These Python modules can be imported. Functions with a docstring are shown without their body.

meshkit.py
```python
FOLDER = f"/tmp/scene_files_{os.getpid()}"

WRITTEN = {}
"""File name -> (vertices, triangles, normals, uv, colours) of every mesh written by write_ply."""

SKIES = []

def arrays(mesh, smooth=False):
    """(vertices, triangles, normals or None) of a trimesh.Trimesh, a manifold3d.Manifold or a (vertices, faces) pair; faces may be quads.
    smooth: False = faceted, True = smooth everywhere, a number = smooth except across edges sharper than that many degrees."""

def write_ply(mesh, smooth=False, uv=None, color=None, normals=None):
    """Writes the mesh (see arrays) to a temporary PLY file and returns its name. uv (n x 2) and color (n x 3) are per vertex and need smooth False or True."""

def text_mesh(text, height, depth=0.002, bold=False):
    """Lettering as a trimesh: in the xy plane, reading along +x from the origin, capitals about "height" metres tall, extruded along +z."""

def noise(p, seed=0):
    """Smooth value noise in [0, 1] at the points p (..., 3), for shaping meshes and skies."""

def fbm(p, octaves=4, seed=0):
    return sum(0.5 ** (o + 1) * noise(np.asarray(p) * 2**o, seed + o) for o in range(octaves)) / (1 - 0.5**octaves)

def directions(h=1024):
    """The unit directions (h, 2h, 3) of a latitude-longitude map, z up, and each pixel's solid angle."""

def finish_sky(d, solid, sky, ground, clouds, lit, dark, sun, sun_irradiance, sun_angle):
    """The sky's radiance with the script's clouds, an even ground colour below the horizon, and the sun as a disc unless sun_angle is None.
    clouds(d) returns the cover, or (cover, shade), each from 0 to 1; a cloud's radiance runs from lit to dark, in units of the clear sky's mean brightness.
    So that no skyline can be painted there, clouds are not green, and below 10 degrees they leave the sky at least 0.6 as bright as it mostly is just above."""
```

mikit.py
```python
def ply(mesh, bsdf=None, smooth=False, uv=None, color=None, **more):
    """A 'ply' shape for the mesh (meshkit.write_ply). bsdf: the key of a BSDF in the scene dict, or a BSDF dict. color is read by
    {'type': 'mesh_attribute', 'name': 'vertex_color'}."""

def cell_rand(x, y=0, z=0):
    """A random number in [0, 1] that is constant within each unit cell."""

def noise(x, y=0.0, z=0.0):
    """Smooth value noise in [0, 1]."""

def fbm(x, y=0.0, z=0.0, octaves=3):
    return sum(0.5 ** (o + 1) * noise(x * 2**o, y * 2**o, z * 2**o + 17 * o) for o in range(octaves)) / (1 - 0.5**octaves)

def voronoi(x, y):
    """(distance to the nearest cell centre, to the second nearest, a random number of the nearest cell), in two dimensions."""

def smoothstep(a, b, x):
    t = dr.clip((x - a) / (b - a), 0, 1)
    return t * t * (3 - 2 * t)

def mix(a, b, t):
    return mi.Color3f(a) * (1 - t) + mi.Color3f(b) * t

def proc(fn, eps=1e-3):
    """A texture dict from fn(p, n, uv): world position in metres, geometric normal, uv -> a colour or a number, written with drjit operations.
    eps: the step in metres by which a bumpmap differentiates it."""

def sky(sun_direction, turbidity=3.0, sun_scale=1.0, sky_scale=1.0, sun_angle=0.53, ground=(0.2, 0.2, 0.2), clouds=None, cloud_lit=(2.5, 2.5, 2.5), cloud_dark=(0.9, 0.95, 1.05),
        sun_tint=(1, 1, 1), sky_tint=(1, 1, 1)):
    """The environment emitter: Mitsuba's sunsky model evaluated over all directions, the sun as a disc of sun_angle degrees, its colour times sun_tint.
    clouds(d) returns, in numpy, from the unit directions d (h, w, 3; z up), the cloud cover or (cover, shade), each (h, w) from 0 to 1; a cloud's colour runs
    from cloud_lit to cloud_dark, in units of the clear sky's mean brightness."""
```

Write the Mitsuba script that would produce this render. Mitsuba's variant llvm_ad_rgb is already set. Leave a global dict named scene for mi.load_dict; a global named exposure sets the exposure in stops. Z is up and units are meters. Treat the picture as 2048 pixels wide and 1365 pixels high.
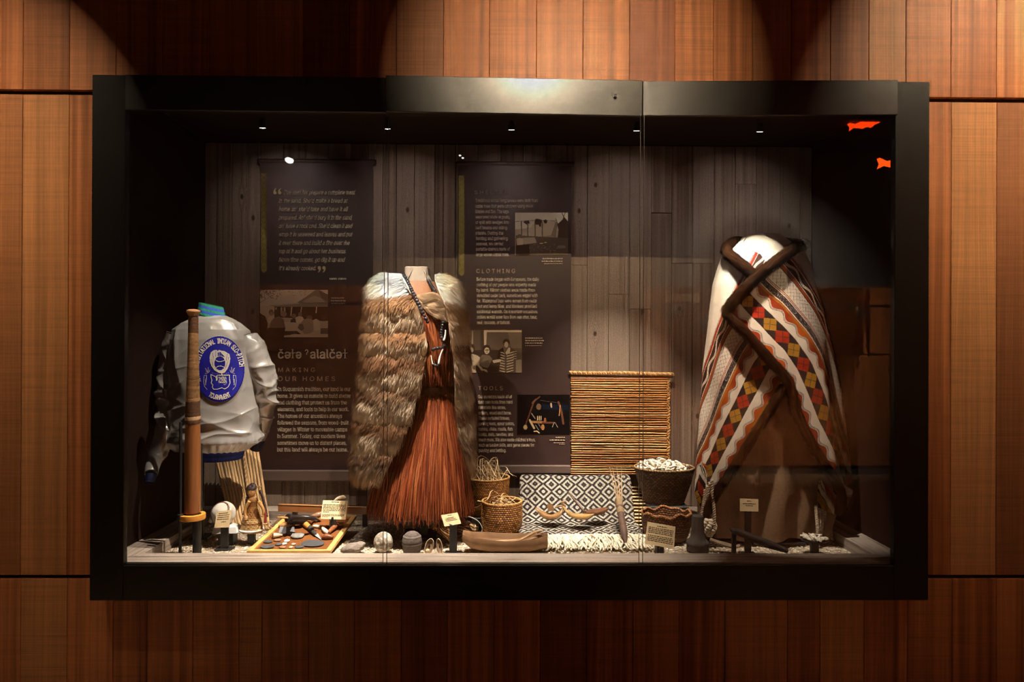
import math, glob, random
import numpy as np
import trimesh, shapely
import shapely.geometry as sg
import shapely.affinity as sa
from shapely.ops import unary_union
from scipy.spatial import Delaunay
import drjit as dr
import mitsuba as mi
import mikit, meshkit
from mikit import proc, noise, fbm, smoothstep, mix, cell_rand

T = mi.ScalarTransform4f
scene, labels = {}, {}
rng = np.random.default_rng(7)

# ------------------------------------------------------------------ camera
FPX = 1365.0
CAM = np.array([-0.03543, -2.7272, 1.48642])
YAW, PITCH, ROLL = 0.01171, 0.00228, 0.00407


def _axes():
    cy, sy, cp, sp = math.cos(YAW), math.sin(YAW), math.cos(PITCH), math.sin(PITCH)
    f = np.array([sy * cp, cy * cp, sp])
    r0 = np.array([cy, -sy, 0.0])
    u0 = np.cross(r0, f)
    return (math.cos(ROLL) * r0 + math.sin(ROLL) * u0, -math.sin(ROLL) * r0 + math.cos(ROLL) * u0, f)


RGT, UPV, FWD = _axes()
_m = np.eye(4)
_m[:3, 0], _m[:3, 1], _m[:3, 2], _m[:3, 3] = -RGT, UPV, FWD, CAM
scene["camera"] = {"type": "perspective", "fov": math.degrees(2 * math.atan(1024 / FPX)), "fov_axis": "x", "near_clip": 0.05, "far_clip": 60.0,
                   "to_world": T(_m)}
exposure = 0.0


def P(px, py, y):
    """The point of the place at depth y (metres behind the face of the case) seen at that pixel."""
    d = FWD + RGT * ((px - 1024) / FPX) - UPV * ((py - 682.5) / FPX)
    return CAM + d * ((y - CAM[1]) / d[1])


def PP(pts, y):
    return np.array([P(a, b, y) for a, b in pts])


def pix(y):
    """metres per pixel at depth y"""
    return (y - CAM[1]) / FPX


def rgb(c):
    return {"type": "rgb", "value": [float(v) for v in c]}


def lin(r, g, b):
    """0-255 sRGB to linear"""
    c = np.array([r, g, b], float) / 255
    return np.where(c <= 0.04045, c / 12.92, ((c + 0.055) / 1.055) ** 2.4)


# ------------------------------------------------------------------ lights: the case's two rows of spotlights and the gallery's track lights, two added for floor bounce
WARM = np.array([1.0, 0.78, 0.51])
CASEW = np.array([1.0, 0.86, 0.68])


def spot(key, at, to, power, cut, beam, col=WARM, weight=1.0):
    at, to = np.array(at, float), np.array(to, float)
    up = [0, 0, 1] if abs((to - at)[2]) < 0.98 * np.linalg.norm(to - at) else [0, 1, 0]
    scene[key] = {"type": "spot", "to_world": T().look_at(origin=at.tolist(), target=to.tolist(), up=up),
                  "intensity": rgb(col * power), "cutoff_angle": float(cut), "beam_width": float(beam), "sampling_weight": weight}


# (lamp point, aimed at, power, cut-off, full beam)
CASE_FRONT = [
    ((-1.02, 0.085, 2.49), (-1.30, 0.42, 1.22), 8.8, 24, 11),
    ((-0.46, 0.085, 2.49), (-1.06, 0.36, 0.58), 26.0, 20, 11),
    ((-0.40, 0.085, 2.49), (-0.60, 0.30, 0.55), 22.0, 19, 11),
    ((-0.62, 0.085, 2.49), (-0.44, 0.48, 1.52), 15.0, 23, 9),
    ((0.10, 0.085, 2.49), (0.00, 0.34, 0.58), 9.0, 19, 10),
    ((0.36, 0.085, 2.49), (0.30, 0.42, 0.58), 15.0, 20, 11),
    ((0.58, 0.085, 2.49), (0.50, 0.95, 0.80), 27.0, 21, 5),
    ((0.90, 0.085, 2.49), (1.12, 0.44, 1.52), 14.5, 20, 10),
]
CASE_BACK_X = [P(px, 260, 0.577)[0] for px in (525, 775, 1023, 1273, 1520)]
GALLERY = [
    ((0.25, -2.3, 3.45), (0.26, 0.09, 2.62), 46.0, 18, 2),
    ((-2.15, -1.2, 3.60), (-2.35, 0.09, 1.98), 21.0, 29, 1),
    ((2.45, -1.2, 3.60), (2.38, 0.09, 2.66), 38.0, 36, 2),
    ((-1.7, -0.95, 3.60), (-1.75, -0.90, 0.0), 44.0, 15, 8),  # unseen lamp added so the floor bounces light to the lower wall
    ((1.3, -0.95, 3.60), (1.35, -0.90, 0.0), 26.0, 15, 8),  # second added floor lamp, weaker fill for the right side
    ((-1.9, -2.7, 3.55), (-1.7, -5.0, 1.80), 13.0, 33, 12),
    ((2.7, -2.7, 3.55), (2.9, -5.0, 1.92), 96.0, 30, 10),
]
for _i, (a, t, p, c, b) in enumerate(CASE_FRONT):
    spot(f"case_front_light_{_i}", a, t, p, c, b, CASEW)
for _i, x in enumerate(CASE_BACK_X):
    spot(f"case_back_light_{_i}", (x, 0.585, 2.512), (x, 0.99, 2.05), 0.55, 52, 2, np.array([1.0, 0.86, 0.78]), 0.25)
for _i, (a, t, p, c, b) in enumerate(GALLERY):
    spot(f"gallery_light_{_i}", a, t, p, c, b, WARM, 0.6 if _i < 3 else 0.5)

# ------------------------------------------------------------------ helpers


def lab(key, label=None, category=None, group=None, kind=None):
    d = labels.setdefault(key, {})
    for k, v in (("label", label), ("category", category), ("group", group), ("kind", kind)):
        if v:
            d[k] = v
    return key


def numbered(base):
    if base not in scene and not any(k.startswith(base + "__") for k in scene):
        return base
    n = 1
    while f"{base}_{n:03d}" in scene or any(k.startswith(f"{base}_{n:03d}__") for k in scene):
        n += 1
    return f"{base}_{n:03d}"


_count = {}


def num(base):
    """next free key of many alike pieces"""
    n = _count.get(base, -1) + 1
    _count[base] = n
    return base if n == 0 else f"{base}_{n:03d}"


def add(key, mesh, bsdf, smooth=False, uv=None, color=None, **kw):
    scene[key] = mikit.ply(mesh, bsdf, smooth, uv=uv, color=color, **kw)
    return key


def mesh(v, f):
    f = np.asarray(f, int)
    if f.shape[1] == 4:
        f = np.vstack([f[:, [0, 1, 2]], f[:, [0, 2, 3]]])
    return trimesh.Trimesh(np.asarray(v, float), f, process=False)


def cat(ms):
    vs, fs, n = [], [], 0
    for m in ms:
        vs.append(np.asarray(m.vertices)); fs.append(np.asarray(m.faces) + n); n += len(m.vertices)
    return mesh(np.vstack(vs), np.vstack(fs))


def cbox(x0, x1, y0, y1, z0, z1, bev=0.002):
    """box with chamfered edges"""
    b = min(bev, abs(x1 - x0) * 0.4, abs(y1 - y0) * 0.4, abs(z1 - z0) * 0.4)
    pts = []
    for a in range(3):
        for i in (0, 1):
            for j in (0, 1):
                for k in (0, 1):
                    lo, hi = np.array([x0, y0, z0]), np.array([x1, y1, z1])
                    p = np.where([i, j, k], hi, lo).astype(float)
                    s = np.where([i, j, k], -b, b)
                    s[a] = 0
                    pts.append(p + s)
    return trimesh.convex.convex_hull(np.array(pts))


def moved(m, rot=None, at=(0, 0, 0), scale=1.0):
    v = np.asarray(m.vertices) * scale
    if rot is not None:
        v = v @ np.asarray(rot).T
    return mesh(v + np.asarray(at), m.faces)


def rotm(axis, deg):
    return trimesh.transformations.rotation_matrix(math.radians(deg), axis)[:3, :3]


def spline(pts, n, closed=False):
    from scipy.interpolate import CubicSpline, PchipInterpolator
    p = np.asarray(pts, float)
    d = np.r_[0, np.cumsum(np.linalg.norm(np.diff(p, axis=0), axis=1))]
    if len(p) < 3:
        f = lambda t: p[0] + (p[1] - p[0]) * np.asarray(t)[:, None] / d[-1]
        return f(np.linspace(0, d[-1], n))
    return CubicSpline(d, p, axis=0)(np.linspace(0, d[-1], n))


def tube(path, radii, sides=8, caps=True, squash=None, twist=0.0):
    """tube along a path; squash: (a, b) scale of the two cross axes"""
    p = np.asarray(path, float)
    n = len(p)
    r = np.broadcast_to(np.asarray(radii, float), (n,))
    t = np.gradient(p, axis=0)
    t /= np.linalg.norm(t, axis=1, keepdims=True) + 1e-12
    ref = np.array([0, 0, 1.0]) if abs(t[:, 2]).mean() < 0.8 else np.array([0, 1.0, 0])
    a = np.cross(t, ref)
    a /= np.linalg.norm(a, axis=1, keepdims=True) + 1e-12
    b = np.cross(t, a)
    ang = np.arange(sides) * 2 * np.pi / sides
    sa_, sb_ = squash or (1, 1)
    v = p[:, None] + r[:, None, None] * (sa_ * np.cos(ang)[None, :, None] * a[:, None] + sb_ * np.sin(ang)[None, :, None] * b[:, None])
    i, j = np.meshgrid(np.arange(n - 1), np.arange(sides), indexing="ij")
    q = np.stack([i * sides + j, i * sides + (j + 1) % sides, (i + 1) * sides + (j + 1) % sides, (i + 1) * sides + j], -1).reshape(-1, 4)[:, ::-1]
    v = v.reshape(-1, 3)
    f = np.vstack([q[:, [0, 1, 2]], q[:, [0, 2, 3]]])
    if caps:
        k = len(v)
        v = np.vstack([v, p[0], p[-1]])
        jj = np.arange(sides)
        f = np.vstack([f, np.stack([jj, (jj + 1) % sides, jj * 0 + k], 1)[:, ::-1][:, [0, 1, 2]], np.stack([(n - 1) * sides + jj, (n - 1) * sides + (jj + 1) % sides, jj * 0 + k + 1], 1)])
        m = mesh(v, f)
        trimesh.repair.fix_normals(m) if n * sides < 400 else None
        return m
    return mesh(v, f)


def loft(rings, close=True, cap=False):
    """(n, m, 3) rings to a surface; close joins the ring's end to its start"""
    r = np.asarray(rings, float)
    n, m = r.shape[:2]
    mm = m if close else m - 1
    i, j = np.meshgrid(np.arange(n - 1), np.arange(mm), indexing="ij")
    q = np.stack([i * m + j, i * m + (j + 1) % m, (i + 1) * m + (j + 1) % m, (i + 1) * m + j], -1).reshape(-1, 4)
    v = r.reshape(-1, 3)
    f = np.vstack([q[:, [0, 1, 2]], q[:, [0, 2, 3]]])
    if cap:
        k = len(v)
        v = np.vstack([v, r[0].mean(0), r[-1].mean(0)])
        jj = np.arange(m)
        f = np.vstack([f, np.stack([(jj + 1) % m, jj, jj * 0 + k], 1), np.stack([(n - 1) * m + jj, (n - 1) * m + (jj + 1) % m, jj * 0 + k + 1], 1)])
    return mesh(v, f)


def lathe(profile, seg=32, at=(0, 0, 0)):
    """profile [(r, z)...] turned about z"""
    p = np.asarray(profile, float)
    a = np.arange(seg) * 2 * np.pi / seg
    r = np.stack([p[:, None, 0] * np.cos(a), p[:, None, 0] * np.sin(a), np.broadcast_to(p[:, None, 1], (len(p), seg))], -1)
    return moved(loft(r), at=at)


def thick(v, f, nrm, t):
    """an open surface given a thickness against its normals nrm"""
    v, f = np.asarray(v), np.asarray(f)
    n = len(v)
    e = np.sort(np.vstack([f[:, [0, 1]], f[:, [1, 2]], f[:, [2, 0]]]), axis=1)
    d = np.vstack([f[:, [0, 1]], f[:, [1, 2]], f[:, [2, 0]]])
    _, idx, c = np.unique(e, axis=0, return_index=True, return_counts=True)
    b = d[idx[c == 1]]
    side = np.vstack([np.stack([b[:, 1], b[:, 0], b[:, 0] + n], 1), np.stack([b[:, 1], b[:, 0] + n, b[:, 1] + n], 1)])
    return np.vstack([v, v - nrm * t]), np.vstack([f, f[:, ::-1] + n, side])


def vnormals(v, f):
    v, f = np.asarray(v), np.asarray(f)
    n = np.zeros_like(v)
    fn = np.cross(v[f[:, 1]] - v[f[:, 0]], v[f[:, 2]] - v[f[:, 0]])
    for k in range(3):
        np.add.at(n, f[:, k], fn)
    return n / (np.linalg.norm(n, axis=1, keepdims=True) + 1e-20)


def tri_poly(poly, step=None):
    """triangles of a shapely polygon in the plane; with a step, an even mesh of about that spacing"""
    if step is None:
        v, f = trimesh.creation.triangulate_polygon(poly, engine="earcut")
        return np.asarray(v, float), np.asarray(f)
    poly = poly.segmentize(step)
    x0, y0, x1, y1 = poly.bounds
    gx, gy = np.meshgrid(np.arange(x0, x1 + step, step), np.arange(y0, y1 + step, step * 0.87))
    gx = gx + (np.arange(gx.shape[0]) % 2)[:, None] * step / 2
    g = np.stack([gx.ravel(), gy.ravel()], 1)
    inner = poly.buffer(-0.45 * step)
    g = g[shapely.contains_xy(inner, g[:, 0], g[:, 1])]
    rings = [np.array(r.coords)[:-1] for p in getattr(poly, "geoms", [poly]) for r in (p.exterior, *p.interiors)]
    v = np.vstack(rings + [g])
    f = Delaunay(v).simplices
    c = v[f].mean(1)
    f = f[shapely.contains_xy(poly, c[:, 0], c[:, 1])]
    a, b, c = v[f[:, 0]], v[f[:, 1]], v[f[:, 2]]
    ar = (b[:, 0] - a[:, 0]) * (c[:, 1] - a[:, 1]) - (b[:, 1] - a[:, 1]) * (c[:, 0] - a[:, 0])
    f = np.where((ar < 0)[:, None], f[:, ::-1], f)
    return v, f[np.abs(ar) > 1e-14]


def polys(g):
    return [p for p in getattr(g, "geoms", [g]) if p.geom_type == "Polygon" and p.area > 0]


def line(pts, w):
    return sg.LineString(pts).buffer(w / 2, cap_style="round", quad_segs=3)


def flat_px(shape, y, seg=None):
    """a flat shape drawn in photograph pixels, built on the upright plane at depth y"""
    vs, fs, n = [], [], 0
    for p in polys(shape):
        v, f = tri_poly(p, seg)
        vs.append(v); fs.append(f + n); n += len(v)
    v, f = np.vstack(vs), np.vstack(fs)
    d = FWD + RGT * ((v[:, :1] - 1024) / FPX) - UPV * ((v[:, 1:] - 682.5) / FPX)
    w = CAM + d * ((y - CAM[1]) / d[:, 1:2])
    nz = np.cross(w[f[:, 1]] - w[f[:, 0]], w[f[:, 2]] - w[f[:, 0]])[:, 1]
    f = np.where((nz > 0)[:, None], f[:, ::-1], f)
    return mesh(w, f)


# lettering: glyph outlines of the interface font, with optional slab serifs
_glyphs = {}
_FONT = None


def glyph(ch, serif, bold):
    global _FONT
    from PIL import Image, ImageDraw, ImageFont
    k = (ch, serif, bold)
    if k in _glyphs:
        return _glyphs[k]
    if _FONT is None:
        _FONT = ImageFont.truetype(glob.glob("/opt/blender-*/*/datafiles/fonts/Inter.woff2")[0], 96)
    adv = _FONT.getlength(ch)
    x0, y0, x1, y1 = _FONT.getbbox(ch, anchor="ls", stroke_width=bold)
    x0 -= 2
    im = Image.new("L", (x1 - x0 + 8, y1 - y0 + 12))
    ImageDraw.Draw(im).text((4 - x0, 6 - y0), ch, 255, _FONT, anchor="ls", stroke_width=bold)
    on = np.pad(np.asarray(im) > 127, ((0, 0), (1, 1))).astype(np.int8)
    rows, st = np.nonzero(np.diff(on, axis=1) == 1)
    en = np.nonzero(np.diff(on, axis=1) == -1)[1]
    if len(rows) == 0:
        _glyphs[k] = (sg.Polygon(), adv)
        return _glyphs[k]
    g = unary_union(shapely.box(st + x0 - 4, -(rows + y0 - 6) - 1, en + x0 - 4, -(rows + y0 - 6))).buffer(0.6).buffer(-0.6).simplify(1.1)
    if serif and ch.isalpha():
        stem = 13 + 2 * bold
        ext = []
        for zz, both in ((1.5, True), (51.5, False), (68.5, False)):
            cut = g.intersection(sg.LineString([(-20, zz), (120, zz)]))
            above = g.intersection(sg.LineString([(-20, zz + (9 if both else 4)), (120, zz + (9 if both else 4))])) if not both else None
            for s in getattr(cut, "geoms", [cut]):
                if s.is_empty or s.geom_type != "LineString":
                    continue
                a, b = s.bounds[0], s.bounds[2]
                if b - a > stem:
                    continue
                if not both and not (above is None or above.is_empty or above.distance(s) > 6):
                    continue
                if both:
                    ext.append(shapely.box(a - 7, 0, b + 7, 4.5))
                else:
                    ext.append(shapely.box(a - 8, zz - 2.5, b + (6 if zz > 60 and ch.isupper() else 0), zz + 1.8))
        if ext:
            g = unary_union([g] + ext)
    _glyphs[k] = (g, adv)
    return _glyphs[k]


def text(s, x, base, cap, width=None, serif=True, bold=1, track=0.0, shear=0.0):
    """lettering in pixels: capitals cap px tall on the baseline base, from x on, stretched to width px if given"""
    out, at = [], 0.0
    for ch in s:
        g, adv = glyph(ch, serif, bold)
        if not g.is_empty:
            out.append(sa.translate(g, at, 0))
        at += adv + track * 70
    k = cap / 70.0
    sx = k if width is None else width / (at - track * 70)
    g = unary_union(out)
    return sa.affine_transform(g, [sx, -shear * k, 0, -k, x, base]) if False else sa.affine_transform(g, [sx, shear * k, 0, -k, x, base])


def words(n, x, y, w, h, r):
    """a line of small print too small to read: word-long bars"""
    out, at = [], 0.0
    while at < w - 1.0:
        l = min(r.uniform(2.0, 6.0), w - at)
        out.append(shapely.box(x + at, y, x + at + l, y + h))
        at += l + 0.9
    return unary_union(out)


# ------------------------------------------------------------------ materials
def principled(c, rough=0.5, metal=0.0, spec=0.5, **k):
    return {"type": "twosided", "bsdf": {"type": "principled", "base_color": c if isinstance(c, dict) else rgb(c), "roughness": rough, "metallic": metal, "specular": spec, **k}}


VC = {"type": "mesh_attribute", "name": "vertex_color"}
scene["m_matte"] = {"type": "twosided", "bsdf": {"type": "diffuse", "reflectance": VC}}
scene["m_soft"] = principled(VC, 0.6, 0, 0.3)
scene["m_gloss"] = principled(VC, 0.28, 0, 0.5)
scene["m_black"] = principled((0.012, 0.011, 0.011), 0.45)
scene["m_frame"] = principled((0.010, 0.0088, 0.0078), 0.4, 0, 0.3)
scene["m_header"] = principled((0.022, 0.019, 0.0165), 0.30, 0.0, 0.9)  # same coat as the frame, lightened and glossier to carry the spotlight's highlight
scene["m_lamp"] = principled((0.02, 0.02, 0.02), 0.4)
scene["m_darkwall"] = principled((0.020, 0.011, 0.009), 0.7, 0, 0.1)
scene["m_glass"] = {"type": "thindielectric", "int_ior": 1.75}
scene["m_steel"] = principled((0.35, 0.34, 0.33), 0.3, 1.0)


def colored(m, c, amt=0.0, freq=60.0, seed=0):
    """vertex colours: one colour, or a colour with soft blotches"""
    v = np.asarray(m.vertices)
    c = np.broadcast_to(np.asarray(c, float), (len(v), 3))
    if amt:
        c = c * (1 + amt * (2 * meshkit.fbm(v * freq, 3, seed) - 1))[:, None]
    return np.clip(c, 0, 1)


def vc(key, m, c, bsdf="m_soft", smooth=False, amt=0.0, freq=60.0, seed=0):
    """add a mesh in one colour (smooth only True or False)"""
    return add(key, m, bsdf, smooth, color=colored(m, c, amt, freq, seed))
# ------------------------------------------------------------------ the gallery: panelled wall round the case
def _cedar(p, n, uv):
    # uv.x = plank number * 10 + metres across, uv.y = metres up
    pid = dr.floor(uv.x / 10.0)
    x, z = uv.x - pid * 10.0, uv.y
    r1, r2, r3 = cell_rand(pid, 3), cell_rand(pid, 7), cell_rand(pid, 11)
    warp = 0.02 * (noise(z * 1.3 + pid * 3.1, x * 6) - 0.5) + 0.05 * (noise(z * 0.8 + pid, 0) - 0.5) * (r3 - 0.3)
    streak = fbm((x + warp) * 46 + pid * 17, z * 0.55, pid, 4)
    fine = noise((x + warp) * 330 + pid * 5, z * 2.6)
    saw = noise(z * 360, x * 2.2 + pid * 4) * (0.45 + 0.55 * noise(z * 55 + 9, x * 7.0 + pid))
    weave = noise(x * 420 + pid, z * 24)
    t = dr.clip(0.10 + 0.95 * (streak - 0.5) * 1.9 + 0.55 * r1, 0, 1)
    c = mix(mi.Color3f(0.50, 0.186, 0.066), mi.Color3f(0.20, 0.055, 0.020), t)
    c = mix(c, mi.Color3f(0.60, 0.29, 0.118), 0.65 * smoothstep(0.62, 0.95, r2))
    c = mix(c, mi.Color3f(0.15, 0.042, 0.018), 0.7 * smoothstep(0.66, 0.95, cell_rand(pid, 23)))
    return c * (0.84 + 0.26 * fine) * (1.12 - 0.46 * saw * (0.35 + 0.65 * r3)) * (0.95 + 0.10 * weave)


def _cedar_bump(p, n, uv):
    pid = dr.floor(uv.x / 10.0)
    x, z = uv.x - pid * 10.0, uv.y
    return noise(z * 300, x * 3.0 + pid * 4) * 0.6 + noise(x * 330, z * 3) * 0.4


scene["m_cedar"] = {"type": "twosided", "bsdf": {"type": "bumpmap", "tex": proc(_cedar_bump), "scale": 0.0005, "bsdf": {
    "type": "principled", "base_color": proc(_cedar), "roughness": 0.5, "specular": 0.35}}}
WALLY = 0.09


def plank_uv(m, pid, x0):
    v = np.asarray(m.vertices)
    return np.stack([pid * 10.0 + 1.0 + v[:, 0] - x0, v[:, 2]], 1)


def wz(py, px=1024):
    return P(px, py, WALLY)[2]


scene["wall_front__backing"] = mikit.ply(cbox(-4.6, 4.6, WALLY + 0.035, WALLY + 0.045, 0, 3.7), "m_black")
# the wall behind the case is open: the backing is cut round the case below
G1, G1b = 2.516, 2.496    # upper shadow gap, z of its top and bottom
G2, G2b = 0.527, 0.511    # lower shadow gap
_pl = 0
_top_px = [-142, -48, 46, 139, 232, 325, 419, 513, 606, 699, 793, 887, 979, 1073, 1166, 1259, 1350, 1427, 1505, 1583, 1661, 1738, 1812, 1902, 1993, 2085, 2177]
_mid_l, _mid_r = [-142, -50, 43, 136, 228], [1810, 1902, 1993, 2085, 2177]
_bot_px = [-145, -52, 41, 134, 226, 294, 386, 478, 524, 617, 709, 802, 895, 988, 1080, 1173, 1266, 1358, 1450, 1575, 1640, 1728, 1815, 1904, 1993, 2085, 2177]


def plank_row(edges, z0, z1, pyref):
    global _pl
    for a, b in zip(edges[:-1], edges[1:]):
        xa, xb = P(a, pyref, WALLY)[0], P(b, pyref, WALLY)[0]
        pid = _pl + 1
        _pl += 1
        d = 0.0009 * math.sin(pid * 12.9898)
        m = cbox(xa + 0.0008, xb - 0.0008, WALLY + d, WALLY + 0.022, z0, z1, 0.0012)
        add(num("wall_front__plank"), m, "m_cedar", uv=plank_uv(m, pid, xa))


plank_row(_top_px, G1, 3.70, 80)
plank_row(_mid_l, G2, G1b, 680)
plank_row(_mid_r, G2, G1b, 680)
plank_row(_bot_px, 0.02, G2b, 1280)
lab("wall_front", "wall of reddish cedar planks around the display case", kind="structure")
# backing boards either side, above and below the case only
del scene["wall_front__backing"]
for a, b, c, d in ((-4.6, -1.60, 0, 3.7), (1.60, 4.6, 0, 3.7), (-1.60, 1.60, 2.50, 3.7), (-1.60, 1.60, 0, 0.53)):
    add(num("wall_front__backing"), cbox(a, b, WALLY + 0.0225, WALLY + 0.03, c, d), "m_black")
# shell of the room behind the photographer (it is mirrored in the glass)


def _floor(p, n, uv):
    return mix((0.20, 0.145, 0.10), (0.26, 0.19, 0.135), fbm(p.x * 3, p.y * 3, 0, 4))


scene["m_floor"] = principled(proc(_floor), 0.45)
scene["m_ceiling"] = principled((0.03, 0.03, 0.032), 0.8)
scene["m_paint"] = principled((0.05, 0.05, 0.058), 0.7)
RY = -5.0
add("floor", cbox(-5.2, 5.2, RY - 0.1, 1.3, -0.1, 0.0), "m_floor")
add("ceiling", cbox(-5.2, 5.2, RY - 0.1, 1.3, 3.7, 3.8), "m_ceiling")
add("wall_rear__plaster", cbox(-5.2, 5.2, RY - 0.1, RY, 0, 3.7), "m_paint")
add("wall_left", cbox(-5.2, -4.6, RY, 1.3, 0, 3.7), "m_darkwall")
add("wall_right", cbox(4.6, 5.2, RY, 1.3, 0, 3.7), "m_darkwall")
for k, s in (("floor", "grey floor of the gallery"), ("ceiling", "dark ceiling of the gallery"), ("wall_rear", "wall opposite the case with a cedar wainscot"),
             ("wall_left", "dark wall at the left of the gallery"), ("wall_right", "dark wall at the right of the gallery")):
    lab(k, s, kind="structure")
for i in range(9):
    xa = -4.6 + i * 1.0222
    for z0, z1, ns in ((0.1, 1.36, "panel"), (1.375, 1.90, "panel"), (1.93, 2.13, "band")):
        m = cbox(xa + 0.002, xa + 1.02, RY, RY + 0.03, z0, z1, 0.003)
        add(num("wall_rear__" + ns), m, "m_cedar", uv=plank_uv(m, 200 + i * 3 + int(z0), xa))
# small framed pictures on that wall, seen only as reflections
_r = np.random.default_rng(5)
for i, (px, py, w, h) in enumerate([(1345, 620, 34, 18), (1180, 650, 22, 26), (1220, 658, 24, 14), (1060, 645, 22, 18), (1112, 625, 26, 16), (1405, 645, 20, 14), (1585, 622, 14, 24), (1716, 625, 16, 22), (960, 626, 18, 28)]):
    k = 1.0
    c = P(px, py, 5.05)
    ww, hh = w * pix(5.05), h * pix(5.05)
    key = num("framed_picture")
    m = cbox(c[0] - ww / 2, c[0] + ww / 2, RY + 0.0305, RY + 0.05, c[2] - hh / 2, c[2] + hh / 2)
    vc(key, m, (0.75, 0.72, 0.66), "m_matte")
    lab(key, ["wide pale picture mirrored beside the top of the hanging mat", "tall pale picture mirrored near the right banner's edge", "pale picture mirrored low, right of the right banner", "picture mirrored beside the last clothing lines of the right banner",
              "picture mirrored in the wainscot above the right banner's last lines", "picture mirrored left of the robe", "tall picture mirrored across the robe's upper right", "picture mirrored on the right side wall, beside the robe", "picture mirrored across the right banner's middle"][i], "picture", "pictures mirrored in the glass")
# two red lantern fish that hang behind the photographer and are mirrored at the upper right
scene["m_fish"] = principled((0.5, 0.05, 0.01), 0.5)


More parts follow.
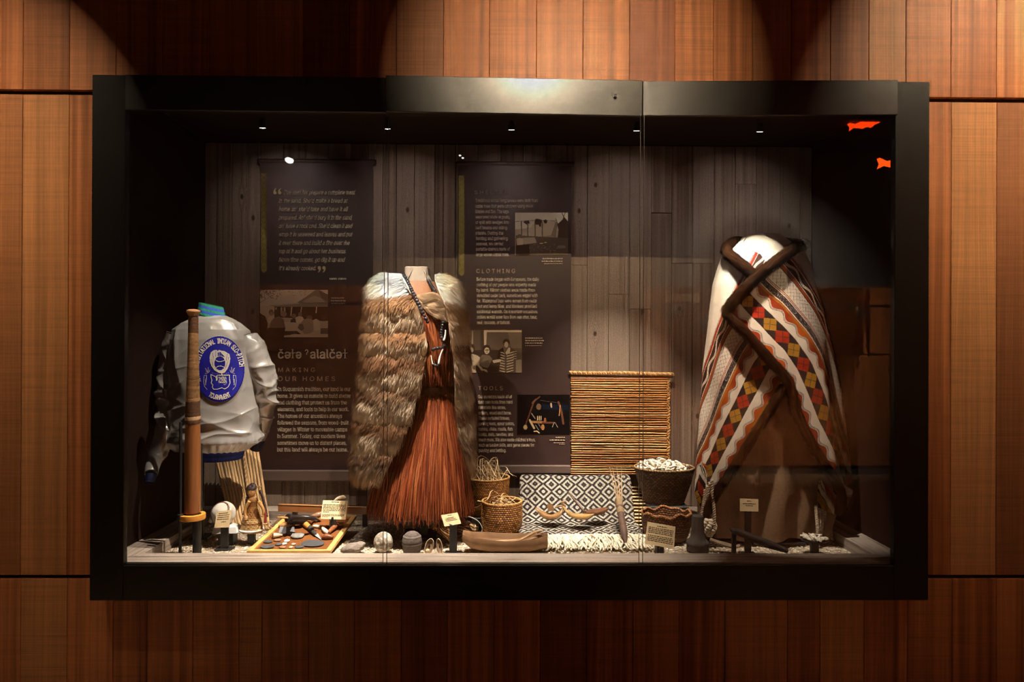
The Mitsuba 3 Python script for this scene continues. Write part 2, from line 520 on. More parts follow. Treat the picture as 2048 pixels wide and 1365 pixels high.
def fish(px, py, L, tilt, dist, em, label, flip=1):
    c = P(px, py, dist)
    y = 0.06 - dist
    s = L
    o = [(-0.5, 0.10), (-0.46, 0.0), (-0.5, -0.10), (-0.36, -0.035), (-0.2, -0.08), (-0.12, -0.12), (-0.08, -0.09), (0.05, -0.10), (0.1, -0.14), (0.16, -0.09),
         (0.34, -0.06), (0.5, 0.0), (0.42, 0.045), (0.3, 0.09), (0.12, 0.12), (-0.05, 0.10), (-0.12, 0.13), (-0.18, 0.07), (-0.36, 0.035)]
    poly = sa.rotate(sa.scale(sg.Polygon([(a * s, b * s) for a, b in o]), flip, 1, origin=(0, 0)), tilt, origin=(0, 0))
    m = trimesh.creation.extrude_polygon(poly, 0.05, engine="earcut")
    v = np.asarray(m.vertices)
    v = np.stack([v[:, 0] + c[0], v[:, 2] + y, v[:, 1] + c[2]], 1)
    key = num("fish_lantern")
    add(key + "__body", mesh(v, m.faces[:, ::-1]), "m_fish", emitter={"type": "area", "radiance": rgb(np.array(em)), "sampling_weight": 0.05})
    add(key + "__cord", tube([(c[0], y + 0.025, c[2] + 0.02), (c[0], y + 0.025, 3.7)], 0.003, 6), "m_black")
    lab(key, label, "lantern")
    return key


fish(1728, 250, 0.37, 13, 4.1, (7.5, 0.30, 0.02), "dull red fish lantern mirrored at the case's upper right, tilted")
fish(1800, 330, 0.46, 1, 3.4, (12.0, 0.62, 0.04), "bright red fish lantern mirrored below the tilted one, cut by the frame")

# lamps of the room whose images show in the glass
def room_lamp(px, py, yv, r, em, label):
    c = P(px, py, yv)
    y, z = 0.06 - yv, c[2]
    k = num("room_lamp")
    R = rotm([1, 0, 0], 32)
    add(k + "__housing", moved(lathe([(0.0005, 0.05), (r * 1.3, 0.05), (r * 1.3, -0.004), (r * 1.05, -0.004), (r * 1.05, 0.01), (0.0005, 0.01)], 24), R, (c[0], y, z)), "m_lamp", 30)
    m = moved(lathe([(0.0005, 0.0), (r, 0.0), (r, 0.004), (0.0005, 0.004)], 24), R, (c[0], y, z))
    trimesh.repair.fix_normals(m)
    add(k + "__lens", m, "m_fish", emitter={"type": "area", "radiance": rgb(em), "sampling_weight": 0.03})
    add(k + "__stem", tube([(c[0], y, z + 0.03), (c[0], y, 3.7)], 0.012, 8), "m_lamp", True)
    lab(k, label, "lamp")


room_lamp(580.5, 322.5, 4.70, 0.046, (14, 13.5, 12.5), "round white lamp mirrored in the glass at the top of the left banner")
room_lamp(920.5, 312.5, 4.60, 0.013, (12, 11.5, 10.5), "tiny lamp, upper of two mirrored in the glass above the right banner")
room_lamp(926, 317.5, 4.55, 0.013, (12, 11.5, 10.5), "tiny lamp, lower of two mirrored in the glass above the right banner")
# ------------------------------------------------------------------ the display case
HX, ZB, ZT = 1.672, 0.4575, 2.5425          # half width, bottom and top of the black frame
OPX0, OPX1 = P(250, 680, 0)[0], P(1788, 680, 0)[0]
OPZ0, OPZ1 = P(1024, 1131.5, 0)[2], P(1024, 227.5, 0)[2]
YG, YB = 0.014, 0.99                          # glass, back wall
IX0, IX1 = -1.66, 1.65                        # inner side walls
ZL, ZG = 0.596, 0.548                        # top of the border boards, gravel bed
ZC = 2.58                                     # ceiling of the case
C = "display_case"
J1, J2 = P(770.5, 680, 0)[0], P(1284.5, 680, 0)[0]
lab(C, "black framed glass display case set in the cedar wall", "display case")
hd = [(OPX0 + 0.0, J1 - 0.0015, 0.0), (J1 + 0.0015, J2 - 0.0015, 0.0), (J2 + 0.0015, OPX1, 0.0)]
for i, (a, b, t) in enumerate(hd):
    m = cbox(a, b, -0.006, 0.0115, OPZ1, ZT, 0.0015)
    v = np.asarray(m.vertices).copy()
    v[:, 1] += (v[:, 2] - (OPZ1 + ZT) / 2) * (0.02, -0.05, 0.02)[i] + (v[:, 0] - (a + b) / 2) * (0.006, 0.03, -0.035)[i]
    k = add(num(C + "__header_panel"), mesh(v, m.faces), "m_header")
    hx = [P(715, 186, 0)[0], P(1230, 192, 0)[0], P(1745, 196, 0)[0]][i]
    add(k + "__lock", moved(lathe([(0.0001, 0), (0.006, 0), (0.0065, 0.001), (0.0035, 0.0015), (0.003, -0.001), (0.0001, -0.001)], 16), rotm([1, 0, 0], 90), (hx, -0.007, P(1024, 190, 0)[2])), "m_black")
for a, b in ((-HX, OPX0 - 0.0005), (OPX1 + 0.0005, HX)):
    add(num(C + "__jamb"), cbox(a, b, -0.004, 0.026, ZB, ZT, 0.0015), "m_frame")
    o = a if a < 0 else b
    add(num(C + "__jamb_return"), cbox(min(o, o - math.copysign(0.011, o)), max(o, o - math.copysign(0.011, o)), 0.0265, 0.124, ZB, ZT, 0.001), "m_frame")
add(C + "__sill_panel", cbox(OPX0, OPX1, -0.004, 0.032, ZB, OPZ0, 0.0015), "m_frame")
add(C + "__base", cbox(IX0 - 0.005, IX1 + 0.005, 0.033, 1.03, ZB + 0.02, ZG - 0.04, 0.002), "m_black")
add(C + "__top_box", cbox(-HX, HX, 0.13, 1.05, ZC + 0.003, ZC + 0.05, 0.002), "m_frame")
add(C + "__header_return", cbox(OPX0 - 0.08, OPX1 + 0.08, 0.034, 0.05, OPZ1 + 0.03, ZT - 0.014, 0.002), "m_frame")
add(C + "__header_cap", cbox(OPX0, OPX1, 0.03, 0.13, ZT - 0.012, ZT - 0.002, 0.001), "m_frame")
add(C + "__header_lintel", cbox(OPX0, OPX1, 0.118, 0.13, ZT - 0.012, ZC + 0.003, 0.001), "m_frame")
for x0, x1 in ((IX0 - 0.02, IX0), (IX1, IX1 + 0.02)):
    add(num(C + "__side_wall"), cbox(x0, x1, 0.125, YB, ZB + 0.02, ZC - 0.0125, 0.001), "m_darkwall")
    add(num(C + "__side_wall_front"), cbox(*((IX0 - 0.0003, IX0) if x0 < 0 else (IX1, IX1 + 0.0003)), 0.027, 0.1245, ZB + 0.02, ZT - 0.014, 0.0001), "m_darkwall")
add(C + "__ceiling_panel", cbox(IX0, IX1, 0.131, YB, ZC - 0.012, ZC, 0.001), "m_darkwall")
# three glass panes and the metal edges where they meet
for i, (a, b) in enumerate(((OPX0, J1 - 0.004), (J1 + 0.004, J2 - 0.004), (J2 + 0.004, OPX1))):
    x = np.array([a, b, b, a]); z = np.array([OPZ0 + 0.0003, OPZ0 + 0.0003, OPZ1 + 0.015, OPZ1 + 0.015])
    add(num(C + "__glass_pane"), mesh(np.stack([x, np.full(4, YG), z], 1), [[0, 1, 2, 3]]), "m_glass")
scene["m_edge"] = principled((0.22, 0.20, 0.18), 0.25, 0.9)
for j in (J1, J2):
    for s in (-1, 1):
        m = cbox(j + s * 0.0075 - 0.0009, j + s * 0.0075 + 0.0009, YG - 0.002, YG + 0.004, OPZ0, OPZ1 + 0.01, 0.0003)
        add(num(C + "__pane_edge"), m, "m_edge")
add(C + "__sill_strip", cbox(OPX0, OPX1, 0.0165, 0.026, OPZ0, OPZ0 + 0.0035, 0.0005), "m_edge")


# border boards of pale oak round the gravel bed
def _oak(p, n, uv):
    g = fbm(uv.x * 3.5, uv.y * 90, 0, 4)
    f = noise(uv.x * 14, uv.y * 600)
    c = mix((0.33, 0.275, 0.235), (0.18, 0.136, 0.112), smoothstep(0.35, 0.8, g))
    return c * (0.85 + 0.25 * f)


scene["m_oak"] = principled(proc(_oak), 0.45)


def board(pts, z0, z1, along):
    poly = sg.Polygon(pts)
    m = trimesh.creation.extrude_polygon(poly, z1 - z0, engine="earcut")
    m.apply_translation([0, 0, z0])
    v = np.asarray(m.vertices)
    uv = np.stack([v[:, 0], v[:, 1] + v[:, 2]], 1) if along == 0 else np.stack([v[:, 1], v[:, 0] + v[:, 2]], 1)
    add(num(C + "__border_board"), m, "m_oak", uv=uv)


bw, yf = 0.118, 0.040
e = 0.0006
board([(IX0, yf), (IX1, yf), (IX1 - bw, yf + bw), (IX0 + bw, yf + bw)], ZG - 0.01, ZL, 0)
board([(IX0, yf + e), (IX0 + bw - e, yf + bw), (IX0 + bw - e, YB - bw), (IX0, YB - e)], ZG - 0.01, ZL, 1)
board([(IX1, yf + e), (IX1, YB - e), (IX1 - bw + e, YB - bw), (IX1 - bw + e, yf + bw)], ZG - 0.01, ZL, 1)
board([(IX0, YB - e / 2), (IX0 + bw, YB - bw), (IX1 - bw, YB - bw), (IX1, YB - e / 2)], ZG - 0.01, ZL, 0)


# back wall of weathered, combed boards
def _weather(p, n, uv):
    pid = dr.floor(uv.x / 10.0)
    x, z = uv.x - pid * 10.0, uv.y
    knotx, knotz = 1.02 + 0.06 * cell_rand(pid, 5), dr.floor(z / 0.6) * 0.6 + 0.3 + 0.25 * cell_rand(pid, dr.floor(z / 0.6))
    kd = dr.sqrt(dr.square((x - knotx) * 1.6) + dr.square(z - knotz))
    has = dr.select(cell_rand(pid, dr.floor(z / 0.6), 4) > 0.45, 1.0, 0.0)
    bend = has * 0.02 * dr.exp(-kd * kd / 0.0025) * dr.select(x > knotx, 1.0, -1.0)
    comb = 0.5 + 0.5 * dr.cos((x - bend) * 2 * math.pi / 0.0068)
    g = fbm((x - bend) * 60 + pid * 9, z * 0.9, pid, 4)
    tone = cell_rand(pid, 2)
    c = mix((0.27, 0.20, 0.155), (0.105, 0.062, 0.042), dr.clip(g * 1.5 - 0.45 + 0.95 * (tone - 0.5), 0, 1))
    c = mix(c, mi.Color3f(0.05, 0.026, 0.017), has * smoothstep(0.02, 0.008, kd))
    return c * (0.45 + 0.75 * comb)


def _weather_bump(p, n, uv):
    pid = dr.floor(uv.x / 10.0)
    return 0.5 + 0.5 * dr.cos((uv.x - pid * 10.0) * 2 * math.pi / 0.0068)


scene["m_weather"] = {"type": "twosided", "bsdf": {"type": "bumpmap", "tex": proc(_weather_bump), "scale": 0.0012, "bsdf": {
    "type": "principled", "base_color": proc(_weather), "roughness": 0.7, "specular": 0.2}}}
add(C + "__back_panel", cbox(IX0 - 0.02, IX1 + 0.02, YB + 0.024, YB + 0.03, ZB + 0.02, ZC), "m_black")
_cols = [408, 432, 462, 490, 520, 565, 610, 655, 700, 735, 764, 791, 827, 868, 885, 910, 955, 1000, 1045, 1092, 1133, 1174, 1217, 1259, 1302, 1343, 1385, 1428, 1470, 1512, 1560, 1600, 1628]
_cuts = {20: [530], 21: [], 22: [588], 23: [617], 24: [424], 25: [525], 26: [525], 27: [], 28: [365], 29: [], 30: []}
_id = 500
_rr = np.random.default_rng(3)
for i, (a, b) in enumerate(zip(_cols[:-1], _cols[1:])):
    xa, xb = P(a, 680, YB)[0], P(b, 680, YB)[0]
    if i == 0:
        xa = IX0
    if i == len(_cols) - 2:
        xb = IX1
    zs = [ZL + 0.0, *sorted([P(1024, c, YB)[2] for c in _cuts.get(i, [])]), ZC - 0.014]
    for z0, z1 in zip(zs[:-1], zs[1:]):
        _id += 1
        d = _rr.uniform(0, 0.007)
        m = cbox(xa + 0.0011, xb - 0.0011, YB + d, YB + 0.022, z0 + 0.0008, z1 - 0.0008, 0.001)
        add(num(C + "__back_plank"), m, "m_weather", uv=plank_uv(m, _id, xa))

# ---- the lamps: five in view along the back of the ceiling, five hidden behind the header
scene["m_lens"] = principled((0.8, 0.8, 0.8), 0.3)


ORD = ["first", "second", "third", "fourth", "fifth", "sixth", "seventh", "eighth", "ninth"]


def downlight(key, x, y, z, aim, r, em, label, group, glow=True):
    d = np.array(aim, float) - np.array([x, y, z])
    d /= np.linalg.norm(d)
    ax = np.cross([0, 0, -1.0], d)
    an = math.degrees(math.asin(min(1, np.linalg.norm(ax))))
    R = rotm(ax / np.linalg.norm(ax), an) if np.linalg.norm(ax) > 1e-6 else np.eye(3)
    body = lathe([(0.0001, 0.03), (r * 0.8, 0.03), (r * 1.25, 0.0), (r * 1.25, -0.012), (r * 1.05, -0.012), (r * 1.0, -0.002), (0.0001, -0.002)], 24)
    add(key + "__housing", moved(body, R, (x, y, z)), "m_lamp", 30)
    ln = lathe([(0.0001, -0.0135), (r * 0.7, -0.0135), (r * 0.98, -0.0125), (r * 0.98, -0.003), (0.0001, -0.003)], 24)
    m = moved(ln, R, (x, y, z))
    trimesh.repair.fix_normals(m)
    add(key + "__lens", m, "m_lens", **({"emitter": {"type": "area", "radiance": rgb(em), "sampling_weight": 0.05}} if glow else {}))
    lab(key, label, "spotlight", group)


for i, x in enumerate(CASE_BACK_X):
    nm = ["leftmost", "second from the left", "middle", "fourth from the left", "rightmost"][i]
    downlight(num("spotlight"), x, 0.577, 2.53, (x, 0.70, 1.9), 0.0135, (45, 44, 46), f"small lit ceiling spotlight inside the case, {nm} of the row of five", "spotlights in the case ceiling")
for i, (a, t, p, c, b) in enumerate(CASE_FRONT):
    d = np.array(t) - np.array(a)
    d = d / np.linalg.norm(d)
    o = np.array(a) - d * 0.02
    downlight(num("hidden_spotlight"), *o, t, 0.016, (9, 8.5, 8), f"spotlight behind the black header, {ORD[i]} from the left", None, False)
for i, (a, t, p, c, b) in enumerate(GALLERY):
    d = np.array(t) - np.array(a)
    d = d / np.linalg.norm(d)
    o = np.array(a) - d * 0.04
    downlight(num("track_spotlight"), *o, t, 0.05, (9, 8, 6.5), f"track spotlight, {ORD[i]} on the gallery ceiling", None, False)
# ------------------------------------------------------------------ the two hanging text banners
CREAM, PALE, TAUPE, OLIVE = (0.86, 0.77, 0.60), (0.80, 0.69, 0.54), (0.48, 0.38, 0.29), (0.46, 0.37, 0.095)
BY = 0.962


def _banner(p, n, uv):
    w = noise(p.x * 900, p.z * 900)
    g = fbm(p.x * 2, p.z * 2, 3.0, 3)
    return mix((0.052, 0.027, 0.024), (0.037, 0.0185, 0.016), g) * (0.85 + 0.3 * w)


scene["m_banner"] = principled(proc(_banner), 0.55, 0, 0.35)


def layers(key, items, y, step=0.00025):
    """flat printed shapes in pixels, [(shape, colour)...], one above the other, as one coloured mesh"""
    ms, cs = [], []
    for i, (s, c) in enumerate(items):
        if s.is_empty or s.area == 0:
            continue
        m = flat_px(s, y - i * step)
        ms.append(m)
        cs.append(np.broadcast_to(np.asarray(c, float), (len(m.vertices), 3)))
    add(key, cat(ms), "m_matte", color=np.vstack(cs))
    return key


def banner(key, x0, x1, y0, y1, ybat, label):
    a, b = P(x0, y0, BY), P(x1, y1, BY)
    lab(key, label, "banner")
    n = 24
    zz = np.linspace(b[2], a[2] - 0.012, n)
    yy = BY + 0.0015 * np.sin(np.linspace(0, 9, n))
    yy[-3:] -= np.linspace(0, 0.006, 3)
    rings = [[(a[0], yv, z), (b[0], yv, z), (b[0], yv + 0.003, z), (a[0], yv + 0.003, z)] for yv, z in zip(yy, zz)]
    add(key + "__cloth", loft(rings, cap=True), "m_banner", 40)
    scene_rod = tube([(a[0] - 0.004, BY + 0.004, a[2] - 0.006), (b[0] + 0.004, BY + 0.004, a[2] - 0.006)], 0.014, 16)
    add(key + "__top_rod", scene_rod, "m_banner", 40)
    c = P(x0, ybat, BY)
    k = key + "__bottom_rod"
    m = cbox(a[0] - 0.002, b[0] + 0.002, BY - 0.014, BY + 0.006, b[2] - 0.002, c[2], 0.006)
    vc(k, m, (0.115, 0.075, 0.062), "m_soft")
    for x in (a[0] - 0.008, b[0] + 0.008):
        add(num(key + "__end_cap"), moved(lathe([(0.0001, -0.006), (0.011, -0.006), (0.013, 0), (0.011, 0.006), (0.0001, 0.006)], 14), rotm([0, 1, 0], 90), (x, BY + 0.004, a[2] - 0.006)), "m_black", 40)
        add(num(key + "__cable"), tube([(x, BY + 0.01, a[2]), (x, BY + 0.012, ZC - 0.0125)], 0.0012, 6), "m_steel", True)


def strip(key, x0, x1, y0, y1, y):
    """the woven border: lozenges with a dot, between two rows of half lozenges"""
    out = []
    w = x1 - x0
    cx = (x0 + x1) / 2
    h = w * 0.98
    k = int((y1 - y0) / h)
    for i in range(k):
        cy = y0 + (i + 0.5) * h
        dm = lambda r: sg.Polygon([(cx, cy - r * h), (cx + r * w, cy), (cx, cy + r * h), (cx - r * w, cy)])
        out.append(dm(0.50).difference(dm(0.40)))
        out.append(dm(0.30).difference(dm(0.17)))
        out.append(dm(0.07))
        for s in (-1, 1):
            tri = sg.Polygon([(cx + s * w / 2, cy - h / 2), (cx + s * w / 2, cy + h / 2), (cx, cy - h / 2)])
            e2 = lambda r: sg.Polygon([(cx + s * w / 2, cy - h / 2 - r * h), (cx + s * w / 2, cy - h / 2 + r * h), (cx + s * w / 2 - s * r * w, cy - h / 2)])
            out.append(e2(0.30).difference(e2(0.17)))
            out.append(e2(0.07))
    g = unary_union(out).intersection(shapely.box(x0, y0, x1, y1))
    vc(key, flat_px(g, y), OLIVE, "m_matte")


B1, B2 = "text_banner", "text_banner_001"
banner(B1, 520.5, 744, 320, 962, 940, "tall dark brown banner with a long quotation, hanging between jacket and fur cape")
banner(B2, 916, 1141, 325, 947, 930, "tall dark brown banner headed SHELTER, CLOTHING and TOOLS, left of the hanging mat")
YT = BY - 0.0035
strip(B1 + "__border_print", 522.0, 533.5, 321, 551, YT + 0.001)
strip(B2 + "__border_print", 917.5, 928.5, 326, 554, YT + 0.001)


def lines(key, rows, cap, col, **k):
    g = unary_union([text(s, x0, yc + cap * 0.36, cap, x1 - x0, **k) for s, x0, x1, yc in rows])
    vc(key, flat_px(g, YT), col, "m_matte")


lines(B1 + "__quotation", [
    ("I've seen her prepare a complete meal", 567, 709, 386), ("in the sand. She'd make a bread at", 557, 694, 402.6), ("home an' she'd take and have it all", 557, 695, 419.4),
    ("prepared. An' she'd bury it in the sand,", 557, 705, 436.3), ("an' have a rock cod. She'd clean it and", 557, 704, 453), ("wrap it in seaweed and leaves and put", 557, 704, 470),
    ("it over there and build a fire over the", 557, 698.6, 487), ("top of it and go about her business.", 557, 692.6, 503.8), ("Noon time comes, go dig it up and", 557, 689, 520.6),
    ("it's already cooked.", 557, 632, 537.7)], 8.6, CREAM, shear=0.26, bold=0)


def commas(x, y, s, flip):
    """a pair of big quotation marks"""
    o = []
    for dx in (0, 9.5):
        b = sg.Point(0, 0).buffer(3.4)
        t = sg.Polygon([(-3.4, 0), (-3.0, -4), (-0.6, -8), (2.2, -9.5), (2.8, -8.6), (0.6, -6), (0.2, -3)])
        g = b.union(t)
        if flip:
            g = sa.rotate(g, 180, origin=(0, 0))
        o.append(sa.translate(g, x + dx, y))
    return unary_union(o)


vc(B1 + "__quotation_mark", flat_px(commas(550, 386, 1, False), YT), (0.55, 0.47, 0.25), "m_matte")
vc(B1 + "__quotation_mark_001", flat_px(commas(638.5, 536, 1, True), YT), (0.50, 0.42, 0.22), "m_matte")
_rw = np.random.default_rng(11)
vc(B1 + "__signature", flat_px(unary_union([words(1, 659, 556.2, 15, 3.6, _rw), words(1, 676.5, 556.2, 16.5, 3.6, _rw)]), YT), PALE, "m_matte")
# title in the native language, then the heading and the text
ttl = []
ttl.append(text("\u010d\u0259", 555, 717, 17.5, 27, bold=2))
ttl.append(text("\u0259", 590.6, 717, 17.5, 13, bold=2))
ttl.append(text("alal\u010d\u0259", 619.5, 717, 17.5, 65, bold=2))


def barred_l(x, base, h):
    st = shapely.box(x, base - h, x + 2.1, base)
    top = sg.Polygon([(x - 2.2, base - h + 1.4), (x + 2.1, base - h - 0.4), (x + 2.1, base - h + 1.8)])
    bar = line([(x - 4.2, base - 9.5), (x - 2, base - 10.8), (x + 3.6, base - 10.2), (x + 6.2, base - 11.5)], 1.4)
    ft = shapely.box(x - 1.6, base - 0.9, x + 3.6, base)
    return unary_union([st, top, bar, ft])


ttl += [barred_l(584.3, 717, 18.5), barred_l(689.0, 717, 18.5)]
q = sg.LineString([(610.3, 702.6), (611.5, 700.6), (614.4, 700.2), (616.2, 702.4), (615.4, 704.8), (613.4, 706.4), (613.2, 709.4)]).buffer(0.85).union(shapely.box(611.6, 708.8, 614.9, 709.8))
ttl.append(q)
vc(B1 + "__title", flat_px(unary_union(ttl), YT), CREAM, "m_matte")
vc(B1 + "__heading", flat_px(unary_union([text("MAKING", 555, 744.3, 8.2, 76, serif=False, bold=0, track=0.4), text("OUR HOMES", 555, 762.7, 9.2, 116, serif=False, bold=0, track=0.35)]), YT), TAUPE, "m_matte")
lines(B1 + "__body_text", [
    ("In Suquamish tradition, our land is our", 554.8, 701, 779.6), ("home. It gives us material to build shelter", 554.8, 701.8, 793.1), ("and clothing that protect us from the", 554.8, 693.6, 806.5),
    ("elements, and tools to help in our work.", 554.8, 697.8, 820), ("The homes of our ancestors always", 554.8, 684.3, 833.4), ("followed the seasons, from wood-built", 554.8, 697.3, 846.9),
    ("villages in Winter to moveable camps", 554.6, 694.8, 860.3), ("in Summer. Today, our modern lives", 554.4, 690.6, 873.8), ("sometimes move us to distant places,", 554.2, 693.3, 887.3),
    ("but this land will always be our home.", 554, 696, 900.8)], 8.0, PALE, bold=1)
vc(B1 + "__caption", flat_px(unary_union([words(1, 662, 595.2, 26, 2.4, _rw), words(1, 662, 600.8, 30, 2.4, _rw), words(1, 662, 606.4, 28, 1.2, _rw)]), YT), TAUPE, "m_matte")
# second banner
for nm, s, x0, x1, base, cap in (("heading", "SHELTER", 948.5, 1017, 388.4, 7.6), ("heading_001", "CLOTHING", 952, 1031, 546.4, 8.2), ("heading_002", "TOOLS", 956, 1006.3, 781, 8.0)):
    vc(B2 + "__" + {"heading": "heading", "heading_001": "heading_001", "heading_002": "heading_002"}[nm], flat_px(text(s, x0, base, cap, x1 - x0, serif=False, bold=0, track=0.34), YT), TAUPE, "m_matte")
lines(B2 + "__body_text", [
    ("Traditional winter longhouses were built from", 950.7, 1076, 402), ("cedar trees that were cut down using stone", 950.7, 1066, 413.1), ("blades and fire. The logs", 950.8, 1017.4, 423.9),
    ("were used whole as posts,", 950.9, 1020, 434.8), ("or split with wedges into", 951, 1017.7, 445.6), ("roof beams and siding", 951.2, 1014.5, 456.4), ("planks. During the", 951.4, 1007, 467.1),
    ("hunting and gathering", 951.6, 1015.6, 477.8), ("seasons, we carried", 951.8, 1006.6, 488.5), ("portable shelters made of", 952, 1020, 499.3), ("large woven cattail mats.", 952.1, 1018.5, 510.1)], 6.6, PALE, bold=1)
lines(B2 + "__body_text_001", [
    ("Before trade began with Europeans, the daily", 952.8, 1078, 559.6), ("clothing of our people was expertly made", 952.9, 1072, 570.5), ("by hand. Winter clothes were made from", 953, 1070, 581.3),
    ("shredded cedar bark, sometimes edged with", 953.1, 1075.5, 592.1), ("fur. Waterproof hats were woven from cedar", 953.3, 1074, 602.8), ("root and hemp fiber, and blankets provided", 953.4, 1074, 613.6),
    ("additional warmth. On important occasions,", 953.5, 1076.5, 624.4), ("nobles would wear furs from sea otter, bear,", 953.6, 1074.7, 635.2), ("seal, raccoon, or bobcat.", 953.7, 1020.6, 646)], 6.6, PALE, bold=1)
lines(B2 + "__body_text_002", [
    ("Our ancestors made all of", 956, 1024, 794.7), ("their own tools from hard", 956.2, 1025, 805.4), ("materials like stone,", 956.4, 1012, 816.1), ("antlers, wood and bone.", 956.5, 1022.7, 826.9),
    ("These included knives,", 956.6, 1019.7, 837.6), ("carving tools, spear points,", 956.8, 1029, 848.4), ("combs, clubs, mauls, fish", 956.9, 1025, 859.2), ("hooks, awls, needles, and", 957, 1026, 870),
    ("much more. We also made children's toys,", 957.2, 1071, 880.8), ("such as basket dolls, and game pieces for", 957.3, 1068.5, 891.4), ("playing and betting.", 957.4, 1012.5, 902.2)], 6.6, PALE, bold=1)
for nm, rows in (("caption", [(1085, 516.5, 40, 2.2), (1083, 521.8, 42, 2.2), (1088, 527, 37, 1.2)]), ("caption_001", [(1050, 675.4, 36, 2.6), (1050, 680.4, 39, 2.6), (1050, 685.4, 35, 2.6), (1050, 691, 34, 1.2)]),
                 ("caption_002", [(1111, 874.2, 19, 2.4), (1099, 879.6, 31, 2.4), (1107, 885.6, 23, 1.2), (1118, 888.4, 12, 1.0)])):
    vc(B2 + "__" + nm, flat_px(unary_union([words(1, *r, _rw) for r in rows]), YT), TAUPE, "m_matte")


# ---- photographs printed on the banners, as flat shapes in sepia
def S(v):
    """sepia of a grey level 0..1"""
    return np.array([0.025, 0.010, 0.007]) * (1 - v) + np.array([0.90, 0.70, 0.48]) * v


def blob(cx, cy, rx, ry, n=14, jit=0.0, seed=0):
    r = np.random.default_rng(seed)
    a = np.linspace(0, 2 * np.pi, n, endpoint=False)
    k = 1 + jit * r.uniform(-1, 1, n)
    return sg.Polygon(np.stack([cx + rx * k * np.cos(a), cy + ry * k * np.sin(a)], 1)).buffer(0)


def clipped(items, x0, y0, x1, y1):
    b = shapely.box(x0, y0, x1, y1)
    return [(s.buffer(0).intersection(b), c) for s, c in items]


X = lambda v: 510 + v / 9.752
Y = lambda v: 570 + v / 9.752
pg = lambda pts: sg.Polygon([(X(a), Y(b)) for a, b in pts])
bl = lambda cx, cy, rx, ry, j=0.0, s=0: blob(X(cx), Y(cy), rx / 9.752, ry / 9.752, 14, j, s)
r = np.random.default_rng(21)
it = [(shapely.box(520, 580, 656, 675), S(0.62)), (pg([(100, 90), (1420, 90), (1420, 300), (100, 420)]), S(0.68))]
leaf = [blob(X(a), Y(b), c, c * 0.7, 6, 0.5, i) for i, (a, b, c) in enumerate(zip(100 + 460 * r.beta(1, 1.6, 160), 95 + 190 * r.beta(1, 1.4, 160), r.uniform(0.4, 1.5, 160)))]
leaf += [blob(X(a), Y(b), 0.6, 0.6, 6, 0.5, i) for i, (a, b) in enumerate(zip(r.uniform(500, 1000, 60), r.uniform(95, 210, 60)))]
it += [(unary_union(leaf), S(0.13)), (line([(X(100), Y(350)), (X(230), Y(270)), (X(330), Y(200))], 0.6), S(0.1))]
it += [(pg([(820, 350), (1060, 190), (1180, 100), (1260, 100), (1424, 200), (1424, 450), (820, 440)]), S(0.26)), (pg([(1240, 110), (1424, 190), (1424, 330), (1300, 260)]), S(0.14)),
       (pg([(920, 330), (1150, 210), (1280, 250), (1370, 340), (1000, 350)]), S(0.42)), (pg([(270, 400), (850, 350), (1400, 380), (1420, 440), (380, 430)]), S(0.30)), (pg([(270, 400), (850, 350), (860, 372), (380, 408)]), S(0.55)),
       (pg([(380, 430), (1424, 430), (1424, 720), (600, 640), (380, 640)]), S(0.03))]
for a in (395, 500, 560):
    it.append((pg([(a, 440), (a + 34, 440), (a + 34, 600), (a, 600)]), S(0.50)))
for a, t in ((700, 610), (892, 560), (1185, 600)):
    it.append((pg([(a + 8, 430), (a + 26, 430), (a + 10, t), (a - 10, t)]), S(0.82)))
it += [(pg([(570, 730), (1000, 690), (1000, 900), (560, 900)]), S(0.75)), (pg([(560, 905), (820, 905), (900, 960), (560, 990)]), S(0.05)), (pg([(550, 1010), (760, 960), (1100, 985), (1424, 1015), (1424, 1030), (550, 1030)]), S(0.7))]
it += [(bl(560, 570, 60, 60), S(0.28)), (pg([(90, 545), (200, 620), (250, 760), (220, 1030), (90, 1030)]), S(0.015)), (bl(316, 540, 46, 62), S(0.12)), (bl(318, 565, 30, 38), S(0.3)),
       (pg([(240, 660), (300, 610), (370, 600), (390, 700), (260, 760)]), S(0.75)), (bl(424, 545, 54, 64), S(0.04)), (pg([(310, 720), (380, 640), (470, 610), (560, 680), (590, 840), (560, 1030), (220, 1030), (280, 850)]), S(0.20)),
       (pg([(250, 840), (590, 840), (560, 1030), (200, 1030)]), S(0.03)), (bl(765, 610, 42, 50), S(0.2)), (pg([(700, 680), (760, 645), (810, 690), (820, 740), (690, 730)]), S(0.05)),
       (bl(880, 580, 40, 52), S(0.25)), (pg([(790, 640), (850, 610), (930, 625), (960, 680), (940, 740), (800, 740)]), S(0.85)), (bl(1060, 640, 60, 45), S(0.16)),
       (pg([(940, 690), (1010, 655), (1110, 670), (1150, 760), (1140, 900), (1080, 950), (960, 960), (900, 880), (850, 800)]), S(0.36)), (pg([(860, 770), (930, 760), (960, 860), (900, 900), (830, 840)]), S(0.14)),
       (pg([(1130, 700), (1190, 655), (1260, 710), (1275, 880), (1150, 900)]), S(0.70)), (bl(1190, 610, 60, 55), S(0.03)), (pg([(1280, 750), (1330, 710), (1424, 700), (1424, 850), (1290, 850)]), S(0.55)), (bl(1340, 640, 50, 50), S(0.06)),
       (pg([(1280, 850), (1424, 850), (1424, 960), (1280, 960)]), S(0.12))]
layers(B1 + "__photograph", clipped(it, 520, 580, 656, 675), YT + 0.0008, 0.00002)
lab(B1 + "__photograph", "old sepia photograph of people seated outside a house with a porch")
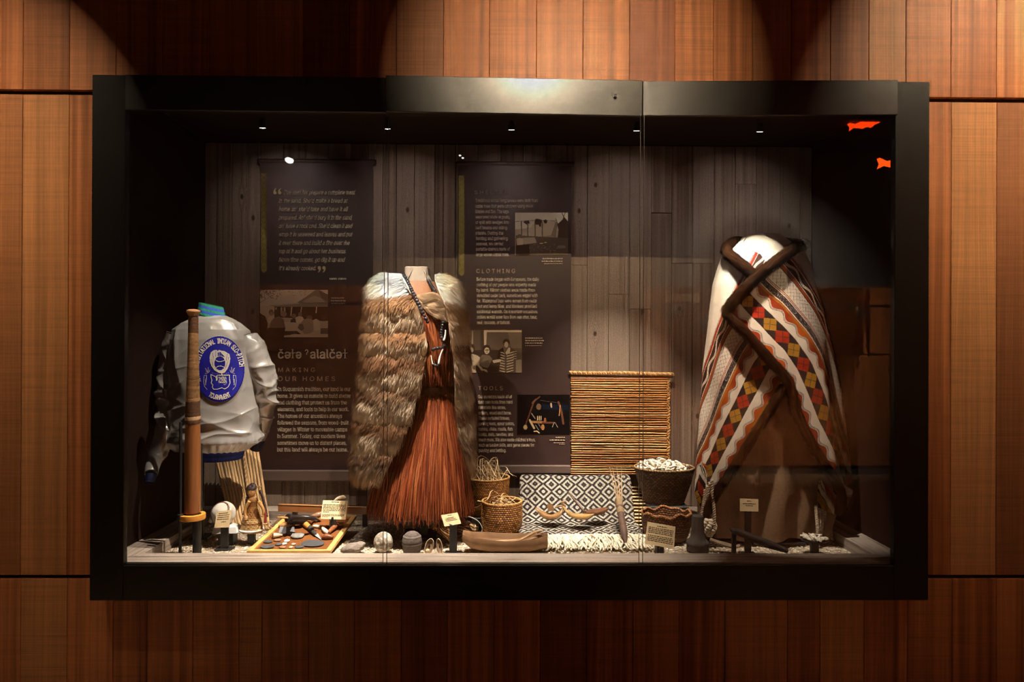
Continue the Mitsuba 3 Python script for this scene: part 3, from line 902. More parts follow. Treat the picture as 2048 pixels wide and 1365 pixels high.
# camp with drying racks
X = lambda v: 1020 + v / 10.5
Y = lambda v: 410 + v / 10.5
it = [(shapely.box(1030, 425.5, 1136, 511), S(0.30)), (pg([(100, 165), (1220, 150), (1220, 520), (100, 520)]), np.array([0.66, 0.58, 0.45])), (pg([(100, 520), (380, 490), (700, 400), (960, 340), (960, 620), (100, 700)]), S(0.46)),
      (pg([(400, 560), (470, 400), (960, 330), (840, 640), (480, 690)]), S(0.42)), (pg([(860, 640), (960, 350), (1000, 380), (1000, 700)]), S(0.22)), (pg([(950, 720), (985, 420), (1080, 330), (1140, 260), (1220, 350), (1220, 820)]), S(0.05)),
      (pg([(950, 730), (990, 420), (1020, 520), (1000, 700)]), S(0.40)), (pg([(120, 640), (1220, 700), (1220, 1060), (120, 1060)]), S(0.10)), (pg([(140, 700), (520, 680), (560, 800), (280, 830)]), S(0.36)),
      (line([(X(110), Y(355)), (X(520), Y(320)), (X(960), Y(335))], 0.9), S(0.12))]
for a in (240, 370, 525, 675):
    it.append((pg([(a - 12, 340), (a + 12, 340), (a + 16, 700), (a - 8, 700)]), S(0.13)))
it += [(blob(X(350), Y(365), 5.5, 3.8, 12, 0.3, 1), S(0.03)), (blob(X(590), Y(355), 8.0, 6.2, 14, 0.25, 2), S(0.03)), (blob(X(630), Y(420), 3, 3.5, 10, 0.3, 3), S(0.03)), (blob(X(740), Y(350), 3.6, 4, 10, 0.3, 4), S(0.03)),
       (blob(X(200), Y(660), 5, 5, 10, 0.2, 5), S(0.12)), (pg([(130, 720), (200, 690), (280, 720), (270, 850), (150, 850)]), S(0.48)), (pg([(120, 850), (400, 830), (420, 1060), (120, 1060)]), S(0.03)),
       (line([(X(960), Y(290)), (X(1010), Y(400))], 1.2), S(0.04)), (line([(X(1090), Y(170)), (X(1150), Y(300))], 1.2), S(0.04)), (line([(X(1160), Y(165)), (X(1110), Y(300))], 1.0), S(0.04)), (bl(0, 0, 1, 1), S(0))]
it += [(blob(X(660), Y(808), 4, 1.0), S(0.8)), (blob(X(745), Y(792), 3, 0.8), S(0.75)), (blob(X(1080), Y(880), 9, 3.5, 10, 0.2, 8), S(0.22))]
it += [(blob(X(a), Y(b), c, 0.6, 6, 0.4, i), S(d)) for i, (a, b, c, d) in enumerate(zip(r.uniform(400, 1050, 60), r.uniform(830, 1040, 60), r.uniform(0.8, 3, 60), r.uniform(0.05, 0.3, 60)))]
layers(B2 + "__photograph", clipped(it, 1030, 425.5, 1136, 511), YT + 0.0008, 0.00002)
lab(B2 + "__photograph", "faded photograph of a camp with drying racks and tents")
# three people
X = lambda v: 925 + v / 11.07
Y = lambda v: 650 + v / 11.07
it = [(shapely.box(932, 660.6, 1044, 746), S(0.12)), (pg([(540, 160), (1310, 160), (1310, 620), (900, 600), (540, 480)]), S(0.16)), (pg([(1000, 160), (1310, 160), (1310, 520), (1080, 520)]), S(0.24)),
      (pg([(470, 120), (1310, 110), (1310, 165), (540, 160), (525, 470), (480, 470)]), S(0.78)), (pg([(215, 130), (232, 130), (236, 470), (200, 470)]), S(0.45)), (pg([(400, 130), (470, 130), (470, 560), (400, 560)]), S(0.07)),
      (pg([(1180, 780), (1310, 770), (1310, 1060), (1180, 1060)]), S(0.34)), (pg([(120, 560), (900, 560), (900, 1060), (120, 1060)]), S(0.04)),
      (bl(195, 520, 70, 85), S(0.04)), (bl(195, 560, 44, 52), S(0.42)), (pg([(100, 720), (170, 690), (210, 640), (330, 680), (410, 740), (380, 880), (330, 900), (210, 920), (100, 930)]), S(0.62)), (pg([(120, 930), (290, 900), (310, 1075), (120, 1075)]), S(0.55)),
      (pg([(310, 880), (350, 860), (470, 1000), (430, 1030)]), S(0.55)), (bl(530, 535, 80, 80), S(0.03)), (bl(540, 575, 52, 66), S(0.72)), (bl(540, 560, 40, 12), S(0.05)), (bl(540, 605, 22, 8), S(0.15)),
      (pg([(390, 720), (440, 660), (600, 680), (660, 760), (600, 900), (560, 960), (420, 930), (370, 850)]), S(0.20)), (pg([(480, 980), (540, 1000), (560, 1060), (430, 1000)]), S(0.5)),
      (bl(970, 390, 66, 70), S(0.05)), (bl(970, 440, 40, 58), S(0.55)), (pg([(800, 560), (900, 500), (940, 700), (920, 880), (760, 760)]), S(0.02)),
      (pg([(960, 560), (1060, 500), (1160, 560), (1200, 640), (1190, 760), (1130, 780), (1130, 1060), (800, 1060), (850, 760), (930, 620)]), S(0.10)), (pg([(660, 790), (760, 770), (840, 760), (850, 820), (690, 850)]), S(0.62))]
for i in range(8):
    yy = 600 + i * 58
    it.append((line([(X(850 - i * 3), Y(yy + 10)), (X(930), Y(yy + 34))], 1.7), S(0.6)))
    it.append((line([(X(985), Y(yy + 40)), (X(1120), Y(yy + 4))], 2.1), S(0.62)))
it += [(pg([(950, 620), (1020, 500), (1060, 520), (1050, 600), (980, 670)]), S(0.66))] + [(line([(X(1130), Y(600 + 50 * i)), (X(1190), Y(590 + 52 * i))], 1.6), S(0.5)) for i in range(4)]
layers(B2 + "__photograph_001", clipped(it, 932, 660.6, 1044, 746), YT + 0.0008, 0.00002)
lab(B2 + "__photograph_001", "old sepia photograph of three people, one in a striped jacket")
# tools on black
X = lambda v: 1020 + v / 9.754
Y = lambda v: 770 + v / 9.754
it = [(shapely.box(1035, 790, 1139.5, 868.5), (0.008, 0.006, 0.006)), (pg([(620, 380), (1150, 400), (1150, 500), (640, 480)]), (0.008, 0.012, 0.022))]
tool = lambda pts, w, c: it.append((line([(X(a), Y(b)) for a, b in pts], w), np.array(c)))
tool([(580, 235), (470, 320), (370, 600), (305, 780)], 3.0, (0.10, 0.04, 0.022))
tool([(500, 290), (440, 360)], 4.0, (0.13, 0.06, 0.04)); it.append((blob(X(560), Y(430), 5, 6.5), np.array((0.17, 0.10, 0.06)))); it.append((blob(X(300), Y(830), 4, 5), np.array((0.45, 0.32, 0.16))))
tool([(590, 305), (760, 330), (920, 350)], 0.6, (0.12, 0.08, 0.06)); tool([(800, 370), (808, 435)], 3.4, (0.42, 0.30, 0.20)); tool([(945, 340), (980, 430), (1010, 560), (1040, 760)], 4.2, (0.12, 0.05, 0.03)); tool([(980, 400), (960, 600)], 2.0, (0.40, 0.20, 0.08))
for a in (538, 572, 606):
    tool([(a, 615), (a - 2, 690)], 1.8, (0.55, 0.42, 0.24))
tool([(400, 725), (660, 735)], 4.6, (0.32, 0.15, 0.06)); tool([(640, 740), (860, 740)], 3.8, (0.13, 0.05, 0.03)); tool([(385, 690), (470, 850)], 4.0, (0.52, 0.40, 0.24)); tool([(420, 560), (490, 660)], 1.8, (0.22, 0.18, 0.12))
tool([(470, 910), (520, 905), (570, 940)], 2.2, (0.6, 0.45, 0.26)); it.append((blob(X(640), Y(830), 3.6, 6), np.array((0.42, 0.19, 0.07)))); it.append((blob(X(685), Y(690), 2.4, 5), np.array((0.28, 0.10, 0.05))))
tool([(860, 740), (828, 825)], 1.2, (0.55, 0.45, 0.32)); tool([(880, 740), (930, 830)], 1.1, (0.5, 0.42, 0.3)); tool([(540, 740), (600, 840)], 1.6, (0.16, 0.13, 0.1)); tool([(500, 790), (560, 885)], 1.8, (0.2, 0.17, 0.13))
layers(B2 + "__photograph_002", clipped(it, 1035, 790, 1139.5, 868.5), YT + 0.0008, 0.00002)
lab(B2 + "__photograph_002", "photograph of carved tools laid out on black")
# ------------------------------------------------------------------ bed of broken shell
def _hash(p, n, uv):
    return mix((0.55, 0.46, 0.35), (0.22, 0.17, 0.13), noise(p.x * 180, p.y * 180, 0))


scene["m_bed"] = {"type": "twosided", "bsdf": {"type": "diffuse", "reflectance": proc(_hash)}}
GX0, GX1, GY0, GY1 = IX0 + bw + 0.001, IX1 - bw - 0.001, yf + bw + 0.001, YB - bw - 0.001


def bed_z(x, y):
    p = np.stack([np.asarray(x) * 5, np.asarray(y) * 5, np.zeros_like(np.asarray(x))], -1)
    return ZG - 0.004 + 0.010 * (meshkit.fbm(p, 3, 4) - 0.35)


_gx, _gy = np.meshgrid(np.linspace(GX0, GX1, 160), np.linspace(GY0, GY1, 44))
_gz = bed_z(_gx, _gy)
_v = np.stack([_gx, _gy, _gz], -1).reshape(-1, 3)
_i, _j = np.meshgrid(np.arange(43), np.arange(159), indexing="ij")
_f = np.stack([_i * 160 + _j, _i * 160 + _j + 1, (_i + 1) * 160 + _j + 1, (_i + 1) * 160 + _j], -1).reshape(-1, 4)
_f = np.vstack([_f[:, [0, 1, 2]], _f[:, [0, 2, 3]]])
_v, _f = thick(_v, _f, np.broadcast_to([0, 0, 1.0], _v.shape), 0.015)
add("shell_gravel__bed", mesh(_v, _f), "m_bed", 40)
# chips: bent little flakes
NCH = 30000
_cx, _cy = rng.uniform(GX0 + 0.010, GX1 - 0.010, NCH), rng.uniform(GY0 + 0.010, GY1 - 0.010, NCH)
_under = (_cy > 0.27) & (_cy < 0.69) & (_cx > P(490, 1104, 0.285)[0] + (_cy - 0.285) * 0.13) & (_cx < P(664, 1104, 0.285)[0] + (_cy - 0.285) * 0.10)
_cx, _cy = _cx[~_under], _cy[~_under]
NCH = len(_cx)
_oct = np.array([[1, 0, 0], [0.35, 0.62, 0.0], [-0.8, 0.5, 0.1], [-0.9, -0.4, 0], [0.2, -0.7, 0.05], [0.0, 0.0, 0.38], [0.0, 0.0, -0.25]])
_of = np.array([[0, 1, 5], [1, 2, 5], [2, 3, 5], [3, 4, 5], [4, 0, 5], [1, 0, 6], [2, 1, 6], [3, 2, 6], [4, 3, 6], [0, 4, 6]])
from scipy.spatial.transform import Rotation as _Rot
_tilt = _Rot.from_euler("zxz", np.stack([rng.uniform(0, 6.28, NCH), rng.normal(0, 0.30, NCH), rng.uniform(0, 6.28, NCH)], 1)).as_matrix()
_sz = 0.0036 * np.exp(rng.normal(0, 0.35, NCH))
_sz = np.minimum(_sz, 0.0085)
_shape = _oct[None] * (1 + rng.uniform(-0.25, 0.25, (NCH, 7, 3)))
_cv = np.einsum("nij,nkj->nki", _tilt, _shape * _sz[:, None, None]) + np.stack([_cx, _cy, bed_z(_cx, _cy) + rng.uniform(0.0005, 0.0045, NCH)], 1)[:, None]
_tone = rng.uniform(0, 1, NCH)[:, None]
_col = np.where(_tone < 0.72, np.array([0.86, 0.79, 0.66]) * (0.80 + 0.35 * rng.uniform(0, 1, (NCH, 1))), np.where(_tone < 0.93, np.array([0.52, 0.38, 0.24]), np.array([0.22, 0.16, 0.12])))
add("shell_gravel__chips", mesh(_cv.reshape(-1, 3), (_of[None] + 7 * np.arange(NCH)[:, None, None]).reshape(-1, 3)), "m_matte", color=np.clip(np.repeat(_col, 7, 0), 0, 0.85))
lab("shell_gravel", "bed of pale broken shell covering the floor of the case", "gravel", kind="stuff")
lab("shell_gravel__chips", kind="stuff")
# ------------------------------------------------------------------ reed mats
def reed_mesh(p0, p1, r, seed, n=14, flat=0.62, axis=None):
    """a slightly crooked, flattened reed"""
    rr = np.random.default_rng(seed)
    t = np.linspace(0, 1, n)[:, None]
    p = np.asarray(p0) * (1 - t) + np.asarray(p1) * t
    wob = np.cumsum(rr.normal(0, 0.0006, (n, 3)), 0)
    wob -= np.linspace(0, 1, n)[:, None] * wob[-1]
    rad = r * (1 + 0.10 * np.convolve(rr.normal(0, 1, n + 4), np.ones(5) / 5, "valid"))
    return tube(p + wob, rad, 8, True, (1.0, flat) if axis is None else axis)


REED = [np.array(c) for c in ((0.58, 0.29, 0.105), (0.50, 0.225, 0.075), (0.68, 0.40, 0.18), (0.40, 0.155, 0.045), (0.62, 0.33, 0.125), (0.30, 0.105, 0.032))]


def reed_color(m, base, seed, axis):
    v = np.asarray(m.vertices)
    k = meshkit.fbm(np.stack([v[:, axis] * 9, v[:, 1] * 40, np.full(len(v), seed * 7.3)], 1), 3, 3)
    return np.clip(base * (0.70 + 0.6 * k)[:, None], 0, 1)


def twist_rope(key, path, r, n_turn, cols, sides=7):
    """two strands laid round each other"""
    p = np.asarray(path, float)
    t = np.gradient(p, axis=0); t /= np.linalg.norm(t, axis=1, keepdims=True)
    a = np.cross(t, [0.0, 1.0, 0.0]); a /= np.linalg.norm(a, axis=1, keepdims=True) + 1e-12
    b = np.cross(t, a)
    ph = np.linspace(0, 2 * np.pi * n_turn, len(p))
    ms, cs = [], []
    for i in range(2):
        q = p + r * 0.55 * (np.cos(ph + i * np.pi)[:, None] * a + np.sin(ph + i * np.pi)[:, None] * b)
        m = tube(q, r * 0.62, sides)
        ms.append(m)
        cs.append(colored(m, cols[i % len(cols)], 0.35, 120, 3 + i))
    return cat(ms), np.vstack(cs)


MAT = "hanging_mat"
lab(MAT, "cattail mat of level golden reeds hung on the back wall, with a braided top edge", "mat")
ym = 0.958
_ys = np.linspace(757, 948, 43)
for i, py in enumerate(_ys):
    a, b = P(1142 + rng.uniform(-1, 1), py + rng.normal(0, 0.5), ym), P(1337 + rng.uniform(-1.5, 1.5), py + 1.2 + rng.normal(0, 0.5), ym)
    m = reed_mesh(a, b, 0.0073 * rng.uniform(0.85, 1.12), i, 18)
    col = REED[int(rng.integers(0, 5)) if rng.uniform() > 0.12 else 5]
    add(num(MAT + "__reed"), m, "m_gloss", True, color=reed_color(m, col, i, 0))
bk = P(1142, 757, ym), P(1337, 948, ym)
vc(MAT + "__backing", cbox(bk[0][0] + 0.01, bk[1][0] - 0.01, ym + 0.006, ym + 0.012, bk[1][2], bk[0][2]), (0.10, 0.05, 0.02), "m_matte")
path = PP([(1139 + 208 * t, 745.5 + 3.0 * t + 0.6 * math.sin(9 * t), 0) [:2] for t in np.linspace(0, 1, 240)], ym - 0.008)
m, c = twist_rope(None, path, 0.0095, 21, ((0.66, 0.42, 0.19), (0.48, 0.26, 0.09)))
add(MAT + "__braided_edge", m, "m_soft", True, color=c)
path = PP([(1337 + 1.6 * math.sin(i * 0.9) , 762 + 186 * t) for i, t in enumerate(np.linspace(0, 1, 200))], ym - 0.008)
m, c = twist_rope(None, path, 0.0062, 17, ((0.60, 0.34, 0.12), (0.42, 0.20, 0.06)))
add(MAT + "__side_lacing", m, "m_soft", True, color=c)
for k, px in enumerate((1162, 1206, 1252, 1298)):
    path = PP([(px + 6 * math.sin(i * 0.03 + k), 757 + 190 * t) for i, t in enumerate(np.linspace(0, 1, 120))], ym - 0.0045)
    path[:, 1] -= 0.002 * np.sin(np.linspace(0, 43 * np.pi, 120))
    vc(num(MAT + "__stitching"), tube(path, 0.0008, 5), (0.30, 0.15, 0.06), "m_matte", True)
vc(MAT + "__rod", tube(PP([(1141, 752), (1345, 754.5)], ym + 0.008), 0.006, 10), (0.16, 0.08, 0.03), "m_soft", True)

# the rolled-out mat leaning behind the jacket: upright reeds fanning a little
MT = "leaning_mat"
lab(MT, "pale upright reed mat leaning behind the satin jacket, beside the softball", "mat")
top = [(432, 880), (520, 872)]
nre = 14
for i in range(nre):
    t = (i + 0.5) / nre
    lo = P(461 + 80 * t, 1062 - 7 * t, 0.66 + 0.05 * t)
    hi = P(418 + 94 * t, 862, 0.83)
    m = reed_mesh(lo, hi, 0.0073, 100 + i, 18, 1.0)
    add(num(MT + "__reed"), m, "m_soft", True, color=reed_color(m, np.array([0.66, 0.45, 0.23]) * rng.uniform(0.75, 1.1), i + 50, 2))
for k, (f0) in enumerate((0.04, 0.42)):
    pts = []
    for i in range(60):
        t = i / 59
        lo, hi = P(461 + 80 * t, 1062 - 7 * t, 0.66 + 0.05 * t), P(418 + 94 * t, 862, 0.83)
        q = lo * (1 - f0) + hi * f0
        pts.append(q + np.array([0, -0.0075 - 0.002 * math.cos(t * nre * 2 * math.pi), 0]))
    vc(num(MT + "__twine"), tube(pts, 0.0019, 6), (0.68, 0.50, 0.30), "m_soft", True)
q0, q1 = P(489, 905, 0.80), P(498, 985, 0.745)
path = np.linspace(q0, q1, 120) + np.array([0, -0.016, 0])
m, c = twist_rope(None, path, 0.006, 9, ((0.70, 0.52, 0.32), (0.46, 0.28, 0.13)))
add(MT + "__braid", m, "m_soft", True, color=c)
path = [P(452 + 92 * t, 1065 - 8 * t, 0.645 + 0.05 * t) for t in np.linspace(0, 1, 80)]
m, c = twist_rope(None, path, 0.007, 10, ((0.55, 0.36, 0.17), (0.38, 0.22, 0.09)))
add(MT + "__bottom_edge", m, "m_soft", True, color=c)

# a second small mat lying flat between the woven blanket and the big basket
SM = "folded_mat"
lab(SM, "small folded mat of pale slats showing between woven blanket and big basket", "mat")
for i in range(13):
    t = i / 12
    yy = 0.80 - 0.20 * t
    zz = 0.74 - 0.16 * t
    a, b = P(1266 + 10 * t, 0, yy), P(1308 + 10 * t, 0, yy)
    m = reed_mesh((a[0], yy, zz), (b[0], yy, zz), 0.0075, 300 + i, 6, 0.6)
    add(num(SM + "__slat"), m, "m_soft", True, color=reed_color(m, np.array([0.74, 0.54, 0.29]) * rng.uniform(0.8, 1.05), i, 0))
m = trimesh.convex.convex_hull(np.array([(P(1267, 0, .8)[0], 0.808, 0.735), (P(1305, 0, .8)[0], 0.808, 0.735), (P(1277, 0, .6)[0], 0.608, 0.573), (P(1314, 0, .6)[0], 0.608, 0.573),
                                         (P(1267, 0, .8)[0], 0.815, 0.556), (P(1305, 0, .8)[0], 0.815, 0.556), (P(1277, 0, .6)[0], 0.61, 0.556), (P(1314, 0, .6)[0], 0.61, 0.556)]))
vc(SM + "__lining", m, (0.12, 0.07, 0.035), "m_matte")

# ------------------------------------------------------------------ black and white woven blanket over a sloping support
BK = "woven_blanket"
lab(BK, "black and cream diamond patterned woven blanket with a long cream fringe", "blanket")
# profile from the back edge over the top and down to the fringe
prof = np.array([(0.855, 0.70), (0.846, 0.790), (0.832, 0.797), (0.815, 0.786), (0.70, 0.636), (0.655, 0.607), (0.58, 0.595), (0.50, 0.583), (0.455, 0.572)])
NS, NW = 110, 170
pr = spline(prof[:, :], NS)
_d = np.r_[0, np.cumsum(np.linalg.norm(np.diff(pr, axis=0), axis=1))]
LB = _d[-1]
xl = np.interp(_d, [0, 0.12, LB * 0.55, LB], [P(1043, 0, .85)[0], P(1043, 0, .84)[0], P(1044, 0, .68)[0], P(1040, 0, .46)[0]])
xr = np.interp(_d, [0, 0.12, LB * 0.55, LB], [P(1263, 0, .85)[0], P(1263, 0, .84)[0], P(1276, 0, .68)[0], P(1298, 0, .46)[0]])
u = np.linspace(0, 1, NW)
xx = xl[:, None] * (1 - u) + xr[:, None] * u
yy, zz = np.repeat(pr[:, :1], NW, 1), np.repeat(pr[:, 1:], NW, 1)
nz = meshkit.fbm(np.stack([xx * 7, np.repeat(_d[:, None], NW, 1) * 7, xx * 0], -1), 3, 2) - 0.5
zz = zz + 0.014 * nz * np.clip(_d / 0.2, 0, 1)[:, None]
sag = np.clip((u - 0.965) / 0.035, 0, 1) ** 2 + np.clip((0.03 - u) / 0.03, 0, 1) ** 2
zz = zz - 0.012 * sag[None]
gv = np.stack([xx, yy, zz], -1).reshape(-1, 3)
ii, jj = np.meshgrid(np.arange(NS - 1), np.arange(NW - 1), indexing="ij")
gf = np.stack([ii * NW + jj, (ii + 1) * NW + jj, (ii + 1) * NW + jj + 1, ii * NW + jj + 1], -1).reshape(-1, 4)
gf = np.vstack([gf[:, [0, 1, 2]], gf[:, [0, 2, 3]]])
gn = vnormals(gv, gf)
if gn[:, 2].mean() < 0:
    gf = gf[:, ::-1]; gn = -gn
tv, tf = thick(gv, gf, gn, 0.007)
UVB = np.stack([(xx - xx.mean()) , np.repeat(_d[:, None], NW, 1)], -1).reshape(-1, 2)


def _weave(p, n, uv):
    # stitches 5.4 mm wide and 7 mm long, slanted, in diamond bands
    cw, ch = 0.0056, 0.0082
    px, pz = uv.x / 0.084, (uv.y - 0.155) / 0.084 * 1.02
    fx = dr.abs(px - dr.round(px)) + 0.0
    fz = dr.abs(pz - dr.round(pz))
    d = fx + fz
    band = dr.abs(d * 6.0 - dr.round(d * 6.0))
    light = dr.select(dr.sin(d * 2 * math.pi * 3.0 + 0.5) > -0.05, 1.0, 0.0)
    row = dr.floor(uv.y / ch)
    sx = uv.x / cw + row * 0.5 + (uv.y / ch - row) * 0.6
    cx = sx - dr.floor(sx) - 0.5
    cy = uv.y / ch - row - 0.5
    st = smoothstep(0.27, 0.11, cx * cx * 1.5 + cy * cy * 0.85)
    lt = mix((0.03, 0.023, 0.022), (0.82, 0.76, 0.66), light * st)
    return lt * (0.85 + 0.3 * noise(uv.x * 1500, uv.y * 1500))


def _weave_bump(p, n, uv):
    cw, ch = 0.0056, 0.0082
    row = dr.floor(uv.y / ch)
    sx = uv.x / cw + row * 0.5 + (uv.y / ch - row) * 0.6
    cx = sx - dr.floor(sx) - 0.5
    cy = uv.y / ch - row - 0.5
    return 1 - dr.clip(cx * cx * 3 + cy * cy * 2, 0, 1)


scene["m_weave"] = {"type": "twosided", "bsdf": {"type": "bumpmap", "tex": proc(_weave_bump), "scale": 0.003, "bsdf": {"type": "diffuse", "reflectance": proc(_weave)}}}
add(BK + "__cloth", mesh(tv, tf), "m_weave", True, uv=np.vstack([UVB, UVB]))
# the sloping support under it
_rp = sg.Polygon([(0.838, 0.5605), (0.838, 0.772), (0.826, 0.772), (0.702, 0.614), (0.655, 0.585), (0.585, 0.575), (0.575, 0.5605)])
m = trimesh.creation.extrude_polygon(_rp, xr[60] - xl[60] - 0.05, engine="earcut")
v = np.asarray(m.vertices)
add("display_riser", mesh(np.stack([xl[60] + 0.02 + v[:, 2], v[:, 0], v[:, 1]], 1), m.faces), "m_black")
lab("display_riser", "black sloping support under the diamond patterned blanket", "riser")
# fringe of thick cream cords
fm, fc = [], []
rf = np.random.default_rng(8)
for i in range(290):
    t = (i + 0.5) / 290
    x0 = xl[-1] * (1 - t) + xr[-1] * t
    y0, z0 = pr[-1] + np.array([0.012 + rf.uniform(-0.006, 0.02), 0.004])
    L = rf.uniform(0.11, 0.165)
    k = int(rf.integers(6, 8))
    ph, amp = rf.uniform(0, 6.28), rf.uniform(0.006, 0.016)
    drift = rf.normal(0, 0.020) + 0.02 * (t - 0.5)
    s = np.linspace(0, 1, 9)
    px = x0 + drift * s + amp * np.sin(s * k + ph) * s
    pyy = y0 - L * s
    pz = z0 + 0.010 * rf.uniform(0.1, 1.6) * np.sin(s * np.pi) * (1 - 0.3 * s) - (z0 - ZG - 0.010) * s ** 0.8 + rf.uniform(0, 0.012)
    m = tube(np.stack([px, np.maximum(pyy, 0.30), pz], 1), np.linspace(0.0042, 0.0030, 9) * rf.uniform(0.8, 1.15), 6)
    fm.append(m)
    fc.append(colored(m, np.array([0.84, 0.77, 0.62]) * rf.uniform(0.88, 1.02), 0.15, 200, i))
    if i % 8 == 3:
        kn = moved(trimesh.creation.icosphere(1, 0.0085), at=(x0, y0, z0 + 0.003))
        fm.append(mesh(kn.vertices, kn.faces)); fc.append(colored(kn, (0.82, 0.74, 0.60), 0.2, 200, i))
add(BK + "__fringe", cat(fm), "m_matte", True, color=np.vstack(fc))
lab(BK + "__fringe", "fringe of thick cream wool cords", kind="stuff")
# ------------------------------------------------------------------ baskets
def _bk(c1, c2, cw, ch, contrast):
    def fn(p, n, uv):
        row = dr.floor(uv.y / ch)
        s = uv.x / cw + row * 0.5
        cx, cy = s - dr.floor(s) - 0.5, uv.y / ch - row - 0.5
        r = cell_rand(dr.floor(s), row, 5)
        st = smoothstep(0.25, 0.08, cx * cx + cy * cy * 0.9)
        return mix(c1, c2, dr.clip(st * (0.15 + contrast * r), 0, 1))
    return fn


def _bk_bump(cw, ch):
    def fn(p, n, uv):
        row = dr.floor(uv.y / ch)
        s = uv.x / cw + row * 0.5
        cx, cy = s - dr.floor(s) - 0.5, uv.y / ch - row - 0.5
        return 1 - dr.clip(cx * cx * 3 + cy * cy * 3, 0, 1)
    return fn


def basket_bsdf(key, c1, c2, cw, ch, con):
    scene[key] = {"type": "twosided", "bsdf": {"type": "bumpmap", "tex": proc(_bk_bump(cw, ch)), "scale": 0.0022, "bsdf": {
        "type": "principled", "base_color": proc(_bk(c1, c2, cw, ch, con)), "roughness": 0.5, "specular": 0.3}}}


basket_bsdf("m_basket_a", (0.13, 0.040, 0.010), (0.52, 0.235, 0.058), 0.0115, 0.0078, 0.9)
basket_bsdf("m_basket_b", (0.085, 0.025, 0.007), (0.58, 0.27, 0.075), 0.0125, 0.0096, 1.0)
basket_bsdf("m_basket_c", (0.035, 0.020, 0.013), (0.22, 0.12, 0.06), 0.021, 0.0085, 0.9)
basket_bsdf("m_basket_d", (0.05, 0.020, 0.010), (0.24, 0.10, 0.04), 0.016, 0.010, 0.8)


def basket(key, cx, cy, zb, prof, bsdf, ch, rim_r, rim_c, ell=1.0, wall=0.006, wav=0.0, seg=72):
    """prof: [(radius, height)...] outer profile; coils stand out row by row"""
    p = np.asarray(prof, float)
    H = p[-1, 1]
    rows = max(4, int(round(H / ch)))
    zz, rr_ = [], []
    for i in range(rows):
        for f, b in ((0.08, 0.0), (0.5, 0.0016), (0.92, 0.0)):
            z = (i + f) / rows * H
            zz.append(z); rr_.append(np.interp(z, p[:, 1], p[:, 0]) + b)
    outer = [(0.0005, 0.0), (rr_[0] - 0.004, 0.0)] + list(zip(rr_, zz))
    inner = [(max(r - wall, 0.002), z) for r, z in list(zip(rr_, zz))[::-3]] + [(0.0005, wall)]
    pf = np.array(outer + inner)
    a = np.arange(seg) * 2 * np.pi / seg
    dz = wav * np.sin(a * 5 + 1) * 0.5 + wav * np.sin(a * 9) * 0.5
    r = np.stack([pf[:, None, 0] * np.cos(a), pf[:, None, 0] * np.sin(a) * ell, pf[:, None, 1] + dz[None] * (pf[:, None, 1] / H) ** 3], -1)
    # a seam column so that the weave's u runs round without a jump
    r = np.concatenate([r, r[:, :1]], 1)
    m = loft(r, close=False)
    rad = p[:, 0].max()
    uu = np.repeat((np.arange(seg + 1) / seg * 2 * np.pi * round(rad * 2 * np.pi / 0.02) * 0.02 / (2 * np.pi))[None], len(pf), 0)
    vv = np.repeat(pf[:, 1][:, None], seg + 1, 1)
    add(key + "__body", moved(m, at=(cx, cy, zb)), bsdf, True, uv=np.stack([uu, vv], -1).reshape(-1, 2))
    ang = np.linspace(0, 2 * np.pi, 160)
    rr0 = p[-1, 0] - wall * 0.45
    dzz = wav * np.sin(ang * 5 + 1) * 0.5 + wav * np.sin(ang * 9) * 0.5
    path = np.stack([cx + rr0 * np.cos(ang), cy + ell * rr0 * np.sin(ang), zb + H + dzz + 0.001], 1)
    m, c = twist_rope(None, path, rim_r, 34, (rim_c, np.asarray(rim_c) * 0.72), 6)
    add(key + "__rim", m, "m_soft", True, color=c)


def strips(key, n, cx, cy, z0, r, hmin, hmax, seed, cols, w=0.0022, spill=0.0):
    """loops of dried cedar strip standing out of a basket"""
    rr = np.random.default_rng(seed)
    ms, cs = [], []
    for i in range(n):
        a0 = rr.uniform(0, 6.28)
        a1 = a0 + math.pi + rr.normal(0, 0.7)
        r0, r1 = r * np.sqrt(rr.uniform(0.5, 1.0, 2))
        p0 = np.array([cx + r0 * math.cos(a0), cy + r0 * math.sin(a0), z0 - 0.02])
        p3 = np.array([cx + r1 * math.cos(a1), cy + r1 * math.sin(a1), z0 - 0.015])
        h = rr.uniform(hmin, hmax)
        if rr.uniform() < spill:
            d = np.array([math.cos(a1), math.sin(a1) * 0.6, 0])
            p3 = p3 + d * rr.uniform(0.03, 0.09) + np.array([0, 0, rr.uniform(-0.01, 0.05)])
        mid = (p0 + p3) / 2 + np.array([rr.normal(0, 0.03), rr.normal(0, 0.02), h])
        q = spline([p0, p0 * 0.45 + mid * 0.55 + rr.normal(0, 0.008, 3), mid, p3 * 0.45 + mid * 0.55 + rr.normal(0, 0.008, 3), p3], 18)
        m = tube(q, w * rr.uniform(0.6, 1.3), 5, True, (1.0, 0.4))
        ms.append(m)
        cs.append(colored(m, np.asarray(cols[int(rr.integers(len(cols)))]) * rr.uniform(0.8, 1.1), 0.2, 90, i))
    add(key, cat(ms), "m_soft", True, color=np.vstack(cs))


STRAW = ((0.72, 0.52, 0.28), (0.62, 0.40, 0.19), (0.80, 0.64, 0.40), (0.46, 0.27, 0.12))
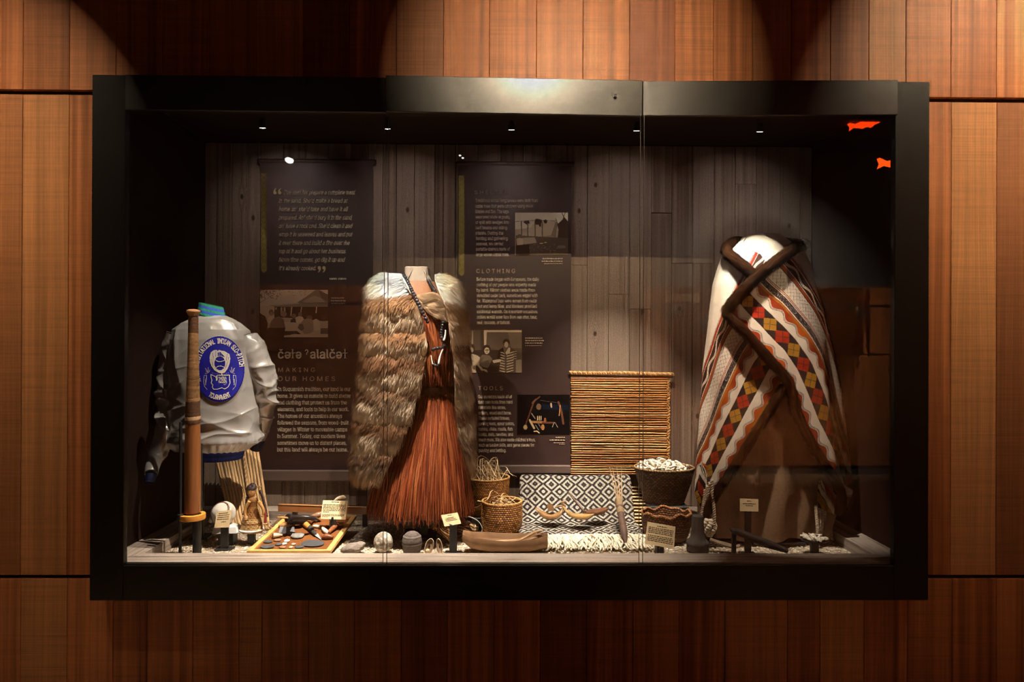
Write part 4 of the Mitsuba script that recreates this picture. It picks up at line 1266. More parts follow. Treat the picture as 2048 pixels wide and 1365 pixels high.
# riser and tall coiled basket
yA = 0.775
xA = P(981, 0, yA)[0]
zA = P(981, 1038, yA - 0.10)[2]
add("basket_riser", cbox(xA - 0.085, xA + 0.075, yA - 0.085, yA + 0.08, 0.54, zA - 0.0005, 0.003), "m_black")
lab("basket_riser", "low black block under the taller coiled basket", "riser")
k = "coiled_basket"
hA = P(981, 955, yA)[2] - zA
basket(k, xA, yA, zA, [(0.088, 0), (0.096, 0.03), (0.104, hA * 0.6), (0.108, hA)], "m_basket_a", 0.0078, 0.0055, (0.62, 0.36, 0.13))
lab(k, "tall golden coiled basket filled with cedar strips, behind the shorter one", "basket", "coiled baskets")
strips("cedar_strips", 58, xA, yA, zA + hA - 0.005, 0.094, 0.02, 0.125, 31, STRAW, 0.0022, 0.12)
lab("cedar_strips", "pale dried cedar strips looping out of the tall coiled basket", "cedar strips", kind="stuff")
yB2 = 0.61
xB = P(1008, 0, yB2)[0]
zB = 0.557
hB = P(1008, 1003, yB2)[2] - zB
k = "coiled_basket_001"
basket(k, xB, yB2, zB, [(0.083, 0), (0.093, 0.02), (0.101, hB * 0.5), (0.098, hB)], "m_basket_b", 0.0096, 0.0055, (0.66, 0.36, 0.12))
lab(k, "short coiled basket with pale speckled stitches, in front of the tall one", "basket", "coiled baskets")
strips("cedar_strips_001", 34, xB, yB2, zB + hB - 0.01, 0.084, 0.0, 0.062, 32, STRAW[:2] + ((0.30, 0.15, 0.06),), 0.0030, 0.25)
lab("cedar_strips_001", "cedar strips curled in the short coiled basket", "cedar strips", kind="stuff")
# big dark twined basket of wool
yC = 0.73
xC = P(1332, 0, yC)[0]
zC0 = P(1332, 1012, yC - 0.08)[2]
hC = P(1332, 935, yC)[2] - zC0
add("basket_riser_001", cbox(xC - 0.10, xC + 0.10, yC - 0.10, yC + 0.10, 0.54, zC0 - 0.0005, 0.003), "m_black")
lab("basket_riser_001", "black block under the dark basket of white wool", "riser")
k = "storage_basket"
basket(k, xC, yC, zC0, [(0.098, 0), (0.105, 0.02), (0.135, hC * 0.62), (0.152, hC)], "m_basket_c", 0.0085, 0.0050, (0.36, 0.22, 0.11), 0.85)
lab(k, "big flared dark brown twined basket holding white wool, left of the robe", "basket")
rw = np.random.default_rng(77)
ms, cs = [], []
for i in range(46):
    a = rw.uniform(0, 6.28); r0 = 0.115 * math.sqrt(rw.uniform(0, 1))
    c0 = np.array([xC - 0.02 + r0 * math.cos(a), yC - 0.01 + 0.8 * r0 * math.sin(a), zC0 + hC - 0.004 + 0.022 * (1 - (r0 / 0.115) ** 2) + rw.uniform(-0.008, 0.012)])
    R = rw.uniform(0.010, 0.026)
    ax = rw.normal(0, 1, 3); ax /= np.linalg.norm(ax); bx = np.cross(ax, rw.normal(0, 1, 3)); bx /= np.linalg.norm(bx)
    t = np.linspace(0, rw.uniform(4.5, 9), 26)
    q = c0 + R * (np.cos(t)[:, None] * ax + np.sin(t)[:, None] * bx) + np.cumsum(rw.normal(0, 0.0014, (26, 3)), 0)
    q[:, 2] = np.maximum(q[:, 2], zC0 + hC - 0.03)
    m = tube(q, rw.uniform(0.0042, 0.0066), 7)
    ms.append(m); cs.append(colored(m, np.array([0.86, 0.80, 0.68]) * rw.uniform(0.92, 1.0), 0.12, 150, i))
pad = moved(trimesh.creation.icosphere(3, 1.0), at=(0, 0, 0))
v = np.asarray(pad.vertices) * np.array([0.125, 0.10, 0.026]) + np.array([xC, yC, zC0 + hC - 0.012])
v[:, 2] += 0.008 * (meshkit.fbm(v * 60, 2) - 0.5)
ms.append(mesh(v, pad.faces)); cs.append(colored(ms[-1], (0.78, 0.72, 0.60), 0.2, 120))
add("wool_yarn", cat(ms), "m_matte", True, color=np.vstack(cs))
lab("wool_yarn", "loose white wool yarn heaped in the big dark basket", "wool yarn", kind="stuff")
# open basket with the ragged rim
yD = 0.50
xD = P(1336, 0, yD)[0]
hD = P(1336, 1026, yD)[2] - 0.557
k = "storage_basket_001"
basket(k, xD, yD, 0.557, [(0.085, 0), (0.102, 0.02), (0.113, hD * 0.55), (0.117, hD)], "m_basket_d", 0.010, 0.0068, (0.34, 0.15, 0.06), 0.8, 0.008, 0.010)
lab(k, "empty dark basket with a ragged rim, behind the label card by the stone maul", "basket")
# a curl of twine by the baskets
# ------------------------------------------------------------------ satin baseball jacket, seen from behind, on a body form
JK = "satin_jacket"
lab(JK, "silver grey satin baseball jacket with blue round back patch and green and blue collar", "jacket")
scene["m_satin"] = principled((0.40, 0.385, 0.375), 0.25, 0.5, 0.6)
YJ = 0.46
# silhouettes in pixels: (py, left, right, half depth in metres) of the body at depth YJ
JB = np.array([(632, 398, 452, 0.050), (638, 385, 466, 0.070), (647, 362, 483, 0.088), (660, 346, 498, 0.104), (680, 342, 506, 0.118), (720, 344, 512, 0.130), (770, 347, 515, 0.136), (820, 346, 516, 0.140), (860, 347, 513, 0.142), (880, 350, 508, 0.138), (893, 356, 500, 0.130), (899, 362, 494, 0.122)], float)


def jrow(py):
    l, r, d = (np.interp(py, JB[:, 0], JB[:, k]) for k in (1, 2, 3))
    a, b = P(l, py, YJ), P(r, py, YJ)
    return (a[0] + b[0]) / 2, (b[0] - a[0]) / 2, d, a[2] * 0.5 + b[2] * 0.5


def jsurf(th, py):
    """body surface: th from -pi..pi, 0 = towards the viewer"""
    cx, a, d, z = jrow(py)
    s, c = np.sin(th), np.cos(th)
    x = cx + a * np.sign(s) * np.abs(s) ** 0.86
    y = YJ - d * np.sign(c) * np.abs(c) ** 0.80
    return x, y, z


def ridge(q):
    return 1 - np.abs(2 * q - 1)


NT, NP = 150, 260
pys = np.linspace(632, 899, NP)
ths = np.linspace(-np.pi, np.pi, NT, endpoint=False)
rows = []
for py in pys:
    x, y, z = jsurf(ths, py)
    rows.append(np.stack([x, y, np.full(NT, z)], -1))
rows = np.array(rows)
PCX, PCY, PRX, PRY = 438.5, 738.5, 49.0, 65.5            # the patch, in pixels
nrm = np.stack([np.sin(ths), -np.cos(ths), np.zeros(NT)], -1)
pxx = 1024 + FPX * ((rows - CAM) @ RGT) / ((rows - CAM) @ FWD)
pyy = np.repeat(pys[:, None], NT, 1)
dp = np.sqrt(((pxx - PCX) / (PRX + 4)) ** 2 + ((pyy - PCY) / (PRY + 4)) ** 2)
calm = np.where(np.cos(ths)[None] > 0, np.clip((dp - 1.0) / 0.45, 0, 1), 1.0)
xr_, zr_ = rows[..., 0], rows[..., 2]


def crease(q, seed, k=5):
    return ridge(meshkit.noise(q, seed)) ** k


def on(ax, az, ay=5.0, sh=0.0):
    return np.stack([xr_ * ax + zr_ * sh, rows[..., 1] * ay, zr_ * az + xr_ * sh * 0.5], -1)


side = np.clip((np.abs(np.sin(ths))[None] - 0.35) / 0.4, 0, 1)
low = np.clip((pyy - 790) / 80, 0, 1)
w1 = meshkit.fbm(on(6, 2.2, 5, 0.8), 2, 11) - 0.5                     # broad hang of the cloth
v1 = crease(on(15, 1.9, 9, 1.5), 21, 4) - 0.25                        # upright creases
d1 = crease(on(7, 9, 6, 5.0), 33, 5) - 0.2                            # slanting pulls below the patch
d2 = crease(on(8, 11, 6, -6.0), 35, 6) - 0.15
gath = np.sin(ths * 34 + 4.0 * meshkit.noise(np.stack([ths * 3, ths * 0, ths * 0], -1), 3))[None] * np.clip((pyy - 862) / 34, 0, 1) ** 1.5
dsp = calm * (0.036 * w1 + 0.015 * v1 * (0.3 + 0.7 * side) + 0.008 * d1 * (0.25 + 0.75 * low) + 0.008 * d2 * (0.4 + 0.6 * low)) + 0.0045 * gath
dsp *= np.clip((pyy - 632) / 16, 0.15, 1)
blouse = 0.020 * np.exp(-((pyy - 880) / 14) ** 2)
rows2 = rows + nrm[None] * (dsp + blouse)[..., None]
rows2[..., 2] += 0.0025 * gath * np.clip((pyy - 880) / 18, 0, 1)
add(JK + "__body", loft(rows2[::-1]), "m_satin", True)


# sleeves
def limb(key, path_px, radii, seed, depth, bsdf="m_satin", squash=(1, 1), fold=1.0, ntheta=46):
    """path_px: [(px, py, depth)...], radii in metres"""
    pts = np.array([P(a, b, c) for a, b, c in path_px])
    n = 120
    p = spline(pts, n)
    rad = np.interp(np.linspace(0, 1, n), np.linspace(0, 1, len(radii)), radii)
    m = tube(p, rad, ntheta, True, squash)
    v = np.asarray(m.vertices).copy()
    c = np.vstack([np.repeat(p, ntheta, 0), p[:1], p[-1:]])
    d = v - c
    ln = np.linalg.norm(d, axis=1, keepdims=True)
    dn = d / (ln + 1e-9)
    t = np.r_[np.repeat(np.linspace(0, 1, n), ntheta), 0, 1]
    q1 = np.stack([v[:, 0] * 11 + v[:, 2] * 7, v[:, 1] * 11, v[:, 2] * 10 - v[:, 0] * 5], 1)
    q2 = np.stack([v[:, 0] * 9 - v[:, 2] * 9, v[:, 1] * 9, v[:, 2] * 12 + v[:, 0] * 7], 1)
    g = meshkit.fbm(v * np.array([7, 7, 5.0]), 2, seed) - 0.5
    g1 = ridge(meshkit.noise(q1, seed + 5)) ** 5 - 0.2
    g2 = ridge(meshkit.noise(q2, seed + 9)) ** 5 - 0.2
    el = np.exp(-((t - 0.52) / 0.22) ** 2)
    amp = fold * np.clip(t / 0.1, 0.2, 1)
    v += dn * (amp * (0.030 * g + 0.009 * g1 * (0.6 + 0.8 * el) + 0.009 * g2 * (0.5 + 1.0 * el)))[:, None] * np.clip(ln / 0.05, 0.3, 1)
    mm = mesh(v, m.faces)
    add(key, mm, bsdf, True)


limb(JK + "__sleeve", [(363, 672, YJ), (352, 715, YJ), (346, 775, YJ), (340, 838, YJ - 0.04), (318, 900, YJ - 0.09), (303, 948, YJ - 0.16)], [0.064, 0.072, 0.066, 0.054, 0.040, 0.024], 3, YJ)
limb(JK + "__sleeve_001", [(489, 676, YJ + 0.01), (506, 715, YJ + 0.01), (524, 762, YJ + 0.03), (530, 800, YJ + 0.06), (524, 845, YJ + 0.10), (516, 878, YJ + 0.13)], [0.060, 0.070, 0.060, 0.058, 0.050, 0.034], 9, YJ)
NAVY, GREEN = np.array([0.012, 0.03, 0.20]), np.array([0.015, 0.20, 0.11])
BLUE = np.array([0.02, 0.055, 0.42])


def ribbed(key, ring_fn, n, m_, bands, amp=0.0018, ribs=90):
    a = np.linspace(-np.pi, np.pi, m_, endpoint=False)
    R, Cc = [], []
    for i in range(n):
        t = i / (n - 1)
        r, nn = ring_fn(t, a)
        R.append(r + nn * (amp * np.sin(a * ribs))[:, None])
        c = bands[min(int(t * len(bands)), len(bands) - 1)]
        Cc.append(np.broadcast_to(c, (m_, 3)))
    R = np.array(R)
    mm = loft(R)
    add(key, mm, "m_soft", True, color=np.vstack(Cc))


def collar_ring(t, a):
    py = 634 - 24 * t
    cx, hw, d, z = P(424 - 2.5 * t, py, YJ)[0], 0.064 - 0.013 * t, 0.060 - 0.008 * t, P(424, py, YJ)[2]
    x, y = cx + hw * np.sin(a), YJ + 0.004 * t - d * np.cos(a)
    z = z - 0.010 * np.sin(a) * 1.6 * (1 - 0.3 * t) + 0.0 * a
    return np.stack([x, y, z], 1), np.stack([np.sin(a), -np.cos(a), 0 * a], 1)


ribbed(JK + "__collar", collar_ring, 30, 260, [GREEN, BLUE, GREEN, BLUE, GREEN], 0.0012, 60)


def waist_ring(t, a):
    py = 896 + 22 * t
    l, r = P(378 + 8 * t, py, YJ), P(490 - 8 * t, py, YJ)
    cx, hw = (l[0] + r[0]) / 2, (r[0] - l[0]) / 2
    return np.stack([cx + hw * np.sin(a), YJ - 0.105 * np.cos(a), 0 * a + l[2]], 1), np.stack([np.sin(a), -np.cos(a), 0 * a], 1)


ribbed(JK + "__waistband", waist_ring, 20, 320, [NAVY, BLUE * 0.8, NAVY, BLUE * 0.8, NAVY], 0.0014, 100)
for nm, a, b, r in (("cuff", (303, 948, YJ - 0.16), (298, 966, YJ - 0.18), 0.022), ("cuff_001", (516, 878, YJ + 0.13), (511, 900, YJ + 0.14), 0.032)):
    pa, pb = P(*a), P(*b)
    vc(JK + "__" + nm, tube(np.linspace(pa, pb, 10), np.array([r, r * 1.02, r, r, r, r, r * 0.98, r * 0.96, r * 0.9, r * 0.8]), 40), NAVY * 0.15, "m_soft", True)


# ---- the embroidered patch, laid on the back
def on_back(shape, lift, step):
    """a flat drawing in pixels laid on the back of the jacket"""
    vs, fs, n = [], [], 0
    for p in polys(shape):
        v, f = tri_poly(p, step)
        vs.append(v); fs.append(f + n); n += len(v)
    v, f = np.vstack(vs), np.vstack(fs)
    out = np.zeros((len(v), 3))
    for _ in range(1):
        for i, (a, b) in enumerate(v):
            cx, hw, d, z = jrow(b)
            y = YJ - d
            for _k in range(4):
                x = P(a, b, y)[0]
                s = np.clip((x - cx) / hw, -0.999, 0.999)
                th = math.asin(np.sign(s) * abs(s) ** (1 / 0.86))
                y = YJ - d * math.cos(th) ** 0.80
            q_ = P(a, b, y)
            nn = np.array([math.sin(th), -math.cos(th), 0])
            out[i] = q_ + nn * lift
    nz = np.cross(out[f[:, 1]] - out[f[:, 0]], out[f[:, 2]] - out[f[:, 0]])[:, 1]
    f = np.where((nz > 0)[:, None], f[:, ::-1], f)
    return mesh(out, f)


PATCHB, SILVER = np.array([0.006, 0.008, 0.22]), np.array([0.52, 0.49, 0.47])
oval = blob(PCX, PCY, PRX, PRY, 72)
m = on_back(oval, 0.0050, 2.2)
nv = vnormals(m.vertices, m.faces)
tv, tf = thick(np.asarray(m.vertices), np.asarray(m.faces), nv, 0.004)
vc(JK + "__patch", mesh(tv, tf), PATCHB, "m_soft", True)
rim = oval.difference(blob(PCX, PCY, PRX - 1.3, PRY - 1.3, 72))
vc(JK + "__patch__border", on_back(rim, 0.0058, 3), np.array([0.004, 0.006, 0.16]), "m_matte")


def arc_text(s, a0, a1, rx, ry, cap, inward=False, wid=0.62):
    """letters round the oval, from angle a0 to a1 (degrees, 90 = top)"""
    out = []
    n = len(s)
    for i, ch in enumerate(s):
        if ch == " ":
            continue
        t = math.radians(a0 + (a1 - a0) * i / (n - 1))
        x, y = PCX + rx * math.cos(t), PCY - ry * math.sin(t)
        g, adv = glyph(ch, True, 4)
        k = cap / 70
        g = sa.affine_transform(g, [k * wid, 0, 0, -k, -adv * k * wid / 2, 0])
        nx, ny = math.cos(t) / rx, math.sin(t) / ry
        rot = math.degrees(math.atan2(nx, ny))
        g = sa.rotate(g, rot + (180 if inward else 0), origin=(0, 0))
        out.append(sa.translate(g, x, y))
    return unary_union(out)


let = arc_text("ANNUAL INVITATIONAL INDIAN SLO-PITCH", 205, 8, 39.5, 51.5, 9.6)
vc(JK + "__patch__lettering", on_back(let, 0.0066, 3), SILVER, "m_matte")
let = []
for i, ch in enumerate("TOURNAMENT"):
    t = math.radians(-118.5 + 5.9 * i * 1.0 + 2)
    x, y = PCX + 45.5 * math.cos(t), PCY - 57.5 * math.sin(t)
    g, adv = glyph(ch, True, 4)
    k = 9.2 / 70
    g = sa.affine_transform(g, [k * 0.60, 0, 0, -k, -adv * k * 0.60 / 2, 0])
    let.append(sa.translate(sa.rotate(g, -math.degrees(math.atan2(math.cos(t) / 45.5, -math.sin(t) / 57.5)), origin=(0, 0)), x + 1, y + 3.4))
vc(JK + "__patch__lettering_001", on_back(unary_union(let), 0.0066, 3), SILVER, "m_matte")
# the mitt and ball, dots, state outline, feathers
Z = lambda pts: [(370 + a / 7.587, 640 + b / 7.587) for a, b in pts]
mitt = sg.Polygon(Z([(385, 560), (400, 500), (440, 465), (480, 460), (500, 480), (520, 460), (560, 475), (600, 480), (640, 510), (665, 520), (678, 580), (670, 660), (640, 740), (600, 795), (560, 810), (510, 800), (450, 760), (410, 700), (388, 630)])).buffer(0.6)
ball = blob(*Z([(530, 660)])[0], 11.0, 14.5, 30)
pocket = sg.Polygon(Z([(500, 500), (540, 490), (600, 560), (560, 560), (500, 560)]))
art = [mitt.difference(ball).difference(pocket)]
for a in ((440, 600, 420, 500), (470, 560, 470, 470), (620, 620, 640, 520), (640, 660, 662, 560), (600, 760, 640, 660), (410, 600, 430, 700)):
    art[0] = art[0].difference(line(Z([(a[0], a[1]), (a[2], a[3])]), 0.6))
art.append(ball.exterior.buffer(0.55))
art.append(line(Z([(470, 610), (500, 632), (540, 636), (585, 622), (605, 605)]), 1.5))
art.append(line(Z([(470, 730), (500, 705), (545, 700), (590, 718), (610, 735)]), 1.5))
art += [line(Z([(520, 490), (520, 540), (505, 560)]), 0.8), line(Z([(550, 490), (548, 550)]), 0.8), line(Z([(580, 500), (575, 555)]), 0.8)]
for i in range(10):
    x = 420 + i * 26
    art.append(blob(*Z([(x, 806 + 16 * math.sin(math.pi * i / 9))])[0], 0.65, 0.65, 6))
art.append(line(Z([(560, 805), (560, 840)]), 1.4))
st = Z([(400, 830), (470, 865), (480, 900), (478, 920), (490, 915), (492, 880), (485, 850), (500, 842), (670, 838), (672, 900), (680, 960), (650, 1020), (600, 1050), (560, 1030), (500, 1052), (440, 1055), (420, 1020), (430, 985), (402, 960), (415, 915), (400, 870), (400, 830)])
art.append(line(st, 1.5))
for s in (1, -1):
    fx = lambda v: 531 + s * (v - 531)
    art += [line(Z([(fx(300), 845), (fx(292), 930), (fx(305), 1010), (fx(345), 1060)]), 0.8), line(Z([(fx(300), 845), (fx(335), 840), (fx(335), 900), (fx(318), 985)]), 0.9), line(Z([(fx(318), 900), (fx(325), 990)]), 0.9)]
    art += [line(Z([(fx(320), 770), (fx(345), 790)]), 0.9), line(Z([(fx(318), 735), (fx(350), 785)]), 0.9), line(Z([(fx(360), 720), (fx(358), 785)]), 0.9), line(Z([(fx(385), 765), (fx(365), 800), (fx(315), 815)]), 0.9)]
art += [text("YAKIMA", Z([(510, 905)])[0][0], Z([(510, 905)])[0][1], 5.4, 15.5, bold=4), text("NATION", Z([(512, 957)])[0][0], Z([(512, 957)])[0][1], 5.4, 15.5, bold=4), line(Z([(585, 975), (600, 990), (620, 970)]), 0.7)]
vc(JK + "__patch__embroidery", on_back(unary_union(art), 0.0066, 3), SILVER, "m_matte")
# the form inside and its post
_fr = rows[::-1][6:] * np.array([0.78, 0.78, 1]) + np.array([jrow(760)[0] * 0.22, YJ * 0.22, 0])
add(JK + "_form__torso", loft(_fr, cap=True), "m_black", True)
px_, py0_ = P(409, 0, 0.52)[0], 0.52
add(JK + "_form__post", tube([(px_, py0_, ZG + 0.012), (px_, py0_, 1.06)], 0.010, 14), "m_black", True)
add(JK + "_form__foot", cbox(px_ - 0.05, px_ + 0.04, py0_ - 0.03, py0_ + 0.06, ZG + 0.006, ZG + 0.016, 0.002), "m_black")
lab(JK + "_form", "dark body form and post under the silver satin jacket", "mannequin")

# ------------------------------------------------------------------ bat on its stand
YBAT = 0.245
BT = "baseball_bat"
lab(BT, "old wooden baseball bat with a tape-wound handle, standing knob up in front of the jacket", "bat")
bx = P(390, 0, YBAT)[0]
zt, zb = P(390, 619, YBAT)[2], P(390, 1029, YBAT)[2]
L = zt - zb
prof = [(0.0005, 0.0), (0.026, 0.0), (0.0325, 0.010), (0.0335, 0.10), (0.0330, 0.30 * L), (0.0300, 0.42 * L), (0.0265, 0.53 * L), (0.0225, 0.66 * L), (0.0190, 0.80 * L), (0.0175, 0.93 * L), (0.0180, 0.965 * L), (0.0255, 0.978 * L), (0.0285, 0.988 * L), (0.0265, 0.996 * L), (0.015, L), (0.0005, L)]
m = lathe(np.array([(r, z) for r, z in prof]), 40, (bx, YBAT, zb))
mm = trimesh.Trimesh(m.vertices, m.faces, process=False).subdivide().subdivide()
v = np.asarray(mm.vertices)
g = meshkit.fbm(np.stack([v[:, 0] * 110, v[:, 1] * 110, v[:, 2] * 4], 1), 4, 3)
c = np.array([0.20, 0.075, 0.026]) * (0.6 + 0.8 * g)[:, None]
c = np.where((v[:, 2] > zb + 0.968 * L)[:, None], np.array([0.42, 0.22, 0.10]), c)
add(BT + "__wood", mesh(v, mm.faces), "m_gloss", True, color=np.clip(c, 0, 1))
# tape: a spiral of overlapping turns with frayed edges
nt = 34
tape, tc = [], []
for i in range(nt):
    f0 = 0.445 + (0.955 - 0.445) * i / nt
    f1 = f0 + (0.955 - 0.445) / nt * 1.18
    if 0.455 < f0 < 0.475:
        col = np.array([0.42, 0.26, 0.14])
    elif f0 < 0.545:
        col = np.array([0.075, 0.035, 0.018])
    elif f0 > 0.865:
        col = np.array([0.10, 0.045, 0.022])
    else:
        col = np.array([0.27, 0.145, 0.062]) * rng.uniform(0.7, 1.2)
    a = np.linspace(0, 2 * np.pi, 40, endpoint=False)
    rr_ = np.interp([f0 * L, f1 * L], [p[1] for p in prof], [p[0] for p in prof])
    ring = []
    for k, (ff, ex) in enumerate(((f0, 0.0016), (f0 + 0.002, 0.0024), (f1 - 0.002, 0.0030), (f1, 0.0014))):
        rad = np.interp(ff * L, [p[1] for p in prof], [p[0] for p in prof]) + ex
        zz = zb + ff * L + 0.0025 * np.sin(a + i) + (0.0012 * np.sin(a * 13 + i) if k in (2, 3) else 0)
        ring.append(np.stack([bx + rad * np.cos(a), YBAT + rad * np.sin(a), zz], 1))
    m = loft(np.array(ring))
    tape.append(m)
    tc.append(colored(m, col, 0.4, 160, i))
add(BT + "__grip_tape", cat(tape), "m_soft", True, color=np.vstack(tc))
lab(BT + "__grip_tape", "worn brown and black tape wound round the handle")
BS = "bat_stand"
lab(BS, "black rod stand with an orange wooden ring that holds the bat", "stand")
rx_ = P(366, 0, 0.215)[0]
add(BS + "__rod", tube([(rx_, 0.215, ZG + 0.004), (rx_, 0.215, P(366, 845, 0.215)[2])], 0.0065, 12), "m_black", True)
add(BS + "__rod_001", tube([(bx + 0.012, YBAT + 0.02, ZG + 0.004), (bx + 0.012, YBAT + 0.02, zb - 0.010)], 0.018, 14), "m_black", True)
zr = zb - 0.010
ring = [(0.0355, -0.012), (0.0355, 0.010), (0.0375, 0.0125), (0.052, 0.0125), (0.054, 0.0105), (0.054, -0.010), (0.052, -0.012), (0.0355, -0.012)]
mr = lathe(ring, 48, (bx, YBAT, zr))
vc(BS + "__ring", mr, (0.62, 0.26, 0.045), "m_gloss", True, 0.2, 60)
add(BS + "__ring_floor", lathe([(0.0005, -0.006), (0.0352, -0.006), (0.0352, 0.0), (0.0005, 0.0)], 36, (bx, YBAT, zb - 0.0003)), "m_black")
cl = P(362, 1023, 0.31)
add(BS + "__clamp", tube([(rx_ - 0.004, 0.215, zr + 0.004), (bx - 0.052, YBAT - 0.004, zr + 0.002)], 0.009, 12), "m_black", True)
add(BS + "__clamp_knob", moved(lathe([(0.0005, -0.012), (0.012, -0.012), (0.014, -0.008), (0.014, 0.008), (0.012, 0.012), (0.0005, 0.012)], 20), None, (rx_, 0.215, zr + 0.006)), "m_black", 30)
add(BS + "__bracket", cbox(bx + 0.008, bx + 0.022, YBAT + 0.0385, YBAT + 0.05, zr - 0.02, zb + 0.30, 0.002), "m_black")
# ------------------------------------------------------------------ cedar bark dress on a grey body form, fur cape, shell and bead necklace
YD_ = 0.56
MF = "dress_form"
lab(MF, "grey cloth covered body form under the fur cape, its square neck showing", "mannequin")
GREY = np.array([0.30, 0.25, 0.21])


def sec(py, l, r, d, y0, n=48, pw=0.9):
    a = np.linspace(0, 2 * np.pi, n, endpoint=False)
    p0, p1 = P(l, py, y0), P(r, py, y0)
    cx, hw, z = (p0[0] + p1[0]) / 2, (p1[0] - p0[0]) / 2, (p0[2] + p1[2]) / 2
    s, c = np.sin(a), np.cos(a)
    return np.stack([cx + hw * np.sign(s) * np.abs(s) ** pw, y0 - d * np.sign(c) * np.abs(c) ** pw, 0 * a + z], 1)


neck = [sec(535, 812, 857, 0.045, YD_, pw=0.45), sec(536.5, 810.5, 858, 0.048, YD_, pw=0.45), sec(552, 811, 860, 0.050, YD_, pw=0.5), sec(566, 812, 866, 0.054, YD_, pw=0.6), sec(574, 814, 868, 0.050, YD_, pw=0.8)]
nm = loft(np.array(neck)[::-1], cap=True)
v = np.asarray(nm.vertices)
fold = np.abs(np.sin(v[:, 0] * 55 - v[:, 2] * 28)) ** 14
vc(MF + "__neck_block", nm, GREY, "m_matte", False, 0.2, 300)
for x0, y0, x1, y1 in ((826, 538, 813, 562), (845, 537, 858, 562), (851, 540, 853, 566)):
    a, b = P(x0, y0, YD_ - 0.048), P(x1, y1, YD_ - 0.052)
    vc(num(MF + "__cloth_fold"), tube(np.linspace(a, b, 8), [0.0006, 0.0022, 0.0026, 0.0028, 0.0026, 0.0024, 0.002, 0.0006], 6), GREY * 1.1, "m_matte", True)
torso = [sec(580, 818, 864, 0.045, YD_), sec(605, 816, 874, 0.062, YD_), sec(650, 828, 886, 0.076, YD_), sec(740, 836, 888, 0.070, YD_), sec(780, 838, 888, 0.066, YD_), sec(840, 826, 894, 0.080, YD_), sec(900, 826, 894, 0.080, YD_)]
add(MF + "__torso", loft(np.array(torso)[::-1], cap=True), "m_black", True)
xp = P(853, 0, YD_)[0]
add(MF + "__post", cbox(xp - 0.022, xp + 0.022, YD_ - 0.022, YD_ + 0.022, ZG + 0.012, 1.2, 0.003), "m_black")
add(MF + "__foot", cbox(xp - 0.10, xp + 0.06, YD_ - 0.07, YD_ + 0.09, ZG + 0.006, ZG + 0.018, 0.002), "m_black")

DR = "cedar_bark_dress"
lab(DR, "rust red dress of hanging shredded cedar bark strips, worn under the fur cape", "dress")
BARK = [np.array(c) * np.array([0.56, 0.46, 0.42]) for c in ((0.36, 0.085, 0.022), (0.27, 0.055, 0.014), (0.44, 0.125, 0.034), (0.19, 0.036, 0.011), (0.52, 0.19, 0.06), (0.31, 0.07, 0.018))]
DW = np.array([(596, 800, 868, 0.088), (640, 812, 896, 0.104), (690, 818, 902, 0.106), (740, 822, 902, 0.098), (776, 824, 900, 0.090), (790, 822, 902, 0.094), (830, 806, 910, 0.118), (880, 788, 920, 0.146), (940, 762, 930, 0.176), (1000, 746, 938, 0.198), (1026, 742, 941, 0.205)], float)


def dsurf(py, th, out=0.0):
    l, r, d = (np.interp(py, DW[:, 0], DW[:, k]) for k in (1, 2, 3))
    p0, p1 = P(l, py, YD_), P(r, py, YD_)
    cx, hw = (p0[0] + p1[0]) / 2, (p1[0] - p0[0]) / 2
    return np.array([cx + (hw + out) * math.sin(th), YD_ - (d + out) * math.cos(th), (p0[2] + p1[2]) / 2])


def bark_layer(n, py0, py1, jit, thr, seed, w, out0, out1):
    rr = np.random.default_rng(seed)
    vs, fs, cs, nn = [], [], [], 0
    for i in range(n):
        th = rr.uniform(*thr)
        dth = rr.normal(0, 0.05)
        e = py1 + rr.normal(0, jit)
        k = 9
        t = np.linspace(0, 1, k)
        o = out0 + rr.uniform(0, out1)
        wid = w * math.exp(rr.normal(0, 0.45))
        ph, am = rr.uniform(0, 6.28), rr.uniform(0, 0.02)
        c = np.array([dsurf(py0 + rr.normal(0, 2) * 0 + (e - py0) * s, th + dth * s + am * math.sin(5 * s + ph) * s, o * (0.3 + 0.7 * s) + 0.004 * math.sin(9 * s + ph)) for s in t])
        tg = np.gradient(c, axis=0); tg /= np.linalg.norm(tg, axis=1, keepdims=True)
        rad = np.stack([np.full(k, math.sin(th)), np.full(k, -math.cos(th)), np.zeros(k)], 1)
        sd = np.cross(tg, rad); sd /= np.linalg.norm(sd, axis=1, keepdims=True)
        tw = rr.uniform(-0.9, 0.9) + rr.uniform(-0.8, 0.8) * t
        sd = sd * np.cos(tw)[:, None] + rad * np.sin(tw)[:, None]
        ww = wid * np.r_[np.ones(k - 2), 0.8, 0.35][:, None]
        nrm_ = np.cross(sd, tg)
        a, b, m_ = c + sd * ww / 2, c - sd * ww / 2, c + nrm_ * wid * 0.22
        vs.append(np.stack([a, m_, b], 1).reshape(-1, 3))
        ii = np.arange(k - 1) * 3
        fs.append(np.vstack([np.stack([ii + j, ii + j + 1, ii + j + 4], 1) for j in (0, 1)] + [np.stack([ii + j, ii + j + 4, ii + j + 3], 1) for j in (0, 1)]) + nn)
        base = BARK[int(rr.integers(len(BARK)))] * rr.uniform(0.7, 1.15)
        cs.append(np.repeat(np.clip(base[None] * (0.85 + 0.3 * rr.uniform(size=(k, 1))), 0, 1), 3, 0))
        nn += 3 * k
    return mesh(np.vstack(vs), np.vstack(fs)), np.vstack(cs)


